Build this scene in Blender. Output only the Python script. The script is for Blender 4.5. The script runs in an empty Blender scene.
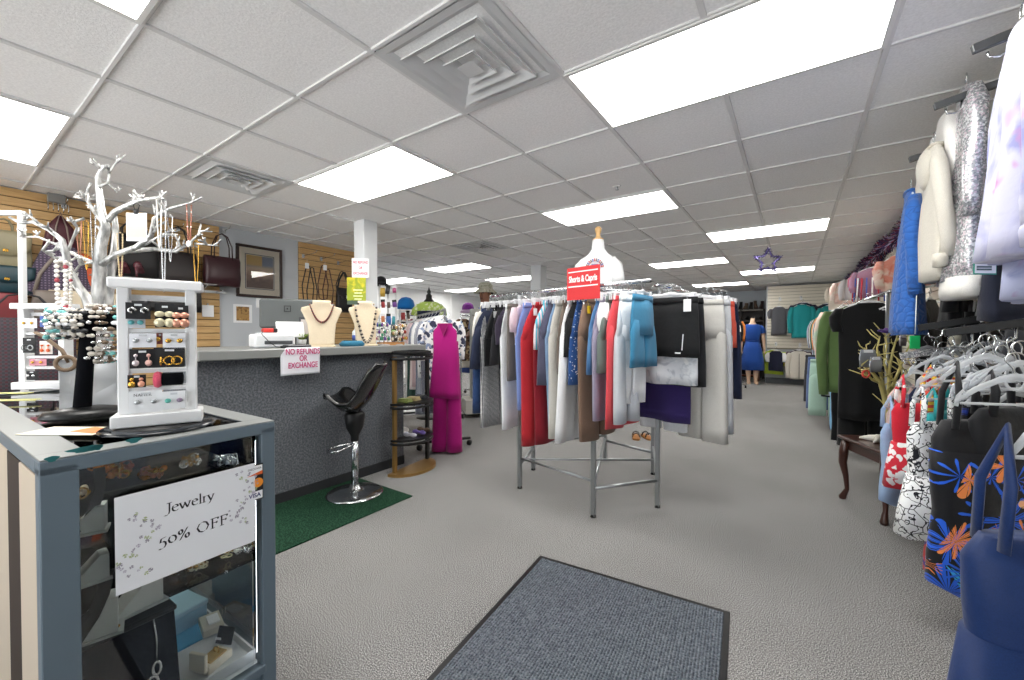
import bpy, math, random
from mathutils import Vector, Matrix
S = bpy.context.scene
COL = S.collection
PI = math.pi
rnd = random.Random(11)
R = math.radians

# ---------------------------------------------------------------- camera model (photograph 1024 x 680)
CAM_F, CAM_YAW, CAM_PITCH, CAM_ROLL, EYE = 408.4, R(34.66), R(-0.92), R(0.12), 1.22
def cam_axes():
    c, s = math.cos(CAM_YAW), math.sin(CAM_YAW)
    fw, rt, up = Vector((-s, c, 0)), Vector((c, s, 0)), Vector((0, 0, 1))
    cp, sp = math.cos(CAM_PITCH), math.sin(CAM_PITCH)
    f2, u2 = fw*cp + up*sp, up*cp - fw*sp
    cr, sr = math.cos(CAM_ROLL), math.sin(CAM_ROLL)
    return f2, rt*cr + u2*sr, u2*cr - rt*sr
FWD, RGT, UPV = cam_axes()
def at(x, y, X=None, Y=None, Z=None, D=None):
    """world point on the sight line of a photo pixel where it meets a wall / floor / shelf plane (or at depth D)"""
    d = FWD + RGT*((x-512)/CAM_F) - UPV*((y-340)/CAM_F)
    if X is not None: t = X/d.x
    elif Y is not None: t = Y/d.y
    elif Z is not None: t = (Z-EYE)/d.z
    else: t = D
    return Vector((0, 0, EYE)) + d*t
def depth(p): return (Vector(p)-Vector((0, 0, EYE))).dot(FWD)

# ---------------------------------------------------------------- mesh builder
class MB:
    def __init__(s):
        s.v, s.f, s.m, s.sm, s.mi = [], [], [], [], 0
    def add(s, vs, fs, smooth=False, M=None):
        o = len(s.v)
        if M is not None: vs = [M @ Vector(p) for p in vs]
        s.v += [tuple(p) for p in vs]
        for f in fs:
            s.f.append([i+o for i in f]); s.m.append(s.mi); s.sm.append(smooth)
        return s
    def mat(s, i): s.mi = i; return s
    def box(s, c, d, b=0.0, rz=0.0, M=None):
        hx, hy, hz = d[0]/2, d[1]/2, d[2]/2
        b = min(b, hx*.9, hy*.9, hz*.9)
        T = Matrix.Translation(c) @ Matrix.Rotation(rz, 4, 'Z')
        if M is not None: T = M @ T
        if b <= 0:
            vs = [(x*hx, y*hy, z*hz) for z in (-1, 1) for y in (-1, 1) for x in (-1, 1)]
            fs = [(0,2,3,1), (4,5,7,6), (0,1,5,4), (2,6,7,3), (0,4,6,2), (1,3,7,5)]
            return s.add(vs, fs, False, T)
        idx, vs = {}, []
        for x in (-1, 1):
            for y in (-1, 1):
                for z in (-1, 1):
                    for k in range(3):
                        p = [x*(hx-b), y*(hy-b), z*(hz-b)]
                        p[k] += b*(x, y, z)[k]
                        idx[(x, y, z, k)] = len(vs); vs.append(p)
        fs = []
        for k in range(3):
            a, c2 = [i for i in range(3) if i != k]
            for sg in (-1, 1):
                q = []
                for u, w in ((-1,-1), (1,-1), (1,1), (-1,1)):
                    t = [0, 0, 0]; t[k] = sg; t[a] = u; t[c2] = w
                    q.append(idx[(*t, k)])
                fs.append(q if (sg > 0) == (k != 1) else q[::-1])
            for u in (-1, 1):
                for w in (-1, 1):
                    t1 = [0,0,0]; t2 = [0,0,0]
                    t1[k] = -1; t2[k] = 1
                    for t in (t1, t2): t[a] = u; t[c2] = w
                    q = [idx[(*t1, a)], idx[(*t1, c2)], idx[(*t2, c2)], idx[(*t2, a)]]
                    fs.append(q)
        for x in (-1, 1):
            for y in (-1, 1):
                for z in (-1, 1):
                    fs.append([idx[(x, y, z, k)] for k in range(3)])
        return s.add(vs, fs, False, T)
    def tube(s, pts, r, n=8, closed=False, flat=1.0, M=None, cap=True):
        P = [Vector(p) for p in pts]
        m = len(P)
        rr = r if isinstance(r, (list, tuple)) else [r]*m
        tang = []
        for i in range(m):
            a = P[(i-1) % m] if closed or i > 0 else P[i]
            b = P[(i+1) % m] if closed or i < m-1 else P[i]
            t = (b-a); t = t.normalized() if t.length > 1e-9 else Vector((0, 0, 1))
            tang.append(t)
        ref = Vector((0, 0, 1)) if abs(tang[0].z) < .9 else Vector((0, 1, 0))
        nrm = (ref - tang[0]*ref.dot(tang[0])).normalized()
        vs, fs = [], []
        for i in range(m):
            nrm = nrm - tang[i]*nrm.dot(tang[i])
            nrm = nrm.normalized() if nrm.length > 1e-6 else tang[i].orthogonal().normalized()
            bn = tang[i].cross(nrm)
            for k in range(n):
                a = 2*PI*k/n
                vs.append(P[i] + (nrm*math.cos(a) + bn*math.sin(a)*flat)*rr[i])
        for i in range(m if closed else m-1):
            j = (i+1) % m
            for k in range(n):
                l = (k+1) % n
                fs.append((i*n+k, i*n+l, j*n+l, j*n+k))
        if cap and not closed:
            fs.append(tuple(range(n))[::-1]); fs.append(tuple((m-1)*n+k for k in range(n)))
        return s.add(vs, fs, True, M)
    def cyl(s, p0, p1, r, n=12, r2=None):
        return s.tube([p0, p1], [r, r if r2 is None else r2], n)
    def ring(s, c, rad, r, n=24, k=6, M=None, axis='Z'):
        pts = []
        for i in range(n):
            a = 2*PI*i/n
            u, v = rad*math.cos(a), rad*math.sin(a)
            pts.append({'Z': (u, v, 0), 'Y': (u, 0, v), 'X': (0, u, v)}[axis])
        return s.tube([Vector(p)+Vector(c) for p in pts], r, k, True, M=M)
    def lathe(s, prof, c=(0, 0, 0), n=20, M=None, sx=1.0, sy=1.0, smooth=True):
        vs, fs = [], []
        for r, z in prof:
            for k in range(n):
                a = 2*PI*k/n
                vs.append((c[0]+r*sx*math.cos(a), c[1]+r*sy*math.sin(a), c[2]+z))
        m = len(prof)
        for i in range(m-1):
            for k in range(n):
                l = (k+1) % n
                fs.append((i*n+k, i*n+l, (i+1)*n+l, (i+1)*n+k))
        fs.append(tuple(range(n))[::-1]); fs.append(tuple((m-1)*n+k for k in range(n)))
        return s.add(vs, fs, smooth, M)
    def ball(s, c, r, n=12, m=8, sc=(1, 1, 1), M=None):
        prof = [(r*math.sin(PI*i/m)+1e-5, -r*math.cos(PI*i/m)) for i in range(m+1)]
        T = Matrix.Translation(c) @ Matrix.Diagonal((*sc, 1))
        if M is not None: T = M @ T
        return s.lathe(prof, (0, 0, 0), n, T)
    def prism(s, poly, d, M=None, smooth=False):
        """poly in local XZ, extruded from y=-d/2 to d/2"""
        n = len(poly)
        vs = [(x, -d/2, z) for x, z in poly] + [(x, d/2, z) for x, z in poly]
        fs = [tuple(range(n)), tuple(range(2*n-1, n-1, -1))]
        fs += [(i, i+n, (i+1) % n+n, (i+1) % n) for i in range(n)]
        return s.add(vs, fs, smooth, M)
    def loft(s, rings, cap=True, M=None, smooth=True):
        n = len(rings[0])
        vs = [p for r in rings for p in r]
        fs = []
        for i in range(len(rings)-1):
            for k in range(n):
                l = (k+1) % n
                fs.append((i*n+k, i*n+l, (i+1)*n+l, (i+1)*n+k))
        if cap:
            fs.append(tuple(range(n))[::-1]); fs.append(tuple((len(rings)-1)*n+k for k in range(n)))
        return s.add(vs, fs, smooth, M)
    def sheet(s, fn, nu, nv, th=0.0, M=None):
        """surface fn(u,v) -> point with thickness th along local normal (approx)"""
        g = [[Vector(fn(i/nu, j/nv)) for j in range(nv+1)] for i in range(nu+1)]
        vs = [p for row in g for p in row]
        w = nv+1
        fs = [(i*w+j, (i+1)*w+j, (i+1)*w+j+1, i*w+j+1) for i in range(nu) for j in range(nv)]
        if th > 0:
            o = len(vs)
            for i in range(nu+1):
                for j in range(nv+1):
                    du = g[min(i+1, nu)][j]-g[max(i-1, 0)][j]
                    dv = g[i][min(j+1, nv)]-g[i][max(j-1, 0)]
                    nn = du.cross(dv)
                    vs.append(g[i][j] + (nn.normalized() if nn.length > 1e-12 else Vector((0, 0, 1)))*th)
            fs = [f[::-1] for f in fs] + [tuple(k+o for k in f) for f in fs]
            edge = [(i, 0) for i in range(nu)] + [(nu, j) for j in range(nv)] + [(i, nv) for i in range(nu, 0, -1)] + [(0, j) for j in range(nv, 0, -1)]
            e = [i*w+j for i, j in edge]
            for a in range(len(e)):
                b = (a+1) % len(e)
                fs.append((e[a], e[b], e[b]+o, e[a]+o))
        return s.add(vs, fs, True, M)
    def build(s, name, mats, parent=None, loc=None, rz=None):
        me = bpy.data.meshes.new(name)
        me.from_pydata(s.v, [], s.f)
        if not isinstance(mats, (list, tuple)): mats = [mats]
        for m in mats: me.materials.append(m)
        me.polygons.foreach_set('material_index', s.m)
        me.polygons.foreach_set('use_smooth', s.sm)
        me.update()
        o = bpy.data.objects.new(name, me)
        COL.objects.link(o)
        if parent is not None: o.parent = parent
        if loc is not None: o.location = loc
        if rz is not None: o.rotation_euler = (0, 0, rz)
        return o

def tag(o, label, cat, group=None):
    o['label'] = label; o['category'] = cat
    if group: o['group'] = group
    return o
def thing(name, label, cat, loc=(0, 0, 0), rz=0, group=None):
    o = bpy.data.objects.new(name, None); COL.objects.link(o)
    o.location = loc; o.rotation_euler = (0, 0, rz); o.empty_display_size = .05
    return tag(o, label, cat, group)
def struct(o):
    o['kind'] = 'structure'; return o
def dup(root, loc, rz, label, group=None):
    r = root.copy(); COL.objects.link(r); r.location = loc; r.rotation_euler = (0, 0, rz)
    r['label'] = label
    if group: r['group'] = group
    for ch in list(root.children):
        c = ch.copy(); COL.objects.link(c); c.parent = r
        for g in list(ch.children):
            d = g.copy(); COL.objects.link(d); d.parent = c
    return r
def sub(o, parent, label=None):
    o.parent = parent
    if label: o['label'] = label
    return o

# ---------------------------------------------------------------- materials
def lin(h):
    h = h.lstrip('#'); out = []
    for i in (0, 2, 4):
        c = int(h[i:i+2], 16)/255
        out.append(c/12.92 if c <= .04045 else ((c+.055)/1.055)**2.4)
    return (*out, 1)
_mats = {}
def new_mat(key):
    m = bpy.data.materials.new(key); m.use_nodes = True
    nt = m.node_tree
    return m, nt, nt.nodes['Principled BSDF']
def node(nt, t, **k):
    n = nt.nodes.new(t)
    for a, v in k.items():
        if a.startswith('i_'): n.inputs[a[2:].replace('_', ' ')].default_value = v
        else: setattr(n, a, v)
    return n
def coords(nt, scale=(1, 1, 1), rot=(0, 0, 0), out='Object'):
    tc = node(nt, 'ShaderNodeTexCoord'); mp = node(nt, 'ShaderNodeMapping')
    nt.links.new(tc.outputs[out], mp.inputs['Vector'])
    mp.inputs['Scale'].default_value = scale; mp.inputs['Rotation'].default_value = rot
    return mp.outputs['Vector']
def ramp(nt, fac, stops, interp='LINEAR'):
    r = node(nt, 'ShaderNodeValToRGB'); e = r.color_ramp.elements; r.color_ramp.interpolation = interp
    while len(e) < len(stops): e.new(.5)
    for q, (p, c) in zip(e, stops): q.position = p; q.color = lin(c) if isinstance(c, str) else c
    nt.links.new(fac, r.inputs['Fac']); return r.outputs['Color']
def bump(nt, h, b, strength=.3, dist=.01):
    n = node(nt, 'ShaderNodeBump'); n.inputs['Strength'].default_value = strength; n.inputs['Distance'].default_value = dist
    nt.links.new(h, n.inputs['Height']); nt.links.new(n.outputs['Normal'], b.inputs['Normal'])
def mixc(nt, fac, a, b):
    m = node(nt, 'ShaderNodeMix', data_type='RGBA')
    for s, v in ((m.inputs[0], fac), (m.inputs[6], a), (m.inputs[7], b)):
        if hasattr(v, 'default_value') or hasattr(v, 'is_linked'): nt.links.new(v, s)
        elif isinstance(v, str): s.default_value = lin(v)
        else: s.default_value = v
    return m.outputs[2]
def P(hexc, rough=.6, metal=0.0, trans=0.0, alpha=1.0, coat=0.0, emit=0.0, spec=.5, name=None):
    key = ('P', hexc, rough, metal, trans, alpha, coat, emit, spec)
    if key in _mats: return _mats[key]
    m, nt, b = new_mat(name or 'paint_'+hexc.strip('#'))
    b.inputs['Base Color'].default_value = lin(hexc); b.inputs['Roughness'].default_value = rough
    b.inputs['Metallic'].default_value = metal; b.inputs['Transmission Weight'].default_value = trans
    b.inputs['Alpha'].default_value = alpha; b.inputs['Coat Weight'].default_value = coat
    b.inputs['Specular IOR Level'].default_value = spec
    if emit: b.inputs['Emission Color'].default_value = lin(hexc); b.inputs['Emission Strength'].default_value = emit
    _mats[key] = m; return m
def cloth(c1, kind='plain', c2=None, c3=None, sc=1.0, rough=.85, c4=None):
    """fabric: plain weave with a soft pile bump, or one of the printed patterns"""
    key = ('C', c1, kind, c2, c3, sc, rough, c4)
    if key in _mats: return _mats[key]
    m, nt, b = new_mat('fabric_'+kind)
    b.inputs['Roughness'].default_value = rough; b.inputs['Specular IOR Level'].default_value = .25
    b.inputs['Sheen Weight'].default_value = .0 if kind in ('sequin',) else .15
    L = nt.links.new
    v = coords(nt)
    wn = node(nt, 'ShaderNodeTexNoise', i_Scale=26.0, i_Detail=3.0); L(v, wn.inputs['Vector'])
    if kind == 'plain':
        fine = node(nt, 'ShaderNodeTexNoise', i_Scale=420.0, i_Detail=2.0); L(v, fine.inputs['Vector'])
        a = lin(c1)
        lo = tuple(x*.86 for x in a[:3])+(1,); hi = tuple(min(1, x*1.1) for x in a[:3])+(1,)
        L(ramp(nt, fine.outputs['Fac'], [(.3, lo), (.7, hi)]), b.inputs['Base Color'])
    elif kind in ('check', 'stripe_v', 'stripe_h', 'hound', 'ladder'):
        rot = {'check': 0, 'hound': R(45)}.get(kind, 0)
        def w(axis, s):
            n = node(nt, 'ShaderNodeTexWave', bands_direction=axis, wave_profile='SIN'); n.inputs['Scale'].default_value = s
            mp = coords(nt, (1, 0 if axis == 'X' else 1, 1), (0, rot, 0)); L(mp, n.inputs['Vector']); return n.outputs['Fac']
        if kind in ('check', 'hound'):
            a = ramp(nt, w('X', 12*sc), [(.49, '#000000'), (.51, '#ffffff')]); z = ramp(nt, w('Z', 12*sc), [(.49, '#000000'), (.51, '#ffffff')])
            ad = node(nt, 'ShaderNodeMix', data_type='RGBA', blend_type='ADD'); ad.inputs[0].default_value = .5
            mm = node(nt, 'ShaderNodeMath', operation='ADD'); L(a, mm.inputs[0]); L(z, mm.inputs[1])
            md = node(nt, 'ShaderNodeMath', operation='MULTIPLY'); L(mm.outputs[0], md.inputs[0]); md.inputs[1].default_value = .5
            L(ramp(nt, md.outputs[0], [(0, c1), (.4, c3 or c1), (.9, c2)], 'CONSTANT' if kind == 'hound' else 'LINEAR'), b.inputs['Base Color'])
        else:
            f = w('X' if kind == 'stripe_v' else 'Z', 10*sc)
            L(ramp(nt, f, [(0, c1), (.48, c1), (.52, c2), (1, c2)]), b.inputs['Base Color'])
    elif kind == 'denim':
        n = node(nt, 'ShaderNodeTexNoise', i_Scale=9.0*sc, i_Detail=8.0); L(v, n.inputs['Vector'])
        L(ramp(nt, n.outputs['Fac'], [(.3, c1), (.7, c2)]), b.inputs['Base Color'])
    elif kind == 'tiedye':
        n = node(nt, 'ShaderNodeTexNoise', i_Scale=5.0*sc, i_Detail=4.0, i_Distortion=1.6); L(v, n.inputs['Vector'])
        n2 = node(nt, 'ShaderNodeTexNoise', i_Scale=7.0*sc, i_Detail=2.0); n2.inputs['Distortion'].default_value = 1.0
        L(coords(nt, (1, 1, 1), (1, 2, 3)), n2.inputs['Vector'])
        base = ramp(nt, n.outputs['Fac'], [(.36, c2), (.5, c1), (.66, c1)])
        L(mixc(nt, ramp(nt, n2.outputs['Fac'], [(.64, '#000000'), (.74, '#ffffff')]), base, c3), b.inputs['Base Color'])
    elif kind == 'sequin':
        vo = node(nt, 'ShaderNodeTexVoronoi', i_Scale=170.0*sc); L(v, vo.inputs['Vector'])
        sp = node(nt, 'ShaderNodeSeparateColor'); L(vo.outputs['Color'], sp.inputs[0])
        L(ramp(nt, sp.outputs[0], [(0, c1), (.35, c2), (.62, c3), (.8, c4 or '#ffffff')], 'CONSTANT'), b.inputs['Base Color'])
        b.inputs['Metallic'].default_value = .55; b.inputs['Roughness'].default_value = .28
        bp = node(nt, 'ShaderNodeBump', i_Strength=.9, i_Distance=.004); L(sp.outputs[1], bp.inputs['Height']); L(bp.outputs['Normal'], b.inputs['Normal'])
        _mats[key] = m; return m
    elif kind == 'leaf':
        # fronds and blossoms: star-shaped outlines around scattered centres, with dark veins running out from the centre
        col = c1
        def mth(op, x, y=None):
            n = node(nt, 'ShaderNodeMath', operation=op)
            for q, val in enumerate((x, y)):
                if val is None: continue
                if isinstance(val, (int, float)): n.inputs[q].default_value = val
                else: L(val, n.inputs[q])
            return n.outputs[0]
        for k, (scl, npet, rad, cols) in enumerate(((8.5, 9, .72, (c3, c4 or c3, c3)), (9.5, 13, .60, (c2, c2, c3)), (9, 5, .56, (c2, '#f4b98a', c2)))):
            mp = node(nt, 'ShaderNodeMapping'); mp.inputs['Location'].default_value = (k*1.37, 0, k*2.11); mp.inputs['Scale'].default_value = (1, .02, 1); L(v, mp.inputs['Vector'])
            vo = node(nt, 'ShaderNodeTexVoronoi', i_Scale=scl*sc, i_Randomness=.8); L(mp.outputs['Vector'], vo.inputs['Vector'])
            df = node(nt, 'ShaderNodeVectorMath', operation='SUBTRACT'); L(mp.outputs['Vector'], df.inputs[0]); L(vo.outputs['Position'], df.inputs[1])
            sp = node(nt, 'ShaderNodeSeparateXYZ'); L(df.outputs['Vector'], sp.inputs[0])
            ang = mth('ARCTAN2', sp.outputs['Z'], sp.outputs['X'])
            pet = mth('ABSOLUTE', mth('SINE', mth('MULTIPLY', ang, npet/2)))
            lim = mth('MULTIPLY', mth('ADD', mth('MULTIPLY', pet, .62), .30), rad)
            mask = mth('LESS_THAN', vo.outputs['Distance'], lim)
            vein = mth('GREATER_THAN', mth('ABSOLUTE', mth('SINE', mth('MULTIPLY', ang, npet*1.5))), .30 if k < 2 else .12)
            cs = node(nt, 'ShaderNodeSeparateColor'); L(vo.outputs['Color'], cs.inputs[0])
            pick = ramp(nt, cs.outputs[0], [(0, cols[0]), (.4, cols[1]), (.7, cols[2])], 'CONSTANT')
            keep = mth('GREATER_THAN', cs.outputs[1], (.18, .40, .30)[k])
            col = mixc(nt, mth('MULTIPLY', mth('MULTIPLY', mask, vein), keep), col, pick)
        L(col, b.inputs['Base Color'])
    elif kind in ('floral', 'dots'):
        nz = node(nt, 'ShaderNodeTexNoise', i_Scale=11.0*sc, i_Detail=2.0); L(v, nz.inputs['Vector'])
        vm = mixc(nt, .1/sc, v, nz.outputs['Color'])
        def blobs(scale, th, off):
            vo = node(nt, 'ShaderNodeTexVoronoi', i_Scale=scale*sc)
            mp = node(nt, 'ShaderNodeMapping'); mp.inputs['Location'].default_value = (off, off*.7, off*.4); L(vm, mp.inputs['Vector']); L(mp.outputs['Vector'], vo.inputs['Vector'])
            return ramp(nt, vo.outputs['Distance'], [(th, '#ffffff'), (th+.04, '#000000')])
        col = c1
        for k, (c, s, th) in enumerate(((c2, 11, .4), (c3, 13, .33), (c4, 17, .24))):
            if c:
                cc = c
                col = mixc(nt, blobs(s if kind != 'dots' else s*1.6, th if kind != 'dots' else .2, k*3.7), col, cc)
        if isinstance(col, str): b.inputs['Base Color'].default_value = lin(col)
        else: L(col, b.inputs['Base Color'])
    elif kind == 'ink':
        n = node(nt, 'ShaderNodeTexWave', i_Scale=9.0*sc, i_Distortion=16.0, i_Detail=2.0); n.inputs['Detail Scale'].default_value = 2.2; L(v, n.inputs['Vector'])
        n2 = node(nt, 'ShaderNodeTexVoronoi', i_Scale=13.0*sc, feature='DISTANCE_TO_EDGE'); L(v, n2.inputs['Vector'])
        f1 = ramp(nt, n.outputs['Fac'], [(.88, c1), (.93, c2)])
        L(mixc(nt, ramp(nt, n2.outputs['Distance'], [(.012, '#ffffff'), (.03, '#000000')]), f1, c2), b.inputs['Base Color'])
    elif kind == 'quilt':
        b.inputs['Base Color'].default_value = lin(c1)
        br = node(nt, 'ShaderNodeTexVoronoi', i_Scale=16.0*sc, feature='DISTANCE_TO_EDGE', i_Randomness=.75)
        L(coords(nt, (1, .3, 1)), br.inputs['Vector'])
        L(ramp(nt, br.outputs['Distance'], [(0, c2 or c1), (.04, c1)]), b.inputs['Base Color'])
        bp = node(nt, 'ShaderNodeBump', i_Strength=.5, i_Distance=.008); L(ramp(nt, br.outputs['Distance'], [(0, '#000000'), (.25, '#ffffff')]), bp.inputs['Height'])
        L(bp.outputs['Normal'], b.inputs['Normal'])
        _mats[key] = m; return m
    bump(nt, wn.outputs['Fac'], b, .25, .01)
    _mats[key] = m; return m
def speckle(c1, c2, c3, scale, rough=.9, bumps=.3, name='speckle', dist=.003):
    m, nt, b = new_mat(name); L = nt.links.new
    v = coords(nt)
    n = node(nt, 'ShaderNodeTexNoise', i_Scale=scale, i_Detail=1.5, i_Roughness=.6); L(v, n.inputs['Vector'])
    n2 = node(nt, 'ShaderNodeTexNoise', i_Scale=1.1, i_Detail=4.0); L(v, n2.inputs['Vector'])
    a = ramp(nt, n.outputs['Fac'], [(.37, c1), (.5, c2), (.63, c3)])
    mu = node(nt, 'ShaderNodeMix', data_type='RGBA', blend_type='MULTIPLY'); mu.inputs[0].default_value = 1
    L(a, mu.inputs[6]); L(ramp(nt, n2.outputs['Fac'], [(.35, '#eeeeee'), (.65, '#ffffff')]), mu.inputs[7])
    L(mu.outputs[2], b.inputs['Base Color']); b.inputs['Roughness'].default_value = rough; b.inputs['Specular IOR Level'].default_value = .2
    bump(nt, n.outputs['Fac'], b, bumps, dist); return m
def glass(name='showcase_glass', tint='#fafcfb', refl=1.45):
    """thin pane: clear, with fresnel reflections"""
    if name in _mats: return _mats[name]
    m, nt, b = new_mat(name); L = nt.links.new
    out = nt.nodes['Material Output']; nt.nodes.remove(b)
    tr = node(nt, 'ShaderNodeBsdfTransparent'); tr.inputs[0].default_value = lin(tint)
    gl = node(nt, 'ShaderNodeBsdfGlossy'); gl.inputs['Roughness'].default_value = .02; gl.inputs[0].default_value = (1, 1, 1, 1)
    fr = node(nt, 'ShaderNodeFresnel'); fr.inputs[0].default_value = refl
    mx = node(nt, 'ShaderNodeMixShader'); L(fr.outputs[0], mx.inputs[0]); L(tr.outputs[0], mx.inputs[1]); L(gl.outputs[0], mx.inputs[2])
    L(mx.outputs[0], out.inputs['Surface']); _mats[name] = m; return m
def clear_plastic(name='clear_plastic', tint='#f4f6f8', mixf=.45):
    if name in _mats: return _mats[name]
    m, nt, b = new_mat(name); L = nt.links.new
    out = nt.nodes['Material Output']
    b.inputs['Base Color'].default_value = lin(tint); b.inputs['Roughness'].default_value = .3
    tr = node(nt, 'ShaderNodeBsdfTransparent'); tr.inputs[0].default_value = lin('#f6f8fa')
    mx = node(nt, 'ShaderNodeMixShader'); mx.inputs[0].default_value = mixf
    L(tr.outputs[0], mx.inputs[1]); L(b.outputs[0], mx.inputs[2]); L(mx.outputs[0], out.inputs['Surface'])
    _mats[name] = m; return m

CHROME = P('#cfd2d4', .18, 1.0, name='chrome'); STEEL = P('#a9adaf', .35, 1.0, name='brushed_steel')
WHITE = P('#e4e5e6', .45, name='white_paint'); BLACK = P('#0d0d0f', .45, name='black_plastic'); VELVET = P('#0a0b10', .95, spec=.1, name='black_velvet')
PAPER = P('#f1f2f4', .8, name='paper'); GOLD = P('#d2a34a', .25, 1.0, name='gold'); SILVER = P('#d9dadb', .22, 1.0, name='silver')
BRASS = P('#9c7a45', .42, .6, name='brass'); CLEAR = clear_plastic(); HANGW = P('#e9eaec', .35, name='white_hanger')

def text(s, parent, M, size, mat, name='lettering', align='CENTER', ext=.0006, bold=0.0, sx=1.0):
    """flat lettering: text runs along local +X, up local +Z, facing local -Y of matrix M"""
    cu = bpy.data.curves.new(name, 'FONT'); cu.body = s; cu.size = size; cu.align_x = align; cu.align_y = 'CENTER'
    cu.extrude = ext; cu.offset = bold; cu.materials.append(mat); cu.space_line = .95
    tmp = bpy.data.objects.new(name, cu); COL.objects.link(tmp); bpy.context.view_layer.update()
    me = bpy.data.meshes.new_from_object(tmp.evaluated_get(bpy.context.evaluated_depsgraph_get()))
    bpy.data.objects.remove(tmp); bpy.data.curves.remove(cu)
    if not me.materials: me.materials.append(mat)
    o = bpy.data.objects.new(name, me); COL.objects.link(o); o.parent = parent
    o.matrix_local = M @ Matrix.Rotation(PI/2, 4, 'X') @ Matrix.Diagonal((sx, 1, 1, 1))
    return o

# ---------------------------------------------------------------- garments (local: width along X, hang down -Z from the hook at 0)
NSEG = 28
def gring(cx, cy, z, a, b, amp=0.0, k=20.0, ph=0.0, e=.86, hem=0.0):
    out = []
    for i in range(NSEG):
        t = 2*PI*i/NSEG
        c, s = math.cos(t), math.sin(t)
        x = a*math.copysign(abs(c)**e, c); y = b*math.copysign(abs(s)**e, s)
        w = amp*math.sin(k*(cx+x)+ph + (1.1 if s < 0 else 0))*(.35+.65*abs(s))
        out.append((cx+x, cy+y+w, z+hem*(math.sin(9*(cx+x)+ph)+.5*math.sin(23*(cx+x)-ph+s))))
    return out
def g_top(t, mat, w=.44, h=.62, sl=.0, dep=.05, flare=1.0, sw=.07, seed=0, neck=.085, trim=None, z0=-.075, open_front=False, sleeve_mat=None, hood=False, cuff=None):
    """shirt / jacket / dress body with neckline, sleeves and hem, as parts of thing t"""
    r = random.Random(seed); ph = r.uniform(0, 6); k = r.uniform(16, 26)
    b = MB(); rings = []; dep = dep*.8
    prof = [(0, neck, .024), (-.012, neck*1.15, .026), (-.03, w*.34, .026), (-.055, w*.46, .028), (-.10, w*.5, dep*.72), (-.2, w*.485, dep*.9)]
    for zz, a, d in prof: rings.append(gring(0, 0, z0+zz, a, d, 0, k, ph))
    n = max(4, int(h/.09))
    for i in range(1, n+1):
        f = i/n; zz = -.2-(h-.2)*f
        rings.append(gring(.006*math.sin(4*f+ph), .010*f*math.sin(3*f+ph), z0+zz, w*.485*(1+(flare-1)*f), dep*(.9+.4*f), min(.016*f+.005, dep*.42), k*1.5, ph+.7*f, hem=.007*f*f))
    b.loft(rings[::-1]).build('body', mat, t)
    sm = sleeve_mat or mat
    if sl > 0:
        for sd in (-1, 1):
            b = MB(); rg = []
            m = max(3, int(sl/.08))
            for i in range(m+1):
                f = i/m
                cx = sd*(w*.455+.012+.05*math.sin(min(1, f*1.6)*PI/2)*min(1, sl/.3) - .025*f*f)
                rr = sw*(1-.28*f)*(.55 if i == 0 else 1)
                rg.append(gring(cx, -.012*f+.012*math.sin(4*f+ph), z0-.045-sl*f, rr*.66, rr*.50+.006, .0055, 60, ph+i*1.3, e=1.0, hem=.003))
            s_ = b.loft(rg[::-1]).build('sleeve', sm, t)
            if cuff:
                b = MB(); zc = z0-.045-sl; cx = sd*(w*.455+.037)
                b.loft([gring(cx, 0, zc-.045, sw*.48, sw*.44), gring(cx, 0, zc, sw*.56, sw*.5), gring(cx, 0, zc+.015, sw*.5, sw*.45)]).build('cuff', cuff, s_)
    if trim is not None:
        b = MB(); b.tube([p for p in gring(0, 0, z0+.002, neck, .021)][::2], .009, 6, True, flat=1.4).build('collar', trim, t)
    if open_front:
        b = MB()
        b.tube([(.004, -dep-.012, z0-.06), (.004, -dep*1.15-.010, z0-.2), (.006, -dep*1.3-.012, z0-h*.65), (.006, -dep*1.4-.012, z0-h+.01)], .006, 6).build('zip', trim or mat, t)
    if hood:
        b = MB(); b.ball((0, .02, z0-.09), .085, 14, 8, (1, .5, 1.2)).build('hood', mat, t)
def g_bottom(t, mat, w=.4, h=.45, legs=True, crotch=.26, legw=.5, dep=.03, flare=1.06, seed=0, z0=-.085, band=None, taper=1.0, pinch=1.0):
    r = random.Random(seed); ph = r.uniform(0, 6); k = r.uniform(14, 22)
    b = MB(); rg = []
    hip = crotch if legs else h
    n = max(3, int(hip/.07))
    for i in range(n+1):
        f = i/n
        rg.append(gring(0, 0, z0-.03-(hip-.03)*f, w/2*(pinch+(flare-pinch)*min(1, f*1.25)**.8), dep*(.7+.46*min(1, f*2)), .004+.005*f+.006*f*(0 if legs else 1), k*1.3, ph, hem=0 if legs else .005*f))
    b.loft(rg[::-1]).build('hips' if legs else 'skirt_body', mat, t)
    if legs:
        for sd in (-1, 1):
            b = MB(); rg = []; n = max(3, int((h-crotch)/.09))
            top = w/2*flare
            rg.append(gring(sd*top*.46, 0, z0-crotch+.09, top*.40, dep*.8, 0, k, ph))
            for i in range(n+1):
                f = i/n
                a = top*.5*(1+(taper-1)*f)*(1.0 if i else .98)
                rg.append(gring(sd*(top*.5+.004+.006*f), .004*math.sin(3*f+ph), z0-crotch+.012-(h-crotch)*f, a, dep*(1.15+.10*f), .006+.006*f, k*1.6, ph+sd+.8*f, hem=.004*f))
            b.loft(rg[::-1]).build('trouser_leg', mat, t)
    b = MB(); b.loft([gring(0, 0, z0-.038, w/2*pinch*1.03, dep*.86), gring(0, 0, z0, w/2*pinch, dep*.8)]).build('waistband', band or mat, t)
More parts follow.
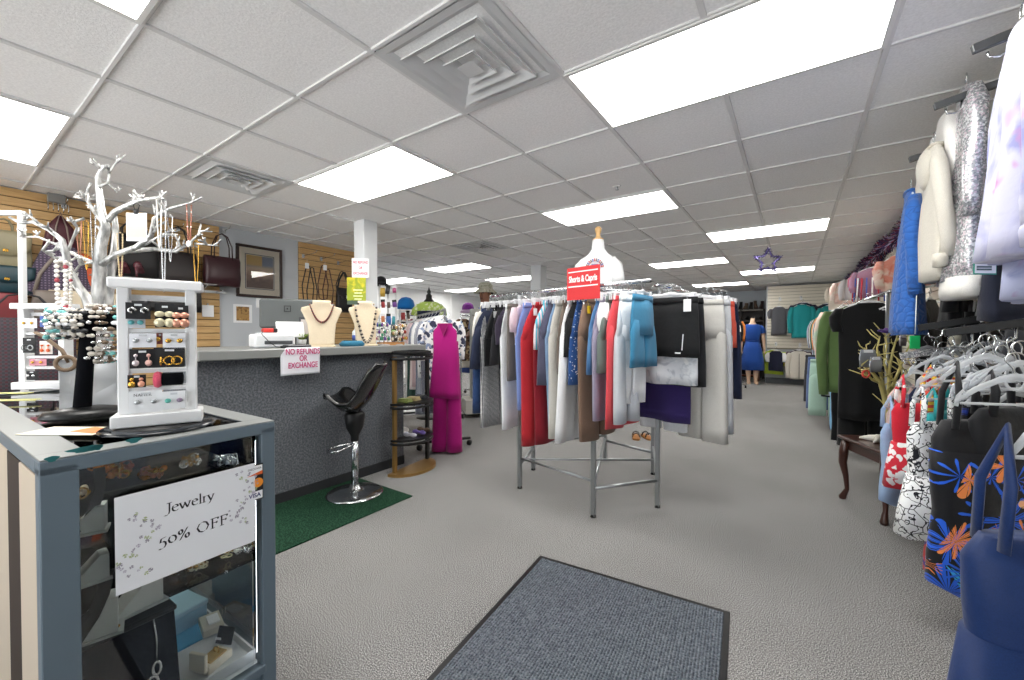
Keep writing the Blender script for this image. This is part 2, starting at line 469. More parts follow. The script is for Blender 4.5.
def price_tag(t, c=(.06, -.04, -.15), s=(.03, .045), mat=None):
    b = MB(); b.box(c, (s[0], .0016, s[1])); b.tube([(c[0], c[1], c[2]+s[1]/2), (c[0]-.006, c[1]+.008, c[2]+s[1]/2+.03)], .0008, 4)
    b.build('price_tag', mat or PAPER, t)
def hanger(label, loc, rz, kind='shirt', w=.4, mat=None, group='hangers on the racks', simple=False):
    mat = mat or HANGW
    hook = [(.024*math.cos(a), 0, .004+.024*math.sin(a)) for a in [R(-40+i*22) for i in range(11)]]
    hook = [(x-.0, 0, z-.018+.0) for x, y, z in hook] + [(-.006, 0, -.035), (0, 0, -.062)]
    t = thing('clip_hanger' if kind == 'clip' else 'clothes_hanger', label, 'hanger', loc, rz, group)
    MB().tube(hook, .0022, 6).build('hook', CHROME if not simple else mat, t)
    b = MB()
    if kind == 'clip':
        b.tube([(-w/2, 0, -.066), (-w*.2, 0, -.066), (0, 0, -.058), (w*.2, 0, -.066), (w/2, 0, -.066)], [.007, .007, .012, .007, .007], 8, flat=.6).build('bar', mat, t)
        for sd in (-1, 1):
            c = MB(); c.box((sd*w*.42, -.008, -.084), (.03, .006, .05), .002); c.box((sd*w*.42, .008, -.084), (.03, .006, .05), .002); c.build('clip', mat, t)
    else:
        b.tube([(-w/2, 0, -.135), (-w*.33, 0, -.098), (-w*.12, 0, -.068), (0, 0, -.06), (w*.12, 0, -.068), (w*.33, 0, -.098), (w/2, 0, -.135)], [.006, .008, .009, .011, .009, .008, .006], 8, flat=.7)
        b.tube([(-w*.46, 0, -.14), (w*.46, 0, -.14)], .004, 6)
        b.build('shoulder_bar', mat, t)
    return t
def limb(t, name, pts, rad, mat, n=12): return MB().tube(pts, rad, n).build(name, mat, t)
# ================================================================ SETTING
CZ = 2.437
XW, XL, XF = 1.02, -5.44, -8.7          # right wall, near left wall, far left wall
YF, YB = -1.9, 13.4
carpet = speckle('#39383b', '#838180', '#cbcac8', 240, .95, .07, 'grey_carpet', .004)
wallp = P('#c3c8cd', .8, name='pale_blue_grey_wall'); wallw = P('#f3f4f4', .8, name='white_wall')
def tilemat():
    m, nt, b = new_mat('ceiling_tile'); L = nt.links.new
    v = coords(nt)
    n = node(nt, 'ShaderNodeTexNoise', i_Scale=95.0, i_Detail=4.0, i_Roughness=.65); L(v, n.inputs['Vector'])
    L(ramp(nt, n.outputs['Fac'], [(.35, '#e8e8e8'), (.55, '#f1f1f1'), (.7, '#f7f7f7')]), b.inputs['Base Color'])
    b.inputs['Roughness'].default_value = .9; b.inputs['Specular IOR Level'].default_value = .15
    bump(nt, n.outputs['Fac'], b, .45, .004); return m
TILE = tilemat(); TEE = P('#d6d6d6', .5, name='ceiling_tee')
b = MB(); b.box((-3.85, 5.75, -.05), (10.2, 15.6, .1)); struct(b.build('floor', carpet))
b = MB(); b.box((-3.85, 5.75, CZ+.057), (10.2, 15.6, .1)); struct(b.build('ceiling', TILE))
gx = [-1.519+.6096*j for j in range(-12, 5)]; gy = [-.10+.6096*i for i in range(-3, 23)]
b = MB()
for x in gx: b.box((x, 5.75, CZ+.010), (.024, 15.3, .026), .002)
for y in gy: b.box((-3.85, y, CZ+.0105), (10.1, .018, .0255), .002)
struct(b.build('ceiling_trim', TEE))
def wall(name, x0, x1, y0, y1, z0=0, z1=CZ+.02, m=wallp):
    b = MB(); b.box(((x0+x1)/2, (y0+y1)/2, (z0+z1)/2), (x1-x0, y1-y0, z1-z0)); return struct(b.build(name, m))
wall('wall_left', XL-.1, XL, YF, 4.1)
wall('wall_left_return', XF, XL-.1, 4.0, 4.1, 2.25, CZ+.02); wall('wall_left_return_1', XF, XL-.1, 4.0, 4.1, 0, .5); wall('wall_left_return_2', XL-.35, XL-.1, 4.0, 4.1, .5, 2.25)
b = MB(); b.box(((XF+XL-.35)/2, 4.05, 1.375), (XL-.35-XF, .008, 1.75)); struct(b.build('window_3', glass('window_pane', '#ffffff')))  # added unseen opening that lets fill daylight into the far left
wall('wall_far_left', XF-.1, XF, 4.0, YB, m=wallw)
wall('wall_back', XF-.1, XW+.1, YB, YB+.1, m=P('#b9c0c6', .8))
wall('wall_right', XW, XW+.1, YF, YB)
# shop front behind the viewpoint: wall with two wide windows and a glass door
for i, (x0, x1, z0, z1) in enumerate(((XL, XW, 2.2, CZ+.02), (XL, -5.0, 0, 2.2), (-2.75, -2.35, 0, 2.2), (.6, XW, 0, 2.2), (-5.0, -2.75, 0, .45), (-2.35, -.75, 0, .45), (-.75, -.55, 0, 2.2))):
    wall('wall_front' if i == 0 else 'wall_front_%d' % i, x0, x1, YF-.1, YF, z0, z1, wallw)
for i, (x0, x1, z0) in enumerate(((-5.0, -2.75, .45), (-2.35, -.75, .45))):
    b = MB(); b.box(((x0+x1)/2, YF-.05, (z0+2.2)/2), (x1-x0, .008, 2.2-z0)); struct(b.build('window_%d' % (i+1), glass('window_pane', '#ffffff')))
    b = MB()
    for c, d in ((((x0+x1)/2, YF-.05, z0+.02), (x1-x0, .06, .04)), (((x0+x1)/2, YF-.05, 2.18), (x1-x0, .06, .04)), ((x0+.02, YF-.05, (z0+2.2)/2), (.04, .06, 2.2-z0)), ((x1-.02, YF-.05, (z0+2.2)/2), (.04, .06, 2.2-z0))): b.box(c, d, .004)
    struct(b.build('window_frame_%d' % (i+1), STEEL))
b = MB(); b.box((.025, YF-.05, 1.1), (1.15, .008, 2.2)); d_ = struct(b.build('door_1', glass('window_pane')))
b = MB()
for c, d in (((.025, YF-.05, .06), (1.15, .05, .12)), ((.025, YF-.05, 2.17), (1.15, .05, .06)), ((-.52, YF-.05, 1.1), (.06, .05, 2.2)), ((.57, YF-.05, 1.1), (.06, .05, 2.2)), ((.025, YF-.02, 1.0), (1.0, .03, .04))): b.box(c, d, .004)
struct(b.build('door_frame', STEEL))

def woodslat():
    m, nt, b = new_mat('maple_slat'); L = nt.links.new
    n = node(nt, 'ShaderNodeTexNoise', i_Scale=5.0, i_Detail=6.0, i_Distortion=.4); L(coords(nt, (8, 1.2, 14)), n.inputs['Vector'])
    L(ramp(nt, n.outputs['Fac'], [(.3, '#c39a63'), (.7, '#d8b47d')]), b.inputs['Base Color']); b.inputs['Roughness'].default_value = .5; return m
MAPLE = woodslat(); GROOVE = P('#5e4a30', .8, name='slat_groove')
def slats_x(name, x, y0, y1, z0, z1, m=MAPLE, side=1, g=GROOVE):
    """slat panel on a wall of constant X, facing side*X"""
    b = MB(); b.mat(1); b.box((x+side*.004, (y0+y1)/2, (z0+z1)/2), (.008, y1-y0, z1-z0)); b.mat(0)
    z = z1
    while z > z0+.03:
        zb = max(z0, z-.069)
        b.box((x+side*.014, (y0+y1)/2, (z+zb)/2), (.014, y1-y0, z-zb), .003); z -= .0762
    return struct(b.build(name, [m, g]))
slats_x('wall_slats_left', XL, YF+.05, 1.95, .0, CZ-.005)
slats_x('wall_slats_mid', XL, 2.86, 4.09, .0, CZ-.005)
CREAM = P('#e6e0d2', .55, name='cream_slat'); CG = P('#8f897c', .8)
slats_x('wall_slats_right', XW, 1.0, 11.9, .0, CZ-.005, CREAM, -1, CG)
# free-standing end panel of cream slats across the back
YP = 12.0
b = MB(); b.box((.21, YP+.06, 1.2), (1.6, .1, 2.4)); struct(b.build('wall_partition', P('#aeb4ba', .8)))
b = MB(); b.mat(1); b.box((.22, YP+.004, 1.62), (1.56, .008, 1.55)); b.mat(0)
z = 2.395
while z > .88:
    b.box((.22, YP-.006, z-.034), (1.56, .014, .068), .003); z -= .0762
struct(b.build('wall_slats_back', [CREAM, CG]))
b = MB(); b.box((.21, YP-.02, .07), (1.58, .06, .14), .005); struct(b.build('baseboard_back', P('#4b4e52', .7)))
b = MB(); b.box((XL+.008, 2.4, .05), (.016, .9, .1)); struct(b.build('baseboard_left', P('#4b4e52', .7)))
# pillars
b = MB(); b.box((-3.9, 2.8, CZ/2), (.175, .175, CZ+.02), .004); struct(b.build('pillar', P('#dfe2e4', .6)))
b = MB(); b.box((-3.84, 6.4, CZ/2), (.21, .21, CZ+.02), .004); struct(b.build('pillar_far', P('#d3d6d8', .6)))

# ---------------------------------------------------------------- ceiling lights, vents, sprinkler
PANEL = P('#fdfbf6', .5, emit=14, name='lit_diffuser')
LIGHTS = [  # grid cell of the near left corner (j along X, i along Y), label
    (1, 3, 'large lit ceiling panel closest above the entry mat, second column'),
    (-3, 3, 'lit ceiling panel over the black stool and the counter'),
    (-1, 6, 'lit ceiling panel just beyond the white bust on the centre rack'),
    (1, 9, 'lit ceiling panel at mid shop in front of the hanging star'),
    (-1, 12, 'thin lit ceiling panel far behind the centre rack, before the shoe wall'),
    (1, 15, 'lit ceiling panel directly behind the hanging tinsel star'),
    (-1, 18, 'smallest lit ceiling panel by the shoe shelves at the back'),
    (-7, 9, 'lit ceiling panel above the far racks behind the magenta suit'),
    (-7, 12, 'lit ceiling panel above the person in the bucket hat'),
    (-11, 10, 'lit ceiling panel past the white pillar by the far white wall'),
    (-11, 14, 'far lit ceiling panel above the black bust in the lime top'),
    (-5, 0, 'lit ceiling panel at the picture edge above the handbag wall'),
    (-1, 0, 'lit ceiling panel cut by the top edge above the silver tree'),
    (3, 0, 'lit ceiling panel behind the viewpoint near the shop door'),
    (-3, -3, 'lit ceiling panel by the shop front windows')]
for j, i, lab in LIGHTS:
    x0, y0 = -1.519+.6096*j, -.10+.6096*i
    if x0+1.2 > XW+.2: continue
    t = thing('ceiling_light', lab, 'ceiling light', (x0+.6096, y0+.3048, CZ), 0, 'recessed fluorescent ceiling panels')
    b = MB(); b.box((0, 0, -.004), (1.175, .567, .006)); b.build('diffuser', PANEL, t)
    b = MB()
    for c, d in (((0, -.292, -.004), (1.212, .02, .008)), ((0, .292, -.004), (1.212, .02, .008)), ((-.596, 0, -.004), (.02, .564, .008)), ((.596, 0, -.004), (.02, .564, .008))): b.box(c, d, .001)
    b.build('frame', P('#dededc', .5), t)
VENTM = P('#c9cbcc', .5, name='vent_enamel'); DARK = P('#17181a', .8)
def ceiling_vent(j, i, lab):
    t = thing('ceiling_vent', lab, 'air vent', (-1.519+.6096*(j+.5), -.10+.6096*(i+.5), CZ), 0, 'square ceiling air vents')
    b = MB()
    def sq(h, z): return [(-h, -h, z), (h, -h, z), (h, h, z), (-h, h, z)]
    b.loft([sq(.296, -.006), sq(.262, -.004), sq(.20, .024), sq(.196, .020)], cap=False, smooth=False).build('face_plate', VENTM, t)
    b = MB(); b.lathe([(.17, 0), (.17, .03)], (0, 0, .022), 24).build('duct', DARK, t)
    for n, (h0, h1, z0) in enumerate(((.215, .165, -.022), (.145, .10, -.024), (.085, .045, -.026))):
        b = MB(); b.loft([sq(h0, z0), sq(h0+.003, z0+.004), sq(h1, z0+.036), sq(h1-.004, z0+.034), sq(h0, z0)], cap=False, smooth=False).build('louvre', VENTM, t)
    b = MB(); b.loft([sq(.045, -.028), sq(.012, -.004), sq(.008, -.004)], smooth=False).build('centre_cone', VENTM, t)
ceiling_vent(0, 2, 'large square ceiling vent closest to the viewer with nested louvres')
ceiling_vent(-4, 2, 'square ceiling vent between the silver tree and the lit counter panel')
ceiling_vent(-4, 7, 'small square ceiling vent beyond the counter and white pillar')
ceiling_vent(-3, 11, 'tiny far ceiling vent beside the distant white pillar')
t = thing('sprinkler_head', 'small white sprinkler head in the ceiling above the centre rack', 'sprinkler', (-1.216, 3.276, CZ), 0)
MB().lathe([(.035, 0), (.03, -.006), (.02, -.008)], (0, 0, 0), 16).build('escutcheon', WHITE, t)
MB().cyl((0, 0, -.006), (0, 0, -.03), .008).lathe([(.012, -.034), (.014, -.03), (.012, -.029)], n=12).build('deflector', STEEL, t)
# seam strip on the far white wall
b = MB(); b.box((XF+.01, 9.3, CZ/2), (.02, .06, CZ)); struct(b.build('trim_1', wallw))

# ---------------------------------------------------------------- mats
def ribmat():
    m, nt, b = new_mat('ribbed_mat'); L = nt.links.new
    w = node(nt, 'ShaderNodeTexWave', bands_direction='X', i_Scale=27.0, i_Distortion=.25, i_Detail=3.0); w.inputs['Detail Scale'].default_value = 12
    L(coords(nt, (1, 1, 1)), w.inputs['Vector'])
    n = node(nt, 'ShaderNodeTexNoise', i_Scale=150.0, i_Detail=2.0); L(coords(nt), n.inputs['Vector'])
    a = ramp(nt, w.outputs['Fac'], [(.15, '#3a4049'), (.6, '#596069')])
    c = mixc(nt, ramp(nt, n.outputs['Fac'], [(.4, '#000000'), (.62, '#c8c8c8')]), a, '#8f969e')
    L(c, b.inputs['Base Color']); b.inputs['Roughness'].default_value = .95; b.inputs['Specular IOR Level'].default_value = .15
    bump(nt, w.outputs['Fac'], b, .8, .006); return m
tl, tr = at(540, 555, Z=.008), at(730, 605, Z=.008)
ux = (tr-tl); W = ux.length; ang = math.atan2(ux.y, ux.x); ang = R(5.2)
t = thing('entry_mat', 'ribbed blue-grey entry mat with black rubber edge on the carpet', 'mat', (tl.x, tl.y, 0), ang)
b = MB(); b.box((W/2, -.75, .004), (W, 1.5, .006), .002).build('rubber_border', BLACK, t)
b = MB(); b.box((W/2, -.75, .006), (W-.045, 1.455, .008), .003).build('ribbed_pile', ribmat(), t)
o = MB().box((-2.665, 1.28, .005), (.67, 1.58, .010), .003).build('green_floor_mat', speckle('#0f2a1c', '#1b3b29', '#2f5540', 120, .95, .5, 'green_mat'))
tag(o, 'dark green carpet mat under the black stool along the counter', 'mat')
# ================================================================ JEWELLERY SHOWCASE
ZT = .965
P1 = at(275, 421, Z=ZT); P0 = at(33, 458, Z=ZT)
SCR = R(2.0)
SW = abs((P1-P0).dot(Vector((-math.sin(SCR), math.cos(SCR), 0))))
SL = 1.5
MSC = Matrix.Translation((P1.x, P1.y, 0)) @ Matrix.Rotation(SCR, 4, 'Z')
MSCI = MSC.inverted()
def on_face(px, py, off=0.0):
    """local showcase coordinates of a pixel on its end pane"""
    n = MSC.to_3x3() @ Vector((1, 0, 0)); p0 = MSC @ Vector((off, 0, 0))
    o = Vector((0, 0, EYE)); d = at(px, py, D=1)-o
    return MSCI @ (o + d*((p0-o).dot(n)/d.dot(n)))
BLUEG = P('#5f6e79', .45, name='blue_grey_enamel'); ALU = P('#8f9291', .4, .2, name='grey_top_frame'); LAM = P('#c4b6a3', .5, name='beige_laminate')
sc_ = thing('jewelry_showcase', 'glass jewelry showcase with blue-grey metal frame and beige back panels', 'display case', (P1.x, P1.y, 0), SCR)
b = MB()
b.box((-.018, -.019, .485), (.036, .037, .93), .002); b.build('corner_post', BLUEG, sc_)
b = MB(); b.box((-.018, -SW+.028, .485), (.036, .056, .93), .002); b.build('corner_post', BLUEG, sc_)
for y in (-.019, -SW+.028):
    MB().box((-SL+.018, y, .485), (.036, .037, .93), .002).build('corner_post', BLUEG, sc_)
b = MB()
b.box((-.018, -SW/2, ZT-.016), (.036, SW, .030), .002); b.box((-SL+.018, -SW/2, ZT-.016), (.036, SW, .03), .002)
b.box((-SL/2, -.018, ZT-.016), (SL-.07, .036, .03), .002); b.box((-SL/2, -SW+.018, ZT-.016), (SL-.07, .036, .03), .002)
tr_ = b.build('top_rail', BLUEG, sc_)
b = MB(); z = ZT+.001
b.box((-.03, -SW/2, z), (.058, SW-.002, .003), .001); b.box((-SL+.03, -SW/2, z), (.058, SW-.002, .003), .001)
b.box((-SL/2, -.03, z), (SL-.118, .058, .003), .001); b.box((-SL/2, -SW+.036, z), (SL-.118, .07, .003), .001); b.build('top_frame', ALU, sc_)
TEALP = P('#1f6a6c', .5)
for px, py, w in ((52, 459, .012), (84, 449.5, .030), (92, 448, .018), (98, 447.5, .009), (134, 440.5, .016)):
    b = MB(); p = on_face(px, py, .0012); b.prism([(w*math.cos(a)*(.8+.3*math.sin(3*a)), .006*math.sin(a)) for a in [PI*2*i/12 for i in range(12)]], .0006, Matrix.Translation(p) @ Matrix.Rotation(PI/2, 4, 'Z'))
    b.build('paint_chip', TEALP, tr_)
G = glass()
MB().box((-SL/2, -SW/2, ZT-.006), (SL-.11, SW-.12, .006)).build('top_glass', G, sc_)
MB().box((-.012, -SW/2-.01, .60), (.005, SW-.095, .67)).build('end_glass', G, sc_)
MB().box((-SL/2, -.012, .60), (SL-.08, .005, .67)).build('front_glass', G, sc_)
b = MB(); b.box((-.012, -SW/2, .262), (.03, SW-.06, .024), .002); b.box((-SL/2, -.012, .262), (SL-.06, .03, .024), .002)
b.build('bottom_rail', BLUEG, sc_)
b = MB(); b.box((-SL/2, -SW/2, .135), (SL-.03, SW-.03, .21), .003); b.build('plinth', BLUEG, sc_)
b = MB(); b.box((-SL/2, -SW/2, .252), (SL-.05, SW-.05, .012)); b.build('deck', P('#f0f2f3', .6), sc_)
GX0, GX1 = (MSCI @ at(15, 560, Y=P0.y)).x, (MSCI @ at(24, 560, Y=P0.y)).x
for i, (x0, x1, yy) in enumerate(((-SL+.04, -SL/2-.1, -SW+.012), (-SL/2-.12, GX0, -SW+.006), (GX1, -.034, -SW+.004))):
    MB().box(((x0+x1)/2, yy, .56), (x1-x0, .008, .74), .002).build('back_panel', LAM, sc_)
MB().box(((GX0+GX1)/2, -SW+.004, .56), (GX1-GX0, .005, .74)).build('panel_gap', P('#2a1c12', .8), sc_)
CASE_GLOW = P('#f4f8ff', .5, emit=9.0, name='case_fill_glow')
MB().box((-.041, -.030, .60), (.006, .008, .62), .001).build('added_glow_strip', CASE_GLOW, sc_)  # added glow along the glass edge, brightens the case interior
for zz, d0 in ((.795, .36), (.515, .40)):
    MB().box((-SL/2-.05, -SW+.04+d0/2, zz), (SL-.18, d0, .006)).build('glass_shelf', G, sc_)
# the paper sign taped to the end pane
c4 = [on_face(*q, off=.004) for q in ((113, 499), (253, 463), (257.5, 540), (117, 595.5))]
cen = sum(c4, Vector())/4
ex = ((c4[1]-c4[0])+(c4[2]-c4[3])).normalized(); ez = ((c4[0]-c4[3])+(c4[1]-c4[2])); ez = (ez-ex*ez.dot(ex)).normalized(); ey = ez.cross(ex)
sgw = ((c4[1]-c4[0]).length+(c4[2]-c4[3]).length)/2; sgh = ((c4[0]-c4[3]).length+(c4[1]-c4[2]).length)/2
MSG = MSC @ Matrix((ex, ey, ez)).transposed().to_4x4(); MSG.translation = MSC @ cen
sg = thing('paper_sign', 'white paper sale sign with floral corners taped on the glass showcase', 'sign', MSG.translation)
sg.matrix_world = MSG
MB().box((0, 0, 0), (sgw, .001, sgh)).build('paper_sheet', P('#e8eaee', .8), sg)
INK = P('#1b1c22', .8)
GLY = {  # pen strokes on a unit em: lists of polylines; the nib gives thick stems and thin bars
 'J': (.42, [[(.30,.70),(.30,.10),(.26,-.06),(.14,-.16),(.02,-.14)], [(.16,.70),(.44,.70)]]),
 'e': (.46, [[(.06,.27),(.38,.29),(.38,.36),(.32,.44),(.22,.46),(.10,.40),(.05,.26),(.08,.10),(.18,.01),(.30,.01),(.40,.08)]]),
 'w': (.74, [[(.04,.45),(.20,.02)], [(.20,.02),(.36,.42)], [(.32,.45),(.50,.02)], [(.50,.02),(.66,.44)], [(-.02,.45),(.12,.45)], [(.58,.45),(.72,.45)]]),
 'l': (.24, [[(.11,.74),(.11,.02)], [(.02,.72),(.11,.74)], [(.02,.0),(.21,.0)]]),
 'r': (.34, [[(.10,.45),(.10,.02)], [(.02,.44),(.10,.45)], [(.02,0),(.20,0)], [(.10,.32),(.18,.43),(.28,.44)]]),
 'y': (.46, [[(.04,.45),(.22,.04)], [(.40,.45),(.22,.02),(.12,-.18),(.02,-.22)], [(-.02,.45),(.12,.45)], [(.32,.45),(.46,.45)]]),
 '5': (.46, [[(.12,.46),(.08,.22)], [(.12,.47),(.36,.50)], [(.08,.22),(.22,.26),(.34,.18),(.36,.02),(.28,-.14),(.10,-.20),(.02,-.16)]]),
 '0': (.52, [[(.24,.46),(.10,.40),(.04,.23),(.10,.06),(.24,0),(.38,.06),(.44,.23),(.38,.40),(.24,.46)]]),
 '%': (.72, [[(.16,.64),(.07,.58),(.05,.48),(.10,.36),(.18,.34),(.25,.42),(.26,.54),(.20,.63),(.16,.64)], [(.52,.30),(.43,.25),(.40,.14),(.46,.02),(.53,0),(.60,.07),(.62,.20),(.57,.29),(.52,.30)], [(.52,.68),(.12,-.04)]]),
 'O': (.80, [[(.38,.68),(.18,.60),(.06,.34),(.18,.08),(.38,0),(.58,.08),(.70,.34),(.58,.60),(.38,.68)]]),
 'F': (.56, [[(.14,.66),(.14,.02)], [(.04,.67),(.48,.67),(.49,.56)], [(.14,.36),(.40,.36)], [(.40,.42),(.40,.29)], [(.04,0),(.26,0)]]),
 'N': (.80, [[(.12,.66),(.12,.02)], [(.10,.67),(.64,.02)], [(.64,.66),(.64,.0)], [(.02,.67),(.14,.67)], [(.54,.67),(.74,.67)], [(.03,0),(.21,0)]]),
 'A': (.72, [[(.33,.68),(.60,.02)], [(.33,.68),(.08,.0)], [(.17,.24),(.48,.24)], [(0,0),(.18,0)], [(.50,0),(.70,0)]]),
 'P': (.58, [[(.14,.66),(.14,.02)], [(.04,.67),(.34,.66),(.46,.56),(.46,.42),(.34,.33),(.16,.32)], [(.04,0),(.26,0)]]),
 'I': (.32, [[(.14,.66),(.14,.02)], [(.04,.67),(.26,.67)], [(.04,0),(.26,0)]]),
 'E': (.58, [[(.14,.66),(.14,.02)], [(.04,.67),(.46,.67),(.47,.57)], [(.14,.36),(.38,.36)], [(.04,0),(.46,0),(.50,.11)]]),
 'R': (.66, [[(.14,.66),(.14,.02)], [(.04,.67),(.34,.66),(.46,.56),(.46,.42),(.34,.35),(.16,.35)], [(.30,.34),(.58,.0)], [(.04,0),(.26,0)], [(.50,0),(.64,0)]])}
def serif(s, parent, x, y, em, mat, M=Matrix(), name='lettering', nib=.085, align=0):
    """calligraphic lettering in local XZ, facing -Y"""
    wid = sum(GLY[c][0] if c in GLY else .3 for c in s)*em
    x0 = x - wid/2 if align == 0 else x
    b = MB(); na = R(18); nx, nz = math.cos(na)*nib/2, math.sin(na)*nib/2
    for ch in s:
        if ch in GLY:
            for st in GLY[ch][1]:
                for (ax, az), (bx, bz) in zip(st, st[1:]):
                    e = .008
                    q = [(ax-nx, az-nz-e), (ax+nx, az+nz-e), (ax+nx, az+nz+e), (bx+nx, bz+nz+e), (bx-nx, bz-nz+e), (bx-nx, bz-nz-e)]
                    # convex hull keeps each stroke piece clean
                    pts = sorted(set(q))
                    def half(ps):
                        h = []
                        for p in ps:
                            while len(h) > 1 and (h[-1][0]-h[-2][0])*(p[1]-h[-2][1])-(h[-1][1]-h[-2][1])*(p[0]-h[-2][0]) <= 0: h.pop()
                            h.append(p)
                        return h
                    hull = half(pts)[:-1] + half(pts[::-1])[:-1]
                    b.add([(x0+px*em, 0, y+pz*em) for px, pz in hull], [tuple(range(len(hull)))], False, M)
            x0 += GLY[ch][0]*em
        else: x0 += .3*em
    return b.build(name, mat, parent)
T_ = Matrix.Translation((0, -.0008, 0))
serif('Jewelry', sg, -.006, sgh*.19, .033, INK, T_, nib=.10)
serif('50% OFF', sg, .004, -sgh*.15, .037, INK, T_, nib=.10)
rr = random.Random(5)
for cx, cz in ((-sgw*.36, -sgh*.05), (sgw*.40, sgh*.10)):
    b = MB()
    for n in range(34):
        f = n/33-.5
        x = cx+.022*math.sin(f*7)+rr.uniform(-.018, .018); z = cz+f*sgh*.66
        b.mi = rr.choice((0, 0, 1, 2)); k = 5
        rad = rr.uniform(.0022, .0046)
        for j in range(k):
            a = 2*PI*j/k+rr.random(); px, pz = x+rad*math.cos(a), z+rad*math.sin(a)
            b.add([(x, -.0008, z), (px+rad*.5*math.cos(a+1.4), -.0008, pz+rad*.5*math.sin(a+1.4)), (px, -.0008, pz), (px+rad*.5*math.cos(a-1.4), -.0008, pz+rad*.5*math.sin(a-1.4))], [(0, 1, 2, 3)])
    b.build('floral_sprig', [P('#8e8a98', .8), P('#a9b58a', .8), P('#b3aebd', .8)], sg)
# card-brand sticker
q = [on_face(*p, off=.0035) for p in ((252.5, 465), (263, 462.5), (263, 498), (257, 502))]
cy_ = (q[1].y+q[0].y)/2
st = thing('payment_sticker', 'black payment card sticker on the showcase glass beside the sale sign', 'sticker', MSC @ Vector((.0, 0, 0)), SCR)
zt, zb = q[1].z, q[2].z; yr = q[1].y; wd = .045; hh = zt-zb
ML = Matrix.Translation((.0035, yr-wd/2, (zt+zb)/2)) @ Matrix.Rotation(PI/2, 4, 'Z')
MB().box((0, 0, 0), (wd, .0006, hh), M=ML).build('backing', BLACK, st)
b = MB(); b.box((0, -.0006, hh*.33), (wd*.9, .0004, hh*.26), M=ML); b.box((0, -.0006, -hh*.36), (wd*.9, .0004, hh*.22), M=ML); b.build('white_field', PAPER, st)
MB().prism([(wd*.45, hh*.2), (wd*.45, hh*.30), (-wd*.45, hh*.2)], .0004, ML @ Matrix.Translation((0, -.001, 0))).build('orange_wedge', P('#e0672c', .6), st)
MB().prism([(.009+.013*math.cos(a*PI/10), .013*math.sin(a*PI/10)) for a in range(20)], .0004, ML @ Matrix.Translation((0, -.0008, -hh*.02))).build('orange_disc', P('#f0932b', .6), st)
MB().prism([(-.008+.013*math.cos(a*PI/10), .013*math.sin(a*PI/10)) for a in range(20)], .0004, ML @ Matrix.Translation((0, -.0006, -hh*.02))).build('red_disc', P('#d8352a', .6), st)
text('DISCOVER', st, ML @ Matrix.Translation((0, -.001, hh*.38)), .0075, INK, ext=.0001)
text('VISA', st, ML @ Matrix.Translation((0, -.001, -hh*.36)), .0155, P('#1c2b6b', .7), ext=.0001, bold=.0003)

# ---------------------------------------------------------------- inside the showcase
def scw(x, y, z): return MSC @ Vector((x, y, z))
def in_case(name, label, cat, x, y, z, rz=0, group=None): return thing(name, label, cat, scw(x, y, z), SCR+rz, group)
bp_ = on_face(128, 640)
NV = P('#0a0d18', .9, spec=.1)
t = in_case('necklace_easel', 'black velvet necklace easel at the bottom of the showcase under the sale sign', 'display stand', -.10, bp_.y+.01, .26, R(90))
b = MB(); b.loft([[(-.11, -.03, 0), (.11, -.03, 0), (.11, .03, 0), (-.11, .03, 0)], [(-.105, .03, .22), (.115, .03, .22), (.115, .10, .22), (-.105, .10, .22)]], smooth=False).build('velvet_pad', NV, t)
MB().box((0, .075, .226), (.24, .10, .014), .003).build('top_ledge', BLACK, t)
t2 = in_case('pendant_necklace', 'silver chain necklace with linked open ovals on the black velvet easel', 'necklace', -.10, bp_.y+.01, .26, R(90))
def ez_(x, z, o=.006): return (x, -.03+.06*z/.22-o, z)
MB().tube([ez_(-.085, .20), ez_(-.06, .15), ez_(-.03, .10)], .0022, 6).tube([ez_(.07, .222), ez_(.072, .17), ez_(.068, .125)], .0022, 6).build('chain', SILVER, t2)
ROSE = P('#c98f78', .3, .8)
for i, (x, z, a, m) in enumerate(((-.022, .082, .9, GOLD), (-.004, .062, .6, SILVER), (.026, .055, .3, ROSE), (.055, .085, -.3, SILVER), (.066, .112, -.1, SILVER))):
    pts = [ez_(x+(.020-.003*i)*math.cos(u)*math.cos(a)-.011*math.sin(u)*math.sin(a), z+(.020-.003*i)*math.cos(u)*math.sin(a)*.9+.014*math.sin(u)*math.cos(a), .01) for u in [2*PI*k/16 for k in range(16)]]
    MB().tube(pts, .0034, 6, True).build('open_oval', m, t2)
# white tray with ring box, blue box
tx = on_face(225, 650)
t = in_case('display_tray', 'white display tray with blue lining on the showcase floor', 'tray', -.26, -.115, .258)
b = MB(); b.box((0, 0, .006), (.40, .17, .008)); b.box((0, .083, .018), (.40, .005, .03)); b.box((0, -.083, .018), (.40, .005, .03)); b.box((.198, 0, .018), (.005, .16, .03)); b.box((-.198, 0, .018), (.005, .16, .03)); b.build('tray_body', WHITE, t)
MB().box((-.10, 0, .012), (.18, .15, .006)).build('blue_lining', P('#4f9cc9', .8), t)
t = in_case('ring_box', 'open cream ring box with a ring on the white tray in the showcase', 'box', -.13, -.11, .27, R(20))
b = MB(); b.box((0, 0, .012), (.055, .075, .024), .002).build('box_base', P('#e9e0cc', .6), t)
b = MB(); b.box((.0, -.044, .04), (.055, .010, .05), .002).build('lid', P('#e9e0cc', .6), t)
MB().box((0, .0, .0255), (.04, .05, .004)).build('velvet_insert', P('#c6a35c', .8), t)
MB().ring((0, .01, .034), .009, .0018, 16, 6, axis='Y').build('ring', GOLD, t)
t = in_case('jewelry_card', 'black earring card leaning on the cream ring box in the showcase', 'earring card', -.165, -.075, .27, R(25))
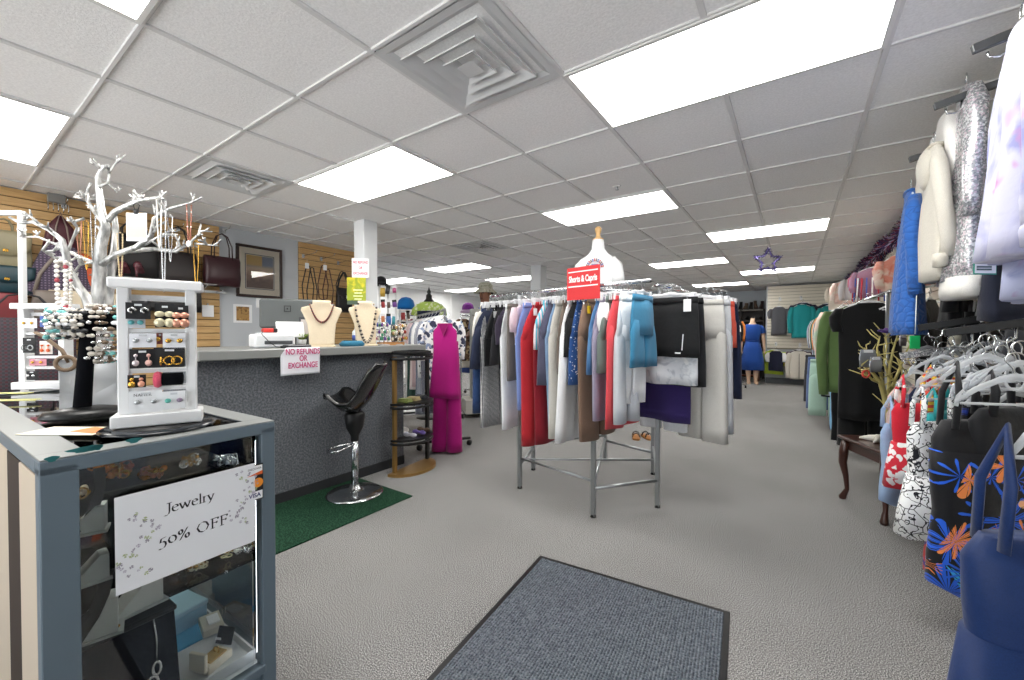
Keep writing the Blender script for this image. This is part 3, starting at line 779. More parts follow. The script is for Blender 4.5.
MB().box((0, 0, .04), (.05, .004, .045), M=Matrix.Rotation(R(-20), 4, 'X')).build('card', BLACK, t); MB().box((0, -.012, .046), (.018, .002, .006)).build('slot', PAPER, t)
t = in_case('gift_box', 'pale blue gift box standing behind the white tray in the showcase', 'box', -.42, -.10, .262, R(8))
MB().box((0, 0, .03), (.13, .11, .06), .003).build('box_base', P('#8fb7cf', .7), t); MB().box((0, 0, .067), (.135, .115, .016), .003).build('lid', P('#a8cadd', .7), t)
t = in_case('watch_box', 'low grey jewelry box with a small card beside the blue gift box', 'box', -.30, -.05, .272, R(-12))
MB().box((0, 0, .012), (.09, .055, .024), .002).build('box_base', P('#cfc9bb', .7), t); MB().box((0, .005, .026), (.05, .03, .004)).build('label_card', PAPER, t)
# velvet risers and jewellery on the glass shelves
def cluster(name, label, x, y, z, cols, n=26, s=.045, cat='brooch'):
    t = in_case(name, label, cat, x, y, z); r = random.Random(hash_(label))
    for ci, m in enumerate(cols):
        b = MB()
        for k in range(n//len(cols)):
            a = r.uniform(0, 2*PI); q = s*math.sqrt(r.random()); c = (q*math.cos(a), q*.7*math.sin(a), .008+.018*r.random())
            if r.random() < .5: b.ball(c, r.uniform(.004, .008), 8, 5)
            else: b.ring(c, r.uniform(.006, .012), .002, 10, 5, axis=r.choice('XYZ'))
        b.build(('stones', 'gold_links', 'beads')[ci], m, t)
    return t
def hash_(s):
    h = 7
    for ch in s: h = (h*31+ord(ch)) % 100003
    return h
AMB = P('#c1722a', .25, .3); PINKS = P('#b5655a', .3, .3)
for name, lab, x, y, w, d_, h in (('velvet_riser', 'deep navy velvet block behind the sale sign on the upper shelf', -.30, -.22, .10, .30, .05), ('velvet_riser', 'charcoal velvet slab at the far end of the upper shelf', -.85, -.31, .4, .22, .08)):
    t = in_case(name, lab, 'display stand', x, y, .80); MB().box((0, 0, h/2), (w, d_, h), .004).build('pad', P('#181b24', .95, spec=.1), t); MB().box((0, 0, .002), (w*1.02, d_*1.02, .004)).build('base_board', BLACK, t)
def pinned(name, lab, px, py, cols, n, s, cat='brooch', off=-.16):
    q = on_face(px, py, off); return cluster(name, lab, q.x, q.y, q.z-.012, cols, n, s, cat)
pinned('brooch', 'amber and gold brooch pinned near the corner post', 103, 466, [AMB, GOLD], 26, .03)
pinned('beaded_necklace', 'pink and amber beaded tassel necklace left above the sale sign', 119, 472, [PINKS, GOLD, AMB], 40, .036, 'necklace')
pinned('chain_necklace', 'gold and coral fringe necklace above the sale sign', 152, 474, [GOLD, PINKS, AMB], 44, .036, 'necklace')
pinned('brooch', 'gold leaf brooch right of the coral fringe necklace', 191, 462, [GOLD, SILVER], 24, .03)
pinned('brooch', 'grey crystal brooch by the glass corner above the sign', 226, 462, [SILVER, P('#9aa2a8', .2, .7)], 36, .036)
cluster('brooch', 'pale gold filigree brooch on the lower glass shelf', -.26, -.13, .522, [GOLD, SILVER], 30, .05)
cluster('bracelet', 'gold link bracelet lying behind the crossed black ribbon', -.11, -.34, .522, [GOLD, GOLD], 16, .05, 'bracelet')
for i, (x, y, z, rz, lab) in enumerate(((-.09, -.37, .53, R(75), 'white slanted ring stand on the middle shelf by the corner post'), (-.13, -.28, .53, R(95), 'white slanted ring stand just behind the sale sign'), (-.075, -.375, .268, R(70), 'white slanted ring stand low down beside the necklace easel'))):
    t = in_case('ring_stand', lab, 'display stand', x, y, z-.004, rz, 'white ring stands')
    b = MB(); b.prism([(-.05, 0), (.05, 0), (.05, .085), (.03, .085)], .05).build('wedge', P('#cfd2cf', .6), t); MB().box((0, 0, .003), (.12, .06, .006)).build('foot', P('#b9bcba', .6), t)
for nm, lab, px, py, off, cols, n, s_, ct in (('brooch', 'cream and gold cameo brooch beside the corner post', 79, 494, -.08, [P('#d8ccb4', .4), GOLD], 20, .022, 'brooch'), ('brooch', 'gold filigree flower brooch right of the necklace easel', 196, 566, -.20, [GOLD, P('#d9d2b8', .3)], 26, .03, 'brooch'), ('brooch', 'pale gold leaf brooch beneath the sale sign right corner', 226, 552, -.20, [P('#d9cfa4', .3, .4), GOLD], 26, .03, 'brooch'), ('chain_necklace', 'white bead chain heaped under the sale sign', 243, 548, -.16, [P('#e6e4dc', .3), SILVER], 36, .03, 'necklace')):
    pinned(nm, lab, px, py, cols, n, s_, ct, off)
for i, (px, py, rz, lab) in enumerate(((84, 520, 70, 'white slanted ring stand highest beside the corner post'), (86, 570, 85, 'white slanted ring stand under the black ribbon'))):
    q = on_face(px, py, -.075)
    t = in_case('ring_stand', lab, 'display stand', q.x, q.y, q.z-.03, R(rz), 'white ring stands')
    b = MB(); b.prism([(-.035, 0), (.035, 0), (.035, .06), (.02, .06)], .04).build('wedge', P('#dfe2df', .6), t); MB().box((0, 0, .003), (.08, .045, .006)).build('foot', P('#c9ccca', .6), t)
t = in_case('velvet_ribbon', 'black velvet ribbon hanging crosswise inside the showcase glass', 'ribbon', -.028, 0, 0)
def rib(pts, w=.022):
    P3 = [on_face(*p, off=-.03) for p in pts]
    return MB().tube([tuple(p) for p in P3], [w]*len(P3), 8, flat=.16)
rib([(103, 470), (104, 490), (97, 512), (88, 535)], .010).build('upper_strip', P('#232426', .9), t)
rib([(112, 574), (106, 600), (96, 622), (84, 640), (70, 662)], .013).build('lower_strip', P('#232426', .9), t)
rib([(70, 634), (86, 626), (100, 614)], .011).build('knot', P('#232426', .9), t)

# ================================================================ ON TOP OF THE SHOWCASE
def earring_stand(label, loc, rz, k=.70):
    t = thing('earring_stand', label, 'display stand', loc, rz, 'white wooden earring stands')
    for sx in (-1, 1): MB().box((sx*.096*k, 0, .195), (.032*k, .042, .325), .002).build('post', WHITE, t)
    MB().box((0, 0, .017), (.26*k, .075, .032), .003).build('base', WHITE, t)
    MB().box((0, 0, .366), (.268*k, .07, .025), .003).build('top_bar', WHITE, t)
    for z in (.095, .142, .246): MB().box((0, 0, z), (.166*k, .03, .011), .001).build('shelf', WHITE, t)
    MB().box((0, .012, .332), (.166*k, .014, .015)).build('cross_rail', WHITE, t)
    return t
bl, br = at(109, 431, Z=ZT+.014), at(202, 422, Z=ZT+.014)
ra = math.atan2((br-bl).y, (br-bl).x); cs = (bl+br)/2
fwd = Vector((-math.sin(ra), math.cos(ra), 0))
cs = cs + fwd*.042
ws = (br-bl).length
sc1 = ws/.255
earring_stand('white wooden earring stand nearest the viewer on a black turntable', (cs.x, cs.y, ZT+.014), ra)
MST = Matrix.Translation((cs.x, cs.y, ZT+.014)) @ Matrix.Rotation(ra, 4, 'Z')
t = thing('turntable', 'round black turntable base under the nearest white earring stand', 'turntable', (cs.x, cs.y, ZT+.003), 0)
MB().lathe([(.115, 0), (.12, .002), (.12, .006), (.115, .009)], n=32).build('disc', P('#10161d', .15), t)
MB().lathe([(.09, .0085), (.09, .0105)], n=32).build('bearing', BLACK, t)
def ear_card(label, x, z, w, h, col, M=None, y=-.030, kind='stud', m1=GOLD, n=2, m2=None):
    kx = .70 if M is None else .86
    x *= kx; w *= kx; z *= .95; h *= .95
    M = M if M is not None else MST
    p = M @ Vector((x, y, z)); rz = math.atan2(M[1][0], M[0][0])
    t = thing('earring_card', label, 'earring card', p, rz, 'earring cards on the white stands')
    MB().box((0, 0, h/2), (w, .0015, h)).build('card', P(col, .7), t)
    MB().box((0, -.0012, h*.86), (min(.022, w*.3), .0008, .005)).build('hang_slot', P('#d8dadd' if col < '#8' else '#c5c8cc', .7), t)
    for i in range(n):
        u = (-.25+.5*i/(max(1, n-1))) * w
        b = MB()
        if kind == 'stud': b.ball((u, -.006, h*.5), .0066, 10, 6, (1, .6, .9))
        elif kind == 'hoop': b.ring((u, -.009, h*.35), .0105, .0022, 16, 6, M=None, axis='Y' if i else 'X')
        elif kind == 'drop': b.ball((u, -.005, h*.66), .0046, 8, 5).ball((u, -.006, h*.28), .0072, 10, 6, (1, .6, 1.1)).cyl((u, -.005, h*.62), (u, -.005, h*.4), .0012, 5)
        elif kind == 'big': b.ball((u, -.008, h*.55), .0108, 12, 6, (1, .5, .72)).ball((u, -.010, h*.20), .0115, 12, 6, (1, .6, 1.0))
        elif kind == 'swirl': b.tube([(u+.008*math.cos(a)*(1-.06*k), -.004, h*.5+.008*math.sin(a)*(1-.06*k)) for k, a in enumerate([R(40*q) for q in range(8)])], .0026, 6)
        b.build('earring', m2 if (m2 and i) else m1, t)
ROSEG = P('#e3a58c', .3, .7); CREAMG = P('#d8cfae', .35, .4); TURQ = P('#59a9ae', .35); CRY = P('#d3c7c9', .15, .5); MULTI = P('#5fb3a6', .4)
ear_card('black card with silver swirl earrings on the top tier', -.052, .290, .068, .044, '#121317', kind='swirl', m1=SILVER)
ear_card('black card with large cream and gold dome earrings', .022, .268, .056, .066, '#121317', kind='big', m1=CREAMG)
ear_card('black card with rose gold dome earrings by the post', .068, .268, .046, .062, '#121317', kind='big', m1=ROSEG)
ear_card('pale card with turquoise bead earrings peeking at shelf edge', -.060, .266, .05, .03, '#c9ccd2', y=-.019, kind='stud', m1=TURQ)
ear_card('white card with tiny silver bow earrings under the top shelf', -.040, .214, .074, .038, '#e4e6ec', kind='stud', m1=STEEL)
ear_card('white card with amber and gold button earrings', .048, .210, .066, .043, '#eceef2', kind='stud', m1=GOLD)
ear_card('small patterned red card between the two white cards', .006, .222, .022, .03, '#8d4a44', y=-.02, n=1, kind='stud', m1=GOLD)
ear_card('black card with crystal and pink pearl drop earrings', -.042, .158, .070, .052, '#121317', kind='drop', m1=CRY, m2=P('#e2b3a7', .3))
ear_card('black card with gold hoops and clear top on the middle tier', .034, .158, .090, .055, '#121317', kind='hoop', m1=GOLD, n=3)
ear_card('dark card with gold and coral studs on the fourth tier', -.058, .107, .05, .034, '#1a1413', kind='drop', m1=GOLD, m2=ROSEG)
nap = 'white branded card with two silver studs on the bottom tier'
ear_card(nap, -.034, .038, .092, .060, '#e6e8ea', kind='stud', m1=STEEL)
nt_ = [o for o in COL.objects if o.get('label') == nap][0]
serif('NAPIER', nt_, -.006, .043, .0095, INK, Matrix.Translation((0, -.0014, 0)), nib=.11)
ear_card('white card with turquoise and coral button earrings on the bottom tier', .046, .042, .068, .05, '#e6e8ea', kind='stud', m1=MULTI, m2=P('#7f6f86', .4), y=-.034)
p = MST @ Vector((-.002, -.012, .118))
t = thing('scrunchie', 'coral pink hair scrunchie on the fourth tier of the near stand', 'scrunchie', p, ra)
MB().ring((0, 0, 0), .013, .009, 20, 8, axis='X').build('band', cloth('#df5a72'), t)
p = MST @ Vector((.028, -.012, .118))
t = thing('velvet_roll', 'black velvet bracelet roll beside the coral scrunchie', 'display roll', p, ra)
MB().tube([(-.023, 0, 0), (-.021, 0, 0), (.021, 0, 0), (.023, 0, 0)], [.010, .0165, .0165, .010], 16).build('roll', VELVET, t)
MB().cyl((-.025, 0, 0), (-.022, 0, 0), .006).build('end_cap', BLACK, t)
# second stand further along
b2l = at(20, 389, Z=ZT+.004); rb = R(38)
c2 = b2l + Vector((math.cos(rb), math.sin(rb), 0))*.112
earring_stand('second white earring stand behind the silver gift bag', (c2.x, c2.y, ZT+.004), rb, .86)
MS2 = Matrix.Translation((c2.x, c2.y, ZT+.004)) @ Matrix.Rotation(rb, 4, 'Z')
for lab, x, z, w, h, col, kd, m1 in (('white card with gold studs on top tier of the second stand', -.045, .285, .075, .044, '#e8e8ea', 'stud', GOLD), ('black card with dark hoops in the middle of the second stand', -.045, .170, .06, .07, '#141416', 'hoop', STEEL), ('black square card on the bottom tier of the second stand', -.035, .045, .052, .042, '#141416', 'stud', SILVER), ('white card with orange drops on the second stand', .035, .165, .06, .06, '#e4ded6', 'drop', P('#e5662a', .4)), ('pink striped card low on the second stand', -.005, .112, .08, .03, '#d9919d', 'stud', GOLD), ('blue and white card behind the pearl strand', .038, .29, .06, .05, '#4a64a8', 'stud', SILVER)):
    ear_card(lab, x, z, w, h, col, MS2, kind=kd, m1=m1)
# leaflets
t = thing('leaflet', 'pale paper leaflet with orange panel lying before the turntable', 'leaflet', at(72, 431, Z=ZT+.0035), R(28))
MB().box((0, 0, .0006), (.19, .085, .0012), rz=R(6)).build('sheet', P('#efe6d2', .8), t); MB().box((.05, .01, .0016), (.08, .05, .0008), rz=R(-8)).build('orange_panel', P('#d9824a', .7), t)
# hair clips
for i, (x, y, lab) in enumerate(((14, 394, 'pale yellow hair clip lying at the showcase back edge'), (17, 401, 'second pale yellow hair clip nearer the leaflet'))):
    t = thing('hair_clip', lab, 'hair clip', at(x, y, Z=ZT+.006), R(35+10*i), 'pale yellow hair clips')
    YL = P('#d9d58e', .5); MB().box((0, .006, .004), (.13, .008, .004), .001, rz=R(4)).build('upper_arm', YL, t); MB().box((0, -.006, .003), (.13, .008, .004), .001, rz=R(-4)).build('lower_arm', YL, t)
# T-bar with bracelets
p = at(88, 416, Z=ZT+.0035)
t = thing('bracelet_stand', 'black velvet T-bar bracelet stand between the silver bag and earring stand', 'display stand', p, ra+R(12))
MB().lathe([(.085, 0), (.088, .006), (.08, .02), (.03, .03)], n=28, sx=1.15, sy=.75).build('base', P('#08090b', .35), t)
zt_ = depth(p)*(408-0)/408.4
hs = depth(p)/CAM_F*(410-318)
MB().tube([(-.012, 0, .02), (-.004, 0, hs*.55), (.004, 0, hs)], [.021, .019, .018], 14).build('post', VELVET, t)
MB().tube([(-.075, 0, hs+.012), (-.07, 0, hs+.012), (.085, 0, hs+.012), (.09, 0, hs+.012)], [.02, .028, .028, .02], 16).build('bar', VELVET, t)
rr = random.Random(3)
BC = [P('#6fb7b5', .35), P('#e7e3da', .35), P('#2a2c30', .35), P('#c9c2b8', .3), SILVER, P('#6c5a48', .4), P('#efeff2', .25)]
for i, (u, lab) in enumerate(((-.062, 'turquoise and white bead bracelet at the end of the velvet bar'), (-.044, 'chunky silver and black bead bracelet on the velvet bar'), (-.024, 'white shell bracelet tangled mid bar'), (.02, 'brown and silver bead bracelet looped low on the bar'), (.04, 'red and pearl bead bracelet hanging lowest'), (.058, 'green glass bead bracelet by the earring stand post'))):
    m = t.matrix_basis if False else Matrix.Translation(p) @ Matrix.Rotation(ra+R(12), 4, 'Z')
    bt = thing('bracelet', lab, 'bracelet', m @ Vector((u, 0, hs+.012)), ra+R(12), 'bead bracelets on the velvet bar')
    rad = .036+.012*(i > 2); n = 27
    b = MB()
    for k2 in range(3):
        b.mi = k2
        for rep in range(3):
            for k in range(k2, n, 3):
                a = 2*PI*k/n
                b.ball((rr.uniform(-.012, .012)+(rep-1)*.009, rad*1.1*math.sin(a)+rr.uniform(-.005, .005), rad*math.cos(a)*1.15-.012-(.03 if i > 2 else 0)*(1-math.cos(a))), rr.uniform(.004, .0075), 7, 5, (1.3, .8, 1))
    b.build('beads', [BC[i % 7], BC[(i+1) % 7], BC[(i*2+4) % 7]], bt)
# silver gift bag
gb = at(88, 409, Z=ZT+.0035)
def crumple(c1, c2):
    m, nt, b = new_mat('crinkled_silver'); n = node(nt, 'ShaderNodeTexVoronoi', i_Scale=16.0, feature='SMOOTH_F1'); nt.links.new(coords(nt), n.inputs['Vector'])
    nt.links.new(ramp(nt, n.outputs['Distance'], [(.1, c1), (.7, c2)]), b.inputs['Base Color']); b.inputs['Roughness'].default_value = .4; b.inputs['Metallic'].default_value = .5
    bump(nt, n.outputs['Distance'], b, .7, .02); return m
t = thing('gift_bag', 'crinkled silver gift bag with brown handles behind the velvet bracelet bar', 'gift bag', gb+fwd*.03, ra+R(4))
dg_ = depth(gb); gw, gh = dg_/CAM_F*40, dg_/CAM_F*50
b = MB(); b.loft([[(-gw*.5, -.03, 0), (gw*.5, -.03, 0), (gw*.5, .03, 0), (-gw*.5, .03, 0)], [(-gw*.49, -.034, gh*.5), (gw*.51, -.026, gh*.5), (gw*.5, .034, gh*.5), (-gw*.5, .03, gh*.5)], [(-gw*.5, -.03, gh), (gw*.5, -.03, gh), (gw*.5, .03, gh), (-gw*.5, .03, gh)]], smooth=False).build('bag_body', crumple('#f2f3f4', '#aeb2b5'), t)
BRN = P('#7a6652', .7)
b = MB(); b.tube([(-.045, -.02, gh-.01), (-.06, -.02, gh+.03), (-.10, -.015, gh+.075), (-.115, -.01, gh+.085)], .017, 10, flat=.3).build('handle', BRN, t)
MB().ring((-.05, -.034, gh-.012), .022, .006, 18, 8, axis='Y').build('loop_handle', BRN, t)

# ---------------------------------------------------------------- silver jewelry tree
TD = 1.55
base = at(101, 392, Z=ZT+.0035); TD = depth(base)
SILT = P('#dcdcda', .32, .35, name='silver_leaf_bark')
def barkmat():
    m, nt, b = new_mat('silver_bark'); n = node(nt, 'ShaderNodeTexNoise', i_Scale=45.0, i_Detail=5.0); nt.links.new(coords(nt, (1, 1, .3)), n.inputs['Vector'])
    nt.links.new(ramp(nt, n.outputs['Fac'], [(.35, '#8d8e8d'), (.62, '#e9e9e7')]), b.inputs['Base Color']); b.inputs['Metallic'].default_value = .6; b.inputs['Roughness'].default_value = .32
    bump(nt, n.outputs['Fac'], b, .5, .006); return m
BARK = barkmat()
tree = thing('jewelry_tree', 'tall silver branching jewelry display tree on the showcase', 'jewelry tree', base)
def br_(pts, r0, r1, dd0, dd1, name='branch'):
    n = len(pts); out = []; rs = []
    for i, (x, y) in enumerate(pts):
        f = i/max(1, n-1); out.append(at(x, y, D=TD+dd0+(dd1-dd0)*f)-base); rs.append(r0+(r1-r0)*f)
    # smooth
    P_ = [out[0]]; Q = [rs[0]]
    for i in range(1, n): P_ += [(out[i-1]+out[i])/2, out[i]]; Q += [(rs[i-1]+rs[i])/2, rs[i]]
    MB().tube(P_, Q, 8).build(name, BARK, tree)
    return out
rt_ = random.Random(21)
def twigs(pts3, n, s, dirb):
    for i in range(n):
        b = MB()
        k = rt_.randrange(1, len(pts3)); f = rt_.random(); p = pts3[k-1].lerp(pts3[k], f)
        d = Vector((rt_.uniform(-1, 1), rt_.uniform(-1, 1), rt_.uniform(-.2, 1)))+Vector(dirb)*.6; d.normalize()
        L = s*rt_.uniform(.6, 1.3); m = p+d*L*.5+Vector((rt_.uniform(-1, 1), rt_.uniform(-1, 1), rt_.uniform(-.3, 1)))*L*.15; e = p+d*L
        b.tube([p, m, e], [.0055, .0042, .0026], 6)
        for q in range(2):
            d2 = (d+Vector((rt_.uniform(-1, 1), rt_.uniform(-1, 1), rt_.uniform(-.5, .9)))*.9).normalized()
            b.tube([m, m+d2*L*.28, m+d2*L*.45+Vector((0, 0, L*.06))], [.0042, .003, .0022], 5)
        b.build('twig', BARK, tree)
BR = [([(101, 390), (98, 350), (98, 310), (99.5, 268), (100.5, 246), (106, 227), (101.5, 212), (99.3, 194), (98, 178), (101, 170), (107, 165)], .030, .005, 0, -.02, 'trunk', 4, (0, 0, .5)),
 ([(104, 390), (106, 330), (108, 300), (110.5, 274), (115, 249), (115.5, 227), (114, 213)], .024, .009, .03, .06, 'trunk', 1, (0, 0, .3)),
 ([(99, 385), (92, 315), (86, 297), (77, 285), (68, 267), (66, 255), (62, 240), (49, 229.5), (33, 222), (20, 223), (9, 217)], .020, .004, -.02, -.16, 'branch', 9, (-.6, 0, .3)),
 ([(97, 264), (84, 259), (73, 254), (62, 247), (38, 237), (19, 237)], .009, .003, -.02, .10, 'branch', 6, (-.6, -.3, .1)),
 ([(105, 224), (115, 212), (130, 205), (141, 200), (159, 197.5), (164, 199)], .013, .004, 0, -.10, 'branch', 7, (.6, 0, .3)),
 ([(99, 266), (117, 254), (137, 247), (151, 236), (154.5, 218.5), (170, 208.5), (190, 203), (202, 197.5)], .014, .003, -.01, -.05, 'branch', 11, (.5, -.2, .4)),
 ([(102, 262), (124, 251.5), (154, 249), (176, 251.5), (190, 243), (198.7, 234), (201, 224)], .012, .003, .02, .12, 'branch', 9, (.6, .3, .2)),
 ([(130, 250), (146, 244), (160, 236), (168, 232)], .007, .003, 0, .08, 'branch', 4, (.5, .3, .1)),
 ([(190, 243), (205, 244.5), (219, 246)], .005, .002, .10, .12, 'branch', 3, (.6, 0, .1)),
 ([(104, 224), (93, 209.6), (86, 198.6), (73, 197.5)], .010, .003, 0, .04, 'branch', 8, (-.6, .2, .3)),
 ([(89, 203), (87.5, 190)], .005, .003, .02, .02, 'branch', 1, (0, 0, .6)),
 ([(99.5, 187), (108, 183), (109.5, 172), (115, 164), (120, 160)], .006, .003, -.02, .0, 'branch', 3, (.4, 0, .5)),
 ([(108, 184), (113, 188), (117, 193)], .004, .002, -.01, -.03, 'branch', 1, (.3, 0, 0)),
 ([(66, 256), (72, 241), (77, 228), (74, 220)], .006, .003, -.06, -.12, 'branch', 4, (.3, 0, .4)),
 ([(66, 258), (55, 258), (48, 254), (42, 250)], .006, .003, -.04, -.12, 'branch', 4, (-.5, 0, .2)),
 ([(72, 275), (80, 265), (92, 262)], .005, .003, -.03, -.08, 'branch', 2, (.3, 0, .3))]
for pts, r0, r1, d0, d1, nm, nt2, dr in BR:
    o3 = br_(pts, r0, r1, d0, d1, nm)
    twigs(o3[max(0, len(o3)//3):], nt2, .045, dr)
b = MB(); b.lathe([(.075, 0), (.075, .008), (.05, .014), (.032, .04)], n=24).build('foot', BARK, tree)

def strand(name, label, px, y0, y1, D, mats, kind='chain', spread=2.0, br=.0018, cat='necklace'):
    a = at(px, y0, D=D); h = (y1-y0)*D/CAM_F; w = spread*D/CAM_F
    t = thing(name, label, cat, a, CAM_YAW, 'necklaces hanging from the silver tree')
    pts = [(-w*.45, -.006, 0), (-w*.5, -.003, -h*.5), (-w*.35, 0, -h*.93), (0, 0, -h), (w*.35, 0, -h*.93), (w*.5, .003, -h*.5), (w*.45, .006, 0), (0, 0, .006)]
    if kind == 'chain': MB().tube(pts, br, 6, True).build('chain', mats[0], t)
    else:
        L = []
        for i in range(len(pts)):
            p, q = Vector(pts[i]), Vector(pts[(i+1) % len(pts)]); n = max(1, int((q-p).length/(br*2.0)))
            L += [p.lerp(q, k/n) for k in range(n)]
        b = MB()
        for k, p in enumerate(L):
            b.mi = 1 if k % 9 == 4 and len(mats) > 1 else 0; b.ball(p, br, 7, 5)
        b.build('beads', mats[:2], t)
    if len(mats) > 2: MB().ball((0, -.004, -h-.008), .011, 10, 6, (1, .5, 1.3)).build('pendant', mats[2], t)
PEARL = P('#f2efe9', .25)
strand('pearl_necklace', 'long white bead strand hanging from the lowest tree branch', 61, 262, 335, TD-.13, [PEARL, P('#a8444f', .4), PEARL], 'bead', 6.5, .0085)
strand('pearl_necklace', 'shorter white bead strand with red beads beside the long one', 68, 264, 322, TD-.09, [PEARL, P('#a8444f', .4)], 'bead', 3, .006)
strand('chain_necklace', 'thin silver chain beside the trunk upper branch', 93, 211, 272, TD+.05, [SILVER], spread=2.2)
strand('chain_necklace', 'thin gold chain hanging further out from trunk', 86, 222, 270, TD+.07, [GOLD], spread=2.2)
strand('chain_necklace', 'fine rose chain nearest the purple pouch', 79, 221, 262, TD+.08, [ROSE], spread=2.0)
strand('bead_necklace', 'cream bead strand hanging straight below the tag card', 120, 234, 279, TD-.02, [P('#d9c39a', .4)], 'bead', 3, .0032)
strand('chain_necklace', 'long pale chain hanging from the top of the right-hand branch', 163, 200, 292, TD-.06, [SILVER], spread=2.6, br=.0022)
strand('chain_necklace', 'white cord necklace beside the long pale chain', 159, 200, 248, TD-.08, [PEARL], spread=2.4, br=.0024)
strand('bead_necklace', 'short copper bead necklace with white pendant at the branch end', 189, 205, 242, TD-.04, [P('#b4735e', .4), PEARL, PEARL], 'bead', 2.6, .0032)
strand('chain_necklace', 'pale gold chain hanging in front of the maroon handbag', 196, 242, 284, TD+.10, [GOLD], spread=3)
strand('chain_necklace', 'thin white chain hanging over the black handbag', 170, 216, 262, TD-.04, [SILVER], spread=2.2)
# tag card clipped to a branch
p = at(136.5, 212, D=TD-.10); k = (TD-.10)/CAM_F
t = thing('necklace_card', 'white and cream necklace card clipped to the tree branch', 'card', p, CAM_YAW+R(5))
MB().box((0, 0, -15*k), (19*k, .002, 28*k)).build('card', P('#eceef1', .7), t); MB().box((0, -.0016, -20*k), (17.5*k, .001, 12*k)).build('cream_panel', P('#e2d3ad', .7), t)
b = MB(); b.box((0, -.002, .002), (.016, .012, .02), .003); b.tube([(-.006, 0, .01), (-.012, 0, .028), (0, 0, .036), (.012, 0, .028), (.006, 0, .01)], .0018, 6); b.build('binder_clip', BLACK, t)
#, SW, sgw, sgh, P1, P0)
# ================================================================ LEFT WALL: bags, picture, hooks
def rrect(w, d, z, y0=0.0, n=24, e=.55):
    out = []
    for i in range(n):
        a = 2*PI*i/n; c, s = math.cos(a), math.sin(a)
        out.append((w/2*math.copysign(abs(c)**e, c), y0+d/2*math.copysign(abs(s)**e, s), z))
    return out
def handbag(name, label, pos, rz, w, h, d, mat, handle=0.0, hmat=None, flap=None, taper=.85, hw=.5, buckle=None, strap=0, group='bags on the slat wall', sag=0.0, tagm=None):
    """bag body hangs down from z=0 (mouth) to -h; handle loops rise above"""
    t = thing(name, label, 'bag', pos, rz, group)
    b = MB(); rg = []
    for f, ww, dd in ((1, .88, .7), (.97, .96, .95), (.7, 1.0, 1.05), (.4, .97, 1.0), (.12, taper+.03, .7), (0, taper, .45)):
        rg.append([(x, y, z+sag*math.cos(PI*x/w)*(-1 if f < .2 else 0)) for x, y, z in rrect(w*ww, d*dd, -h*f)])
    b.loft(rg).build('bag_body', mat, t)
    hm = hmat or mat
    if handle:
        for sy in (-1, 1):
            pts = [(-w*hw/2, sy*d*.3, -h*.10), (-w*hw/2*.95, sy*d*.26, handle*.45), (-w*hw/2*.55, sy*d*.12, handle*.88), (0, sy*d*.05, handle), (w*hw/2*.55, sy*d*.12, handle*.88), (w*hw/2*.95, sy*d*.26, handle*.45), (w*hw/2, sy*d*.3, -h*.10)]
            MB().tube(pts, .009, 8, flat=.7).build('handle', hm, t)
    if strap:
        pts = [(-w*.42, 0, -.02), (-w*.30, 0, strap*.5), (-.01, 0, strap), (.01, 0, strap), (w*.30, 0, strap*.5), (w*.42, 0, -.02)]
        MB().tube(pts, .007, 6, flat=2.0).build('strap', hm, t)
    if flap:
        b = MB(); b.sheet(lambda u, v: (w*.49*(2*u-1)*(1-.08*v), -d*.47-.012-.014*math.sin(PI*v*.8), -.0-h*.62*v*(1-.25*abs(2*u-1)**3)), 10, 6, .006); fl = b.build('flap', flap, t)
        MB().box((0, -d*.5-.03, -h*.5), (.03, .01, .022), .003).build('clasp', GOLD, fl)
    if buckle: MB().box((0, -d*.55, -h*.45), (w*.5, .012, .02), .003).build('buckle_band', buckle, t)
    if tagm: MB().box((w*.1, -d*.6-.01, -h*.35), (.05, .003, .06)).build('price_tag', tagm, t)
    return t
def lw(x, y, off=.10): return at(x, y, X=XL+.03+off)
H90 = PI/2
LEA = lambda c, r=.45: P(c, r)
TAN, TEALL, RED_, MAR, PUR, BLK = LEA('#8d8569'), LEA('#1f3b44'), LEA('#7d1f26'), LEA('#4a1c28'), LEA('#4a3a52', .6), LEA('#151315')
def peg(label, x, y, L=.22, loop=False):
    p = at(x, y, X=XL+.03)
    t = thing('slat_hook', label, 'hook', p, H90, 'chrome hooks on the slat walls')
    MB().box((0, -.004, 0), (.035, .008, .05), .002).build('back_plate', CHROME, t)
    MB().tube([(0, 0, 0), (0, -L*.9, .012), (0, -L, .035)], .004, 6).build('peg', CHROME, t); return p
handbag('handbag', 'olive tan satchel at the top of the bag column by the white pole', lw(4, 231), H90, .30, .33, .10, TAN, handle=.10, flap=TAN, hw=.3)
handbag('clutch_bag', 'dark teal flap clutch hanging below the olive satchel', lw(6, 266), H90, .32, .22, .09, TEALL, flap=TEALL)
handbag('tote_bag', 'deep red slouchy tote hanging under the teal clutch', lw(3, 289), H90, .36, .50, .10, RED_, taper=.45, strap=.12)
handbag('tote_bag', 'charcoal plaid tote with red lines low behind the second earring stand', lw(24, 318, .25), H90, .60, .62, .16, cloth('#3d3d42', 'check', '#55333a', '#4a4a50', .9), handle=.2, hmat=P('#2c2a2e', .7), taper=.95, hw=.5)
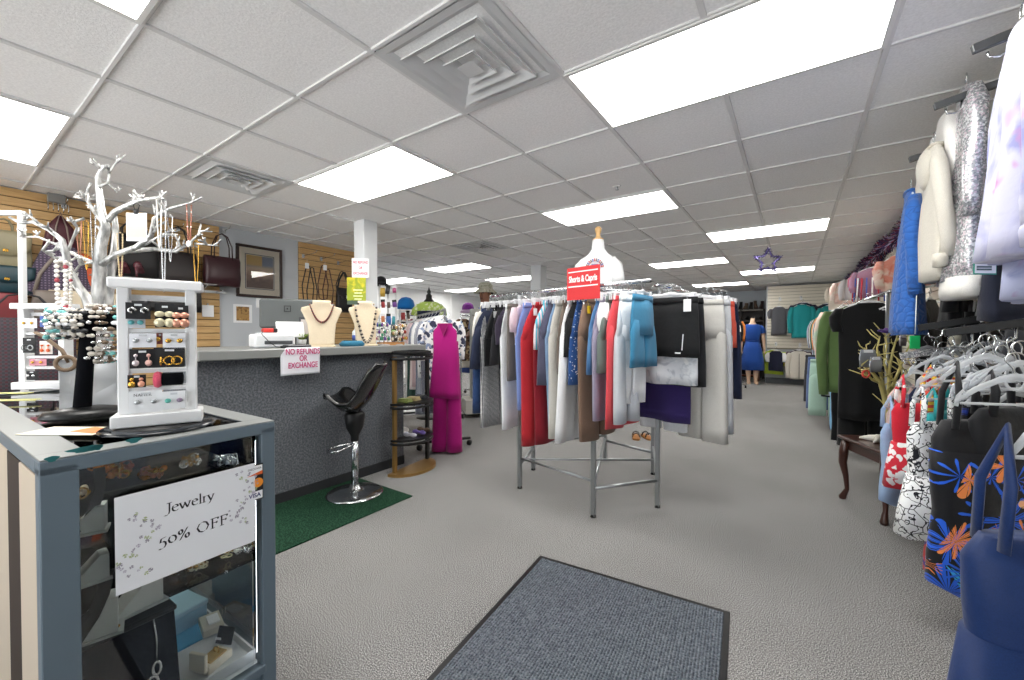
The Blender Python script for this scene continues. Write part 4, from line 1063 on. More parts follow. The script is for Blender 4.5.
# pouch with maroon top and striped purple skirt-like body
p = lw(60, 216)
t = thing('drawstring_bag', 'maroon and purple plaid drawstring bag behind the silver tree branches', 'bag', p, H90, 'bags on the slat wall')
MB().loft([rrect(.03, .04, 0), rrect(.16, .08, -.10), rrect(.22, .10, -.30)]).build('maroon_top', MAR, t)
MB().loft([rrect(.20, .10, -.27), rrect(.36, .12, -.50), rrect(.48, .12, -.66), rrect(.44, .06, -.70)]).build('plaid_body', cloth('#4b4252', 'check', '#76697c', '#382f40', 1.2), t)
MB().tube([(-.05, -.05, -.26), (-.03, -.06, -.1), (0, -.02, .03), (.03, -.06, -.1), (.05, -.05, -.26)], .006, 6).build('drawstring', P('#8a7a72', .6), t)
handbag('shoulder_bag', 'taupe shoulder bag with white tag under the plaid drawstring bag', lw(55, 291, .16), H90, .28, .24, .10, LEA('#7a6f66'), strap=.28, tagm=PAPER)
handbag('tote_bag', 'wide cream tote bag between the tree trunks', lw(88, 292, .16), H90, .50, .42, .12, LEA('#cdbfa6', .6), taper=.95)
handbag('pouch', 'bright orange red pouch hanging behind the tree trunk', lw(85, 268, .12), H90, .17, .22, .06, LEA('#c4542a', .6), strap=.12)
handbag('handbag', 'black handbag hanging behind the tag card on the tree', lw(134, 235), H90, .38, .42, .13, BLK, handle=.12)
handbag('handbag', 'black handbag with tall loop handles near the maroon bag', lw(178, 252), H90, .36, .36, .13, LEA('#241c1c'), handle=.26, hw=.55)
handbag('handbag', 'dark maroon leather handbag with two loop handles beside the framed picture', lw(222, 257, .10), H90, .36, .33, .14, LEA('#35161c', .38), handle=.26, hmat=LEA('#2a1116'), hw=.5, taper=.97)
handbag('pouch', 'small black pouch hanging below the handbag on the slat wall', lw(196, 290, .06), H90, .10, .24, .05, BLK)
handbag('clutch_bag', 'black clutch seen through the top of the near earring stand', lw(165, 298, .1), H90, .40, .13, .07, BLK)
handbag('crossbody_bag', 'black crossbody bag seen through the earring stand tiers', lw(126, 297, .1), H90, .34, .2, .08, LEA('#1a1a1c'), flap=LEA('#222226'))
for x, y, lab in ((64, 206, 'chrome slat hook above the plaid drawstring bag'), (224, 231, 'chrome slat hook holding the maroon handbag'), (135, 226, 'chrome slat hook behind the tree tag card'), (178, 229, 'chrome slat hook above the tall-handled black bag')): peg(lab, x, y, .17)
p = at(56, 199, X=XL+.03)
t = thing('wall_bracket', 'grey bracket fixed at the top of the slat wall above the drawstring bag', 'bracket', p, H90)
MB().box((0, -.02, 0), (.11, .04, .08), .006).build('plate', STEEL, t)
b = MB()
for k in range(5):
    MB().tube([(-.06+.03*k, -.05, -.05), (-.06+.03*k, -.10, -.06), (-.06+.03*k, -.115, -.11), (-.06+.03*k, -.10, -.13)], .004, 6).build('prong', CHROME, t)
# small shelf with clear shoes and framed card
p = lw(152, 281, .02)
t = thing('slat_shelf', 'clear acrylic slat shelf holding the shoes and the framed card', 'shelf', p, H90)
MB().box((0, -.13, -.006), (.95, .26, .008)).build('board', clear_plastic('acrylic', '#e8ecee', .35), t)
for sx in (-.4, .4): MB().prism([(0, 0), (.0, -.10), (.22, -.01), (.22, 0)], .006, Matrix.Translation((sx, 0, -.012)) @ Matrix.Rotation(-PI/2, 4, 'Z')).build('bracket', CHROME, t)
for i, (x, lab) in enumerate(((127, 'translucent wine-red shoe at the shelf end near the tree'), (141, 'second translucent wine-red shoe beside the framed card'))):
    p = lw(x, 280, .13)
    t = thing('dress_shoe', lab, 'shoe', p, H90+R(60), 'wine-red shoes on the acrylic shelf')
    m = P('#6d3d45', .15, trans=.3); b = MB()
    rg = [[(x0, y0*1.0, z0) for x0, y0, z0 in rrect(w_, h_, 0)] for w_, h_ in ()]
    pr = [(-.11, .10, .05, .05), (-.08, .085, .07, .09), (-.02, .05, .075, .07), (.05, .02, .085, .04), (.10, .012, .07, .03), (.125, .010, .02, .012)]
    rings = []
    for x0, z0, w_, h_ in pr: rings.append([(x0, w_/2*math.cos(2*PI*k/12), z0+h_/2+h_/2*math.sin(2*PI*k/12)) for k in range(12)])
    b.loft(rings).build('upper', m, t)
    MB().tube([(-.10, 0, .11), (-.105, 0, .05), (-.10, 0, 0)], [.02, .011, .007], 8).build('heel', m, t)
t = thing('framed_card', 'small white framed notice card leaning on the acrylic shelf', 'framed card', lw(158, 281, .10), H90+R(10))
MB().box((0, 0, .09), (.34, .015, .18), .003, M=Matrix.Rotation(R(-14), 4, 'X')).build('frame', WHITE, t)
b = MB(); b.box((0, -.009, .09), (.28, .002, .13), M=Matrix.Rotation(R(-14), 4, 'X')); b.build('insert', P('#c9c9c7', .7), t)
b = MB()
for k in range(4): b.box((0, -.0105, .125-.024*k), (.2-.03*(k % 2), .001, .006), M=Matrix.Rotation(R(-14), 4, 'X'))
b.build('printed_line', P('#77777a', .8), t)
t = thing('jewelry_box', 'small dark jewelry box beside the framed card on the shelf', 'box', lw(178, 281, .10), H90)
MB().box((0, 0, .04), (.14, .10, .08), .004).build('box_base', LEA('#2a2024'), t); MB().box((0, 0, .086), (.145, .105, .012), .003).build('lid', LEA('#35282c'), t)
# white price card on its slat holder
t = thing('price_card', 'blank white price card on the slat wall beneath the maroon handbag', 'card', at(208, 311, X=XL+.05), H90)
MB().box((0, 0, 0), (.11, .003, .13)).build('card', PAPER, t); MB().box((0, .006, .07), (.02, .012, .03), .002).build('clip', CHROME, t)
t = thing('slat_rail', 'short chrome faceout bar beneath the maroon handbag', 'display arm', at(214, 292, X=XL+.03), H90)
MB().box((0, -.004, 0), (.24, .008, .03), .002).build('back_plate', STEEL, t); MB().cyl((.02, 0, 0), (.02, -.2, .01), .006).build('arm', CHROME, t)
# white square-tube garment frame at the picture edge
p0, p1, p2 = at(0, 205, D=3.0), at(21.5, 211, D=3.0), at(21.5, 385, D=3.0)
b = MB(); top = Vector((p1.x, p1.y, p1.z)); dirn = (p0-p1); dirn.z = 0; dirn.normalize()
t = thing('garment_rack', 'white square-tube garment frame standing by the bag wall', 'rack', (p1.x, p1.y, 0))
a_ = math.atan2(dirn.y, dirn.x)
MB().box((0, 0, p1.z/2), (.032, .032, p1.z), .002, rz=a_).build('upright', WHITE, t)
q = dirn*.55
MB().box((q.x, q.y, p1.z/2), (.032, .032, p1.z), .002, rz=a_).build('upright', WHITE, t)
MB().box((q.x/2, q.y/2, p1.z-.016), (.58, .034, .033), .002, rz=a_).build('top_bar', WHITE, t)
for v in (Vector((0, 0, 0)), q): MB().box((v.x, v.y, .015), (.05, .36, .03), .003, rz=a_).build('foot', WHITE, t)
# framed print
c = [at(*q, X=XL) for q in ((235.5, 243), (281.5, 250.5), (281.5, 299), (235.5, 296.5))]
y0, y1 = (c[0].y+c[3].y)/2, (c[1].y+c[2].y)/2; z1, z0 = (c[0].z+c[1].z)/2, (c[2].z+c[3].z)/2
t = thing('framed_picture', 'framed landscape print in dark wood with cream mat on the blue-grey wall', 'picture', (XL+.002, (y0+y1)/2, (z0+z1)/2), H90)
pw, ph_ = y1-y0, z1-z0
b = MB()
for cc, d in (((0, -.014, ph_/2-.016), (pw, .028, .032)), ((0, -.014, -ph_/2+.016), (pw, .028, .032)), ((-pw/2+.016, -.014, 0), (.032, .028, ph_-.064)), ((pw/2-.016, -.014, 0), (.032, .028, ph_-.064))): b.box(cc, d, .004)
b.build('frame', P('#2c1a16', .35), t)
MB().box((0, -.008, 0), (pw-.06, .006, ph_-.06)).build('mat_board', P('#f1e9da', .8), t)
b = MB(); w_, h_ = pw*.62, ph_*.66
for cc, d in (((0, -.0118, h_/2), (w_, .001, .008)), ((0, -.0118, -h_/2), (w_, .001, .008)), ((-w_/2, -.0118, 0), (.008, .001, h_)), ((w_/2, -.0118, 0), (.008, .001, h_))): b.box(cc, d)
b.build('mat_line', P('#4a5560', .8), t)
def print_mat():
    m, nt, b = new_mat('landscape_print'); L = nt.links.new
    v = coords(nt); sp = node(nt, 'ShaderNodeSeparateXYZ'); L(v, sp.inputs[0])
    n = node(nt, 'ShaderNodeTexNoise', i_Scale=14.0, i_Detail=6.0, i_Roughness=.7); L(v, n.inputs['Vector'])
    ad = node(nt, 'ShaderNodeMath', operation='MULTIPLY_ADD'); L(n.outputs['Fac'], ad.inputs[0]); ad.inputs[1].default_value = .22; L(sp.outputs['Z'], ad.inputs[2])
    land = ramp(nt, ad.outputs[0], [(0, '#75605a'), (.06, '#a88c7b'), (.14, '#cdb59b'), (.2, '#a89f90'), (.26, '#e0bd7a'), (.32, '#ecd08c')])
    sky = ramp(nt, sp.outputs['X'], [(.0, '#c8a565'), (.02, '#7f8aa0')], 'CONSTANT')
    up = ramp(nt, sp.outputs['Z'], [(.06, '#000000'), (.09, '#ffffff')])
    L(mixc(nt, up, land, sky), b.inputs['Base Color']); b.inputs['Roughness'].default_value = .6; return m
MB().box((0, -.0125, 0), (w_-.02, .001, h_-.02)).build('print', print_mat(), t)
MB().box((0, -.018, 0), (pw-.06, .003, ph_-.06)).build('glazing', glass('picture_glass', '#ffffff'), t)
# little notice under it
c0, c1 = at(233, 304, X=XL), at(252, 323, X=XL)
t = thing('wall_notice', 'small white sheet with a brown printed block below the framed picture', 'notice', (XL+.002, (c0.y+c1.y)/2, (c0.z+c1.z)/2), H90)
w_, h_ = c1.y-c0.y, c0.z-c1.z
MB().box((0, -.002, 0), (w_, .002, h_)).build('sheet', PAPER, t)
MB().box((0, -.0035, 0), (w_*.68, .001, h_*.76)).build('printed_block', cloth('#b08a55', 'tiedye', '#6d5538', '#d8c08a', 3.0), t)
t = thing('light_switch', 'white wall switch plate beside the small notice', 'switch', at(262, 303, X=XL+.002), H90)
MB().box((0, -.004, 0), (.14, .008, .12), .003).build('plate', P('#e8eaea', .4), t)
for sx in (-.035, .035): MB().box((sx, -.010, 0), (.02, .008, .04), .002).build('rocker', WHITE, t)

# second slat panel: hooks with lanyards and a black bag
def lanyard(label, x, y, y1, off, w, m, beads=False):
    p = at(x, y, X=XL+off); k = depth(p)/CAM_F; h = (y1-y)*k
    t = thing('bead_lanyard', label, 'necklace', p, H90, 'bead lanyards on the second slat panel')
    pts = [(-w*.1, .01, 0), (-w/2, 0, -h*.55), (-w*.38, 0, -h*.95), (0, 0, -h), (w*.38, 0, -h*.95), (w/2, 0, -h*.55), (w*.1, -.01, 0), (0, 0, .008)]
    MB().tube(pts, .007, 6, True).build('strand', m, t)
    MB().ball((0, -.005, -h-.015), .018, 8, 6, (1, .6, 1.4)).build('pendant', m, t)
DKB, DKR = P('#2b2322', .5), P('#4a2420', .5)
for i, (hx, hy, lab) in enumerate(((303, 256, 'first chrome hook on the second slat panel nearest the picture'), (321, 259, 'middle chrome hook on the second slat panel'), (338, 263, 'last chrome hook on the slat panel before the pillar'))): peg(lab, hx, hy, .34)
for x, y, y1, off, w, m, lab in ((308, 266, 302, .12, .16, DKB, 'black bead lanyard on the first hook of the second panel'), (312, 268, 310, .28, .14, DKB, 'longer black lanyard at the tip of the first hook'), (323, 266, 300, .14, .15, DKR, 'wine bead lanyard on the middle hook'), (328, 270, 306, .30, .15, DKR, 'brown bead lanyard at the tip of the middle hook'), (342, 272, 296, .30, .18, DKB, 'black cord lanyard on the hook beside the pillar')):
    lanyard(lab, x, y, y1, off, w, m)
handbag('crossbody_bag', 'black crossbody bag with white tag hanging beside the pillar', at(344, 288, X=XL+.2), H90, .24, .34, .08, BLK, strap=.22, tagm=PAPER, taper=.9)
for x, y, lab in ((307, 263, 'white price tag on the first panel hook'), (325, 265, 'white price tag on the middle panel hook'), (331, 304, 'long white swing tag beside the black crossbody bag')):
    p = at(x, y, X=XL+.33)
    t = thing('swing_tag', lab, 'tag', p, H90, 'white swing tags')
    hh = .07 if y < 300 else .26
    MB().box((0, 0, -hh/2), (.05 if hh < .1 else .10, .002, hh)).build('card', PAPER, t); MB().tube([(0, 0, 0), (0, 0, .04)], .0015, 4).build('string', PAPER, t)
# ================================================================ SALES COUNTER
XC = -3.0
cmat = speckle('#5c5f64', '#6b6f74', '#7c8086', 80, .95, .4, 'counter_carpet', .004)
t = thing('sales_counter', 'long sales counter faced with dark grey carpet under a grey laminate top', 'counter', (XC, 0, 0))
MB().box((-.30, 1.755, .525), (.60, 1.61, 1.05), .004).build('carcass', cmat, t)
MB().box((-.30, 1.84, 1.08), (.80, 1.82, .062), .006).build('worktop', P('#8a8c8a', .35, name='grey_laminate'), t)
MB().box((.001, 1.755, .04), (.012, 1.61, .08), .002).build('kick_strip', P('#2b2d30', .8), t)
CT = 1.112
def ct(x, off): # counter-top point on a pixel column at a given setback
    p = at(x, 330, X=XC+off); return Vector((p.x, p.y, CT))
# paper policy sign over the counter edge
XE = XC+.108
c = [at(*q, X=XE) for q in ((286, 346), (319.5, 345), (319, 373), (280, 376))]
y0, y1 = c[3].y, c[1].y; z1, z0 = 1.118, (c[2].z+c[3].z)/2
t = thing('policy_sign', 'white paper policy sign with pink lettering hung over the counter edge', 'sign', (XE, (y0+y1)/2, (z0+z1)/2), H90)
w_, h_ = y1-y0, z1-z0
b = MB(); b.sheet(lambda u, v: (w_*(u-.5)+(.035*(1-u)*(max(0, v-.72)/.28)), -.004-.006*math.sin(3*u+1)*(1-v)-.016*max(0, .12-u)*8*max(0, v-.55), h_*(v-.5)), 16, 12, .001).build('paper_sheet', P('#e9eaf0', .8), t)
PINK = P('#c0246f', .7)
for s_, z, sz in (('NO REFUNDS', h_*.34, .062), ('OR', h_*.09, .062), ('EXCHANGE', -h_*.16, .062)):
    text(s_, t, Matrix.Translation((.012, -.016, z)), sz*.9, PINK, ext=.0003, bold=.0008, sx=.72)
# bar stool
p = at(355, 493, Z=.012); p.z = .0105
t = thing('bar_stool', 'black moulded bucket bar stool on a chrome pedestal at the counter', 'bar stool', p, R(0))
MB().lathe([(.205, 0), (.205, .006), (.19, .016), (.10, .032), (.04, .05), (.034, .07)], n=40).build('base', CHROME, t)
MB().cyl((0, 0, .05), (0, 0, .44), .026, 16).build('pedestal', CHROME, t)
MB().lathe([(.030, .40), (.030, .44), (.062, .50), (.075, .60), (.055, .625)], n=20).build('gas_lift_cover', BLACK, t)
b = MB(); fr = Vector((-.62, -.78, 0)).normalized()
pts = [Vector((0, 0, .36)), fr*.09+Vector((0, 0, .35))]
side = Vector((-fr.y, fr.x, 0))
b.tube([Vector((0, 0, .38))+side*.02, fr*.12+side*.09+Vector((0, 0, .345)), fr*.18+side*.05+Vector((0, 0, .34)), fr*.19+Vector((0, 0, .34)), fr*.18-side*.05+Vector((0, 0, .34)), fr*.12-side*.09+Vector((0, 0, .345)), Vector((0, 0, .38))-side*.02], .009, 8).build('foot_rest', CHROME, t)
# seat shell: front lip toward the viewer's left, high back toward the right
sd = (at(384, 380, D=depth(p))-at(333, 380, D=depth(p))); sd.z = 0; sd.normalize(); sv = Vector((-sd.y, sd.x, 0))
def shell(u, v):
    s_ = 2*u-1; f = v
    prof = [(-.20, .735), (-.185, .745), (-.13, .705), (-.05, .645), (.03, .645), (.09, .715), (.14, .81), (.19, .92), (.225, .985)]
    k = f*(len(prof)-1); i = min(int(k), len(prof)-2); a = k-i
    x = prof[i][0]*(1-a)+prof[i+1][0]*a; z = prof[i][1]*(1-a)+prof[i+1][1]*a
    hw = (.13+.075*math.sin(PI*min(1, f*1.25))) if f < .6 else .183*(1-((f-.6)/.4)**3*.5)
    z += .075*abs(s_)**2.4*(1 if f < .7 else (1-f)/.3)*(min(1, f*4)); x -= .045*abs(s_)**2*max(0, f-.45)*1.6
    q = sd*(x*.88 if x < 0 else x)+sv*(hw*s_); return (q.x, q.y, z)
MB().sheet(shell, 18, 26, .022).build('seat_shell', P('#0b0b0c', .18, coat=.4), t)
# half-round display tower at the counter end
pb = at(410, 478, Z=0); 
t = thing('display_tower', 'half-round display tower with black shelves and brass legs at the counter end', 'display stand', (-2.86, 2.50, 0), 0)
def halfdisc(rx, ry, z, th, n=20, flip=1):
    pts = [(rx*math.cos(PI*i/n-PI/2), ry*math.sin(PI*i/n-PI/2)) for i in range(n+1)]
    return [[(x, y, z) for x, y in pts], [(x, y, z+th) for x, y in pts]]
rot = Matrix.Rotation(R(8), 4, 'Z')
MB().loft(halfdisc(.22, .27, 0, .025), M=rot, smooth=False).build('base', BRASS, t)
BTOP = 1.03
for y in (-.205, .235): MB().box((0, 0, BTOP/2), (.03, .035, BTOP), .003, M=rot @ Matrix.Translation((.02, y, 0))).build('upright', BRASS if y < 0 else P('#1a1714', .4), t)
for z in (.29, .60, .80+.22):
    sh = MB().loft(halfdisc(.20, .235, z, .018), M=rot, smooth=False).build('shelf', P('#0f0f11', .3), t)
    b = MB(); b.tube([rot @ Vector((.20*math.cos(a), .235*math.sin(a), z-.02)) for a in [PI*i/16-PI/2 for i in range(17)]], .012, 6, flat=.3).build('shelf_lip', P('#0f0f11', .4), sh)
def on_shelf(name, label, cat, x, y, z): 
    q = rot @ Vector((x, y, z)); return thing(name, label, cat, (-2.86+q.x, 2.50+q.y, q.z), R(8))
r = random.Random(9)
for i, (x, y, z, c, lab) in enumerate(((.06, -.12, .619, '#7f8a4a', 'olive folded scarf on the middle tower shelf'), (.06, -.01, .619, '#b7a57a', 'sand folded scarf beside the olive one on the tower'), (.05, .10, .619, '#31363d', 'dark folded scarf at the back of the middle tower shelf'))):
    t = on_shelf('folded_scarf', lab, 'scarf', x, y, z)
    for k in range(3): MB().box((0, 0, .006+.011*k), (.11-.006*k, .085-.006*k, .010), .004, rz=R(6*k)).build('fold', cloth(c), t)
for i, (x, y, c, lab) in enumerate(((.08, -.08, '#d9d6e2', 'white and lilac bow hair clip on the low tower shelf'), (.09, .03, '#7461a8', 'purple bow hair clip on the low tower shelf'), (.06, .13, '#6f5a48', 'brown bow hair clip at the back of the low tower shelf'))):
    t = on_shelf('hair_bow', lab, 'hair bow', x, y, .309)
    for s_ in (-1, 1): MB().ball((s_*.038, 0, .02), .036, 10, 6, (1, .55, .55)).build('loop', cloth(c), t)
    MB().ball((0, 0, .02), .014, 8, 6).build('knot', cloth(c), t)
t = on_shelf('black_tray', 'flat black accessory tray on top of the display tower', 'tray', .06, -.03, 1.04)
MB().box((0, 0, .012), (.20, .30, .022), .004).build('tray_body', BLACK, t); MB().box((0, 0, .025), (.17, .26, .004)).build('pad', VELVET, t)

# ---------------------------------------------------------------- things on the counter
IM = P('#5f6363', .4, .2)
p = ct(288, -.42)
t = thing('computer_monitor', 'grey all-in-one computer seen from the back on the counter', 'computer', p, R(58))
MB().box((0, -.01, .265), (.40, .035, .24), .016).build('screen_housing', IM, t)
b = MB(); b.box((0, .0, .075), (.12, .02, .15), .006); b.box((0, .03, .008), (.20, .18, .014), .005); b.build('stand', IM, t)
lm = Matrix.Translation((.03, .0095, .38))
b = MB()
for cc, d in (((0, 0, .022), (.05, .002, .006)), ((0, 0, -.022), (.05, .002, .006)), ((-.022, 0, 0), (.006, .002, .05)), ((.022, 0, 0), (.006, .002, .05)), ((0, 0, 0), (.012, .002, .012))): b.box(cc, d, M=Matrix.Translation((.0, -.030, .305)))
b.build('square_badge', P('#25282a', .4), t)
p = ct(272, -.16)
t = thing('receipt_printer', 'low white printer on the counter in front of the grey computer', 'printer', p, R(78))
MB().box((0, 0, .05), (.26, .20, .10), .012).build('housing', P('#e4e6e8', .4), t); MB().box((.02, -.102, .04), (.18, .01, .025), .003).build('paper_slot', P('#4a4d50', .5), t); MB().box((.0, -.02, .103), (.2, .12, .012), .004).build('lid', P('#d2d5d8', .4), t)
t = thing('card_terminal', 'red card gadget lying on top of the white printer', 'card reader', p+Vector((.0, -.02, .111)), R(75))
MB().box((0, 0, .015), (.09, .06, .03), .006).build('case', P('#d6352c', .4), t); MB().box((.035, 0, .016), (.03, .062, .028), .004).build('end_cap', BLACK, t)
p = ct(290, -.10)
t = thing('price_display', 'white customer display panel tilted back in front of the computer', 'display panel', p+Vector((-.02, .02, 0)), R(76))
TL = Matrix.Translation((0, 0, .07)) @ Matrix.Rotation(R(-24), 4, 'X')
MB().box((0, 0, .07), (.19, .014, .13), .005, M=TL).build('panel', P('#f0f2f3', .35), t); b = MB(); b.box((0, .02, .045), (.05, .02, .09), .004); b.box((0, .02, .006), (.16, .12, .012), .004); b.build('stand', P('#e4e6e8', .4), t)
p = ct(297, .03)
t = thing('card_reader', 'black card reader lying at the counter edge above the policy sign', 'card reader', p, R(85))
MB().box((0, 0, .012), (.17, .09, .022), .006).build('case', P('#2a2d30', .35), t); MB().box((.02, 0, .0245), (.07, .06, .002)).build('screen', P('#111417', .1), t)
p = ct(302, -.13)
t = thing('potted_succulent', 'tiny green succulent in a pot beside the customer display', 'plant', p)
MB().lathe([(.025, 0), (.032, .055), (.03, .058)], n=14).build('pot', WHITE, t)
b = MB(); r = random.Random(4)
for k in range(14):
    a = 2*PI*k/14; b.tube([(0, 0, .055), (.03*math.cos(a), .03*math.sin(a), .085), (.05*math.cos(a), .05*math.sin(a), .10+.02*r.random())], [.009, .008, .001], 6, flat=.4)
b.build('leaves', P('#7d9a3c', .5), t)
t = thing('desk_calendar', 'small dark framed photo behind the succulent on the counter', 'picture frame', ct(309, -.28), R(70))
MB().box((0, 0, .16), (.14, .014, .16), .003, M=Matrix.Rotation(R(-8), 4, 'X')).build('frame', P('#3b3d40', .4), t); MB().box((0, -.009, .16), (.11, .003, .12), M=Matrix.Rotation(R(-8), 4, 'X')).build('photo', P('#b9b1ac', .6), t); MB().box((0, .03, .05), (.12, .08, .10), .01).build('easel_base', P('#303236', .5), t)
t = thing('power_cord', 'black cord curving down the side of the white printer', 'cord', ct(262, -.06), R(90))
MB().tube([(0, -.02, .13), (-.02, -.04, .10), (.02, -.05, .05), (.07, -.05, .01), (.12, -.04, .005)], .003, 6).build('cable', BLACK, t); MB().box((.12, -.04, .008), (.03, .016, .014), .003).build('plug', BLACK, t)

def jewelry_bust(name, label, p, rz, h, w, mat):
    t = thing(name, label, 'display bust', p, rz, 'cream necklace busts on the counter')
    b = MB(); rg = []
    for z, ww, d, y in ((0, .60, .18, 0), (.10, .62, .16, .005), (.3, .64, .13, .015), (.5, .70, .10, .03), (.68, .88, .08, .05), (.78, 1.0, .07, .06), (.84, .96, .07, .065), (.88, .60, .08, .065), (.92, .44, .09, .06), (1.0, .44, .09, .055)):
        rg.append([(x, yy, zz) for x, yy, zz in rrect(w*ww, d*h*.9, z*h, y*h, 24, .7)])
    b.loft(rg).build('bust_form', mat, t)
    MB().box((0, .0, .006), (w*.66, h*.22, .012), .004).build('foot', mat, t)
    return t
LINEN = cloth('#e6d6ba')
def bust_neck(label, p, rz, h, w, cols, drop, br, n=44, wide=.30):
    t = thing('bead_necklace', label, 'necklace', p, rz, 'bead necklaces on the cream busts')
    b = MB()
    for k in range(n):
        u = k/(n-1)*2-1
        x = w*wide*math.copysign(abs(u)**.8, u) if abs(u) < .98 else w*.24*u
        z = h*(.93-drop*(1-abs(u)**1.7)); y = -h*(.022+.02*(1-abs(u))) + (.0 if z < h*.5 else .035*h)
        b.mi = k % len(cols); b.ball((x, y-.02*h, z), br*(1+.5*(1-abs(u))), 8, 5)
    b.build('beads', list(cols), t)
p = ct(322, .02); hb = (344-298)*depth(p)/CAM_F*1.02; rzb = R(62)
jewelry_bust('necklace_bust', 'cream linen necklace bust on the counter beside the computer', p, rzb, hb, hb*.80, LINEN)
bust_neck('wood and red bead necklace on the bust nearest the computer', p, rzb, hb, hb*.80, [P('#3b2b26', .4), P('#8c3b33', .4)], .40, .0055)
p = ct(366, .02); hb = (344-300)*depth(p)/CAM_F*1.02
jewelry_bust('necklace_bust', 'cream linen necklace bust in front of the white pillar', p, R(74), hb, hb*.72, LINEN)
bust_neck('chunky dark and cream bead necklace on the bust by the pillar', p, R(74), hb, hb*.72, [P('#3a2c28', .35), P('#cdbfa8', .4)], .84, .0095, 40, .34)
# small goods beyond the busts
t = thing('blue_pouch', 'teal blue zip pouch lying between the two busts', 'pouch', ct(352, .0), R(80))
MB().loft([rrect(.18, .10, 0), rrect(.20, .11, .02), rrect(.16, .07, .045)]).build('pouch_body', cloth('#2e6f8c'), t); MB().tube([(-.07, 0, .046), (.07, 0, .046)], .004, 6).build('zip', BLACK, t)
t = thing('lotion_bottle', 'white and blue pump bottle behind the pillar bust', 'bottle', ct(356, -.18))
MB().lathe([(.03, 0), (.032, .01), (.032, .12), (.014, .14), (.012, .16)], n=16).build('bottle_body', P('#dfe3ea', .3), t); MB().lathe([(.0325, .03), (.0325, .09)], n=16).build('label', P('#3f57a3', .5), t); b = MB(); b.cyl((0, 0, .16), (0, 0, .19), .006); b.box((.015, 0, .19), (.045, .014, .012), .003); b.build('pump', BLACK, t)
t = thing('wooden_tray', 'small orange-brown wooden tray at the far end of the counter', 'tray', ct(391, .0), R(85))
b = MB(); b.box((0, 0, .005), (.22, .10, .010), .002); b.box((0, .048, .016), (.22, .006, .022)); b.box((0, -.048, .016), (.22, .006, .022)); b.build('tray_body', P('#b9834f', .5), t); MB().box((0, 0, .014), (.2, .085, .006)).build('liner', P('#d9b98e', .7), t)
for i, (x, off, lab, c1, c2) in enumerate(((375, -.06, 'multicoloured earring tower closest to the pillar bust', '#b0406a', '#4a5fb0'), (384, .03, 'green and purple earring tower near the counter end', '#3f8f6a', '#6a3f8f'), (397, .02, 'dark bead earring tower at the counter end', '#2a2422', '#b89a6a'), (402, -.12, 'red and gold earring tower behind the wooden tray', '#a0362f', '#c8a04a'))):
    t = thing('earring_tower', lab, 'display stand', ct(x, off), R(20*i), 'earring towers at the counter end')
    hh = .20-.02*(i == 2); MB().lathe([(.05, 0), (.05, .008), (.012, .014)], n=16).build('foot', CLEAR, t); MB().cyl((0, 0, .01), (0, 0, hh), .006).build('stem', CHROME, t)
    for k in range(3): MB().ring((0, 0, hh*(.4+.3*k)), .045-.006*k, .003, 18, 5).build('hoop', CHROME, t)
    for ci, c in enumerate((c1, c2, '#d8d2c4')):
        b = MB()
        for k in range(ci, 24, 3):
            a = 2*PI*k/8; lv = k//8; b.ball(((.045-.006*lv)*math.cos(a), (.045-.006*lv)*math.sin(a), hh*(.4+.3*lv)-.02), .011, 7, 5, (1, 1, 1.5))
        b.build('earring', P(c, .35), t)
# pillar notices
PX = -3.9+.0875+.002
def pil(px, py): return at(px, py, D=4.20)
t = thing('policy_sign', 'white policy notice with red lettering taped to the white pillar', 'sign', at(360.5, 268, D=depth((-3.82, 2.74, 1.9))-.06), CAM_YAW+R(8))
k = depth(t.location)/CAM_F
MB().box((0, 0, 0), (16.5*k, .002, 19*k)).build('paper_sheet', P('#f0eef0', .8), t)
for s_, z in (('NO REFUND', 5.5), ('OR', 0), ('EXCHANGE', -5.5)): text(s_, t, Matrix.Translation((0, -.0016, z*k)), 3.6*k, P('#c43a54', .7), ext=.0003, bold=.001, sx=.72)
t = thing('poster', 'yellow-green illustrated poster on the pillar below the policy notice', 'poster', at(356.5, 291, D=depth((-3.82, 2.74, 1.7))-.07), CAM_YAW+R(8))
MB().box((0, 0, 0), (18*k, .003, 27*k)).build('poster_sheet', cloth('#9aa83a', 'tiedye', '#d9c93a', '#5c7a35', 1.6), t)
b = MB()
for q in range(4): b.box((1.5*k, -.002, (1-3*q)*k), ((9-q % 2*2)*k, .001, 1.1*k))
b.build('pale_caption', P('#e6e7b8', .7), t)
MB().box((0, -.002, -11.5*k), (18*k, .001, 4*k)).build('dark_footer', P('#4a5a4a', .7), t)
# ================================================================ CENTRE RACK with shorts and capris
RZ = 1.535
LEGS = [(-1.77, 2.67), (-1.09, 2.53), (-.78, 2.93), (-1.0, 3.6), (-1.49, 3.74), (-1.91, 3.1)]
t = thing('garment_rack', 'chrome six-legged garment rack full of shorts and capris in mid shop', 'clothes rack', (-1.34, 3.1, 0))
LO = [Vector((x+1.34, y-3.1, 0)) for x, y in LEGS]
for v in LO:
    lg = MB().box((v.x, v.y, .76), (.028, .028, 1.52), .002).build('leg', STEEL, t)
    MB().cyl((v.x, v.y, 0), (v.x, v.y, .018), .02, 12, .016).build('levelling_foot', BLACK, lg)
def bar(a, b_, z, r=.012, name='brace', z2=None):
    MB().tube([(a.x, a.y, z), (b_.x, b_.y, z if z2 is None else z2)], r, 8).build(name, STEEL, t)
for i, j in ((0, 5), (1, 2), (3, 4)): bar(LO[i], LO[j], .19)
ctr = Vector((0, 0, 0))
for i, j in ((0, 1), (2, 3), (4, 5)): bar(LO[i], LO[j], .24, .010)
bar(LO[1], LO[4], .21, .010); bar(LO[0], LO[2].lerp(LO[3], .5), .23, .009)
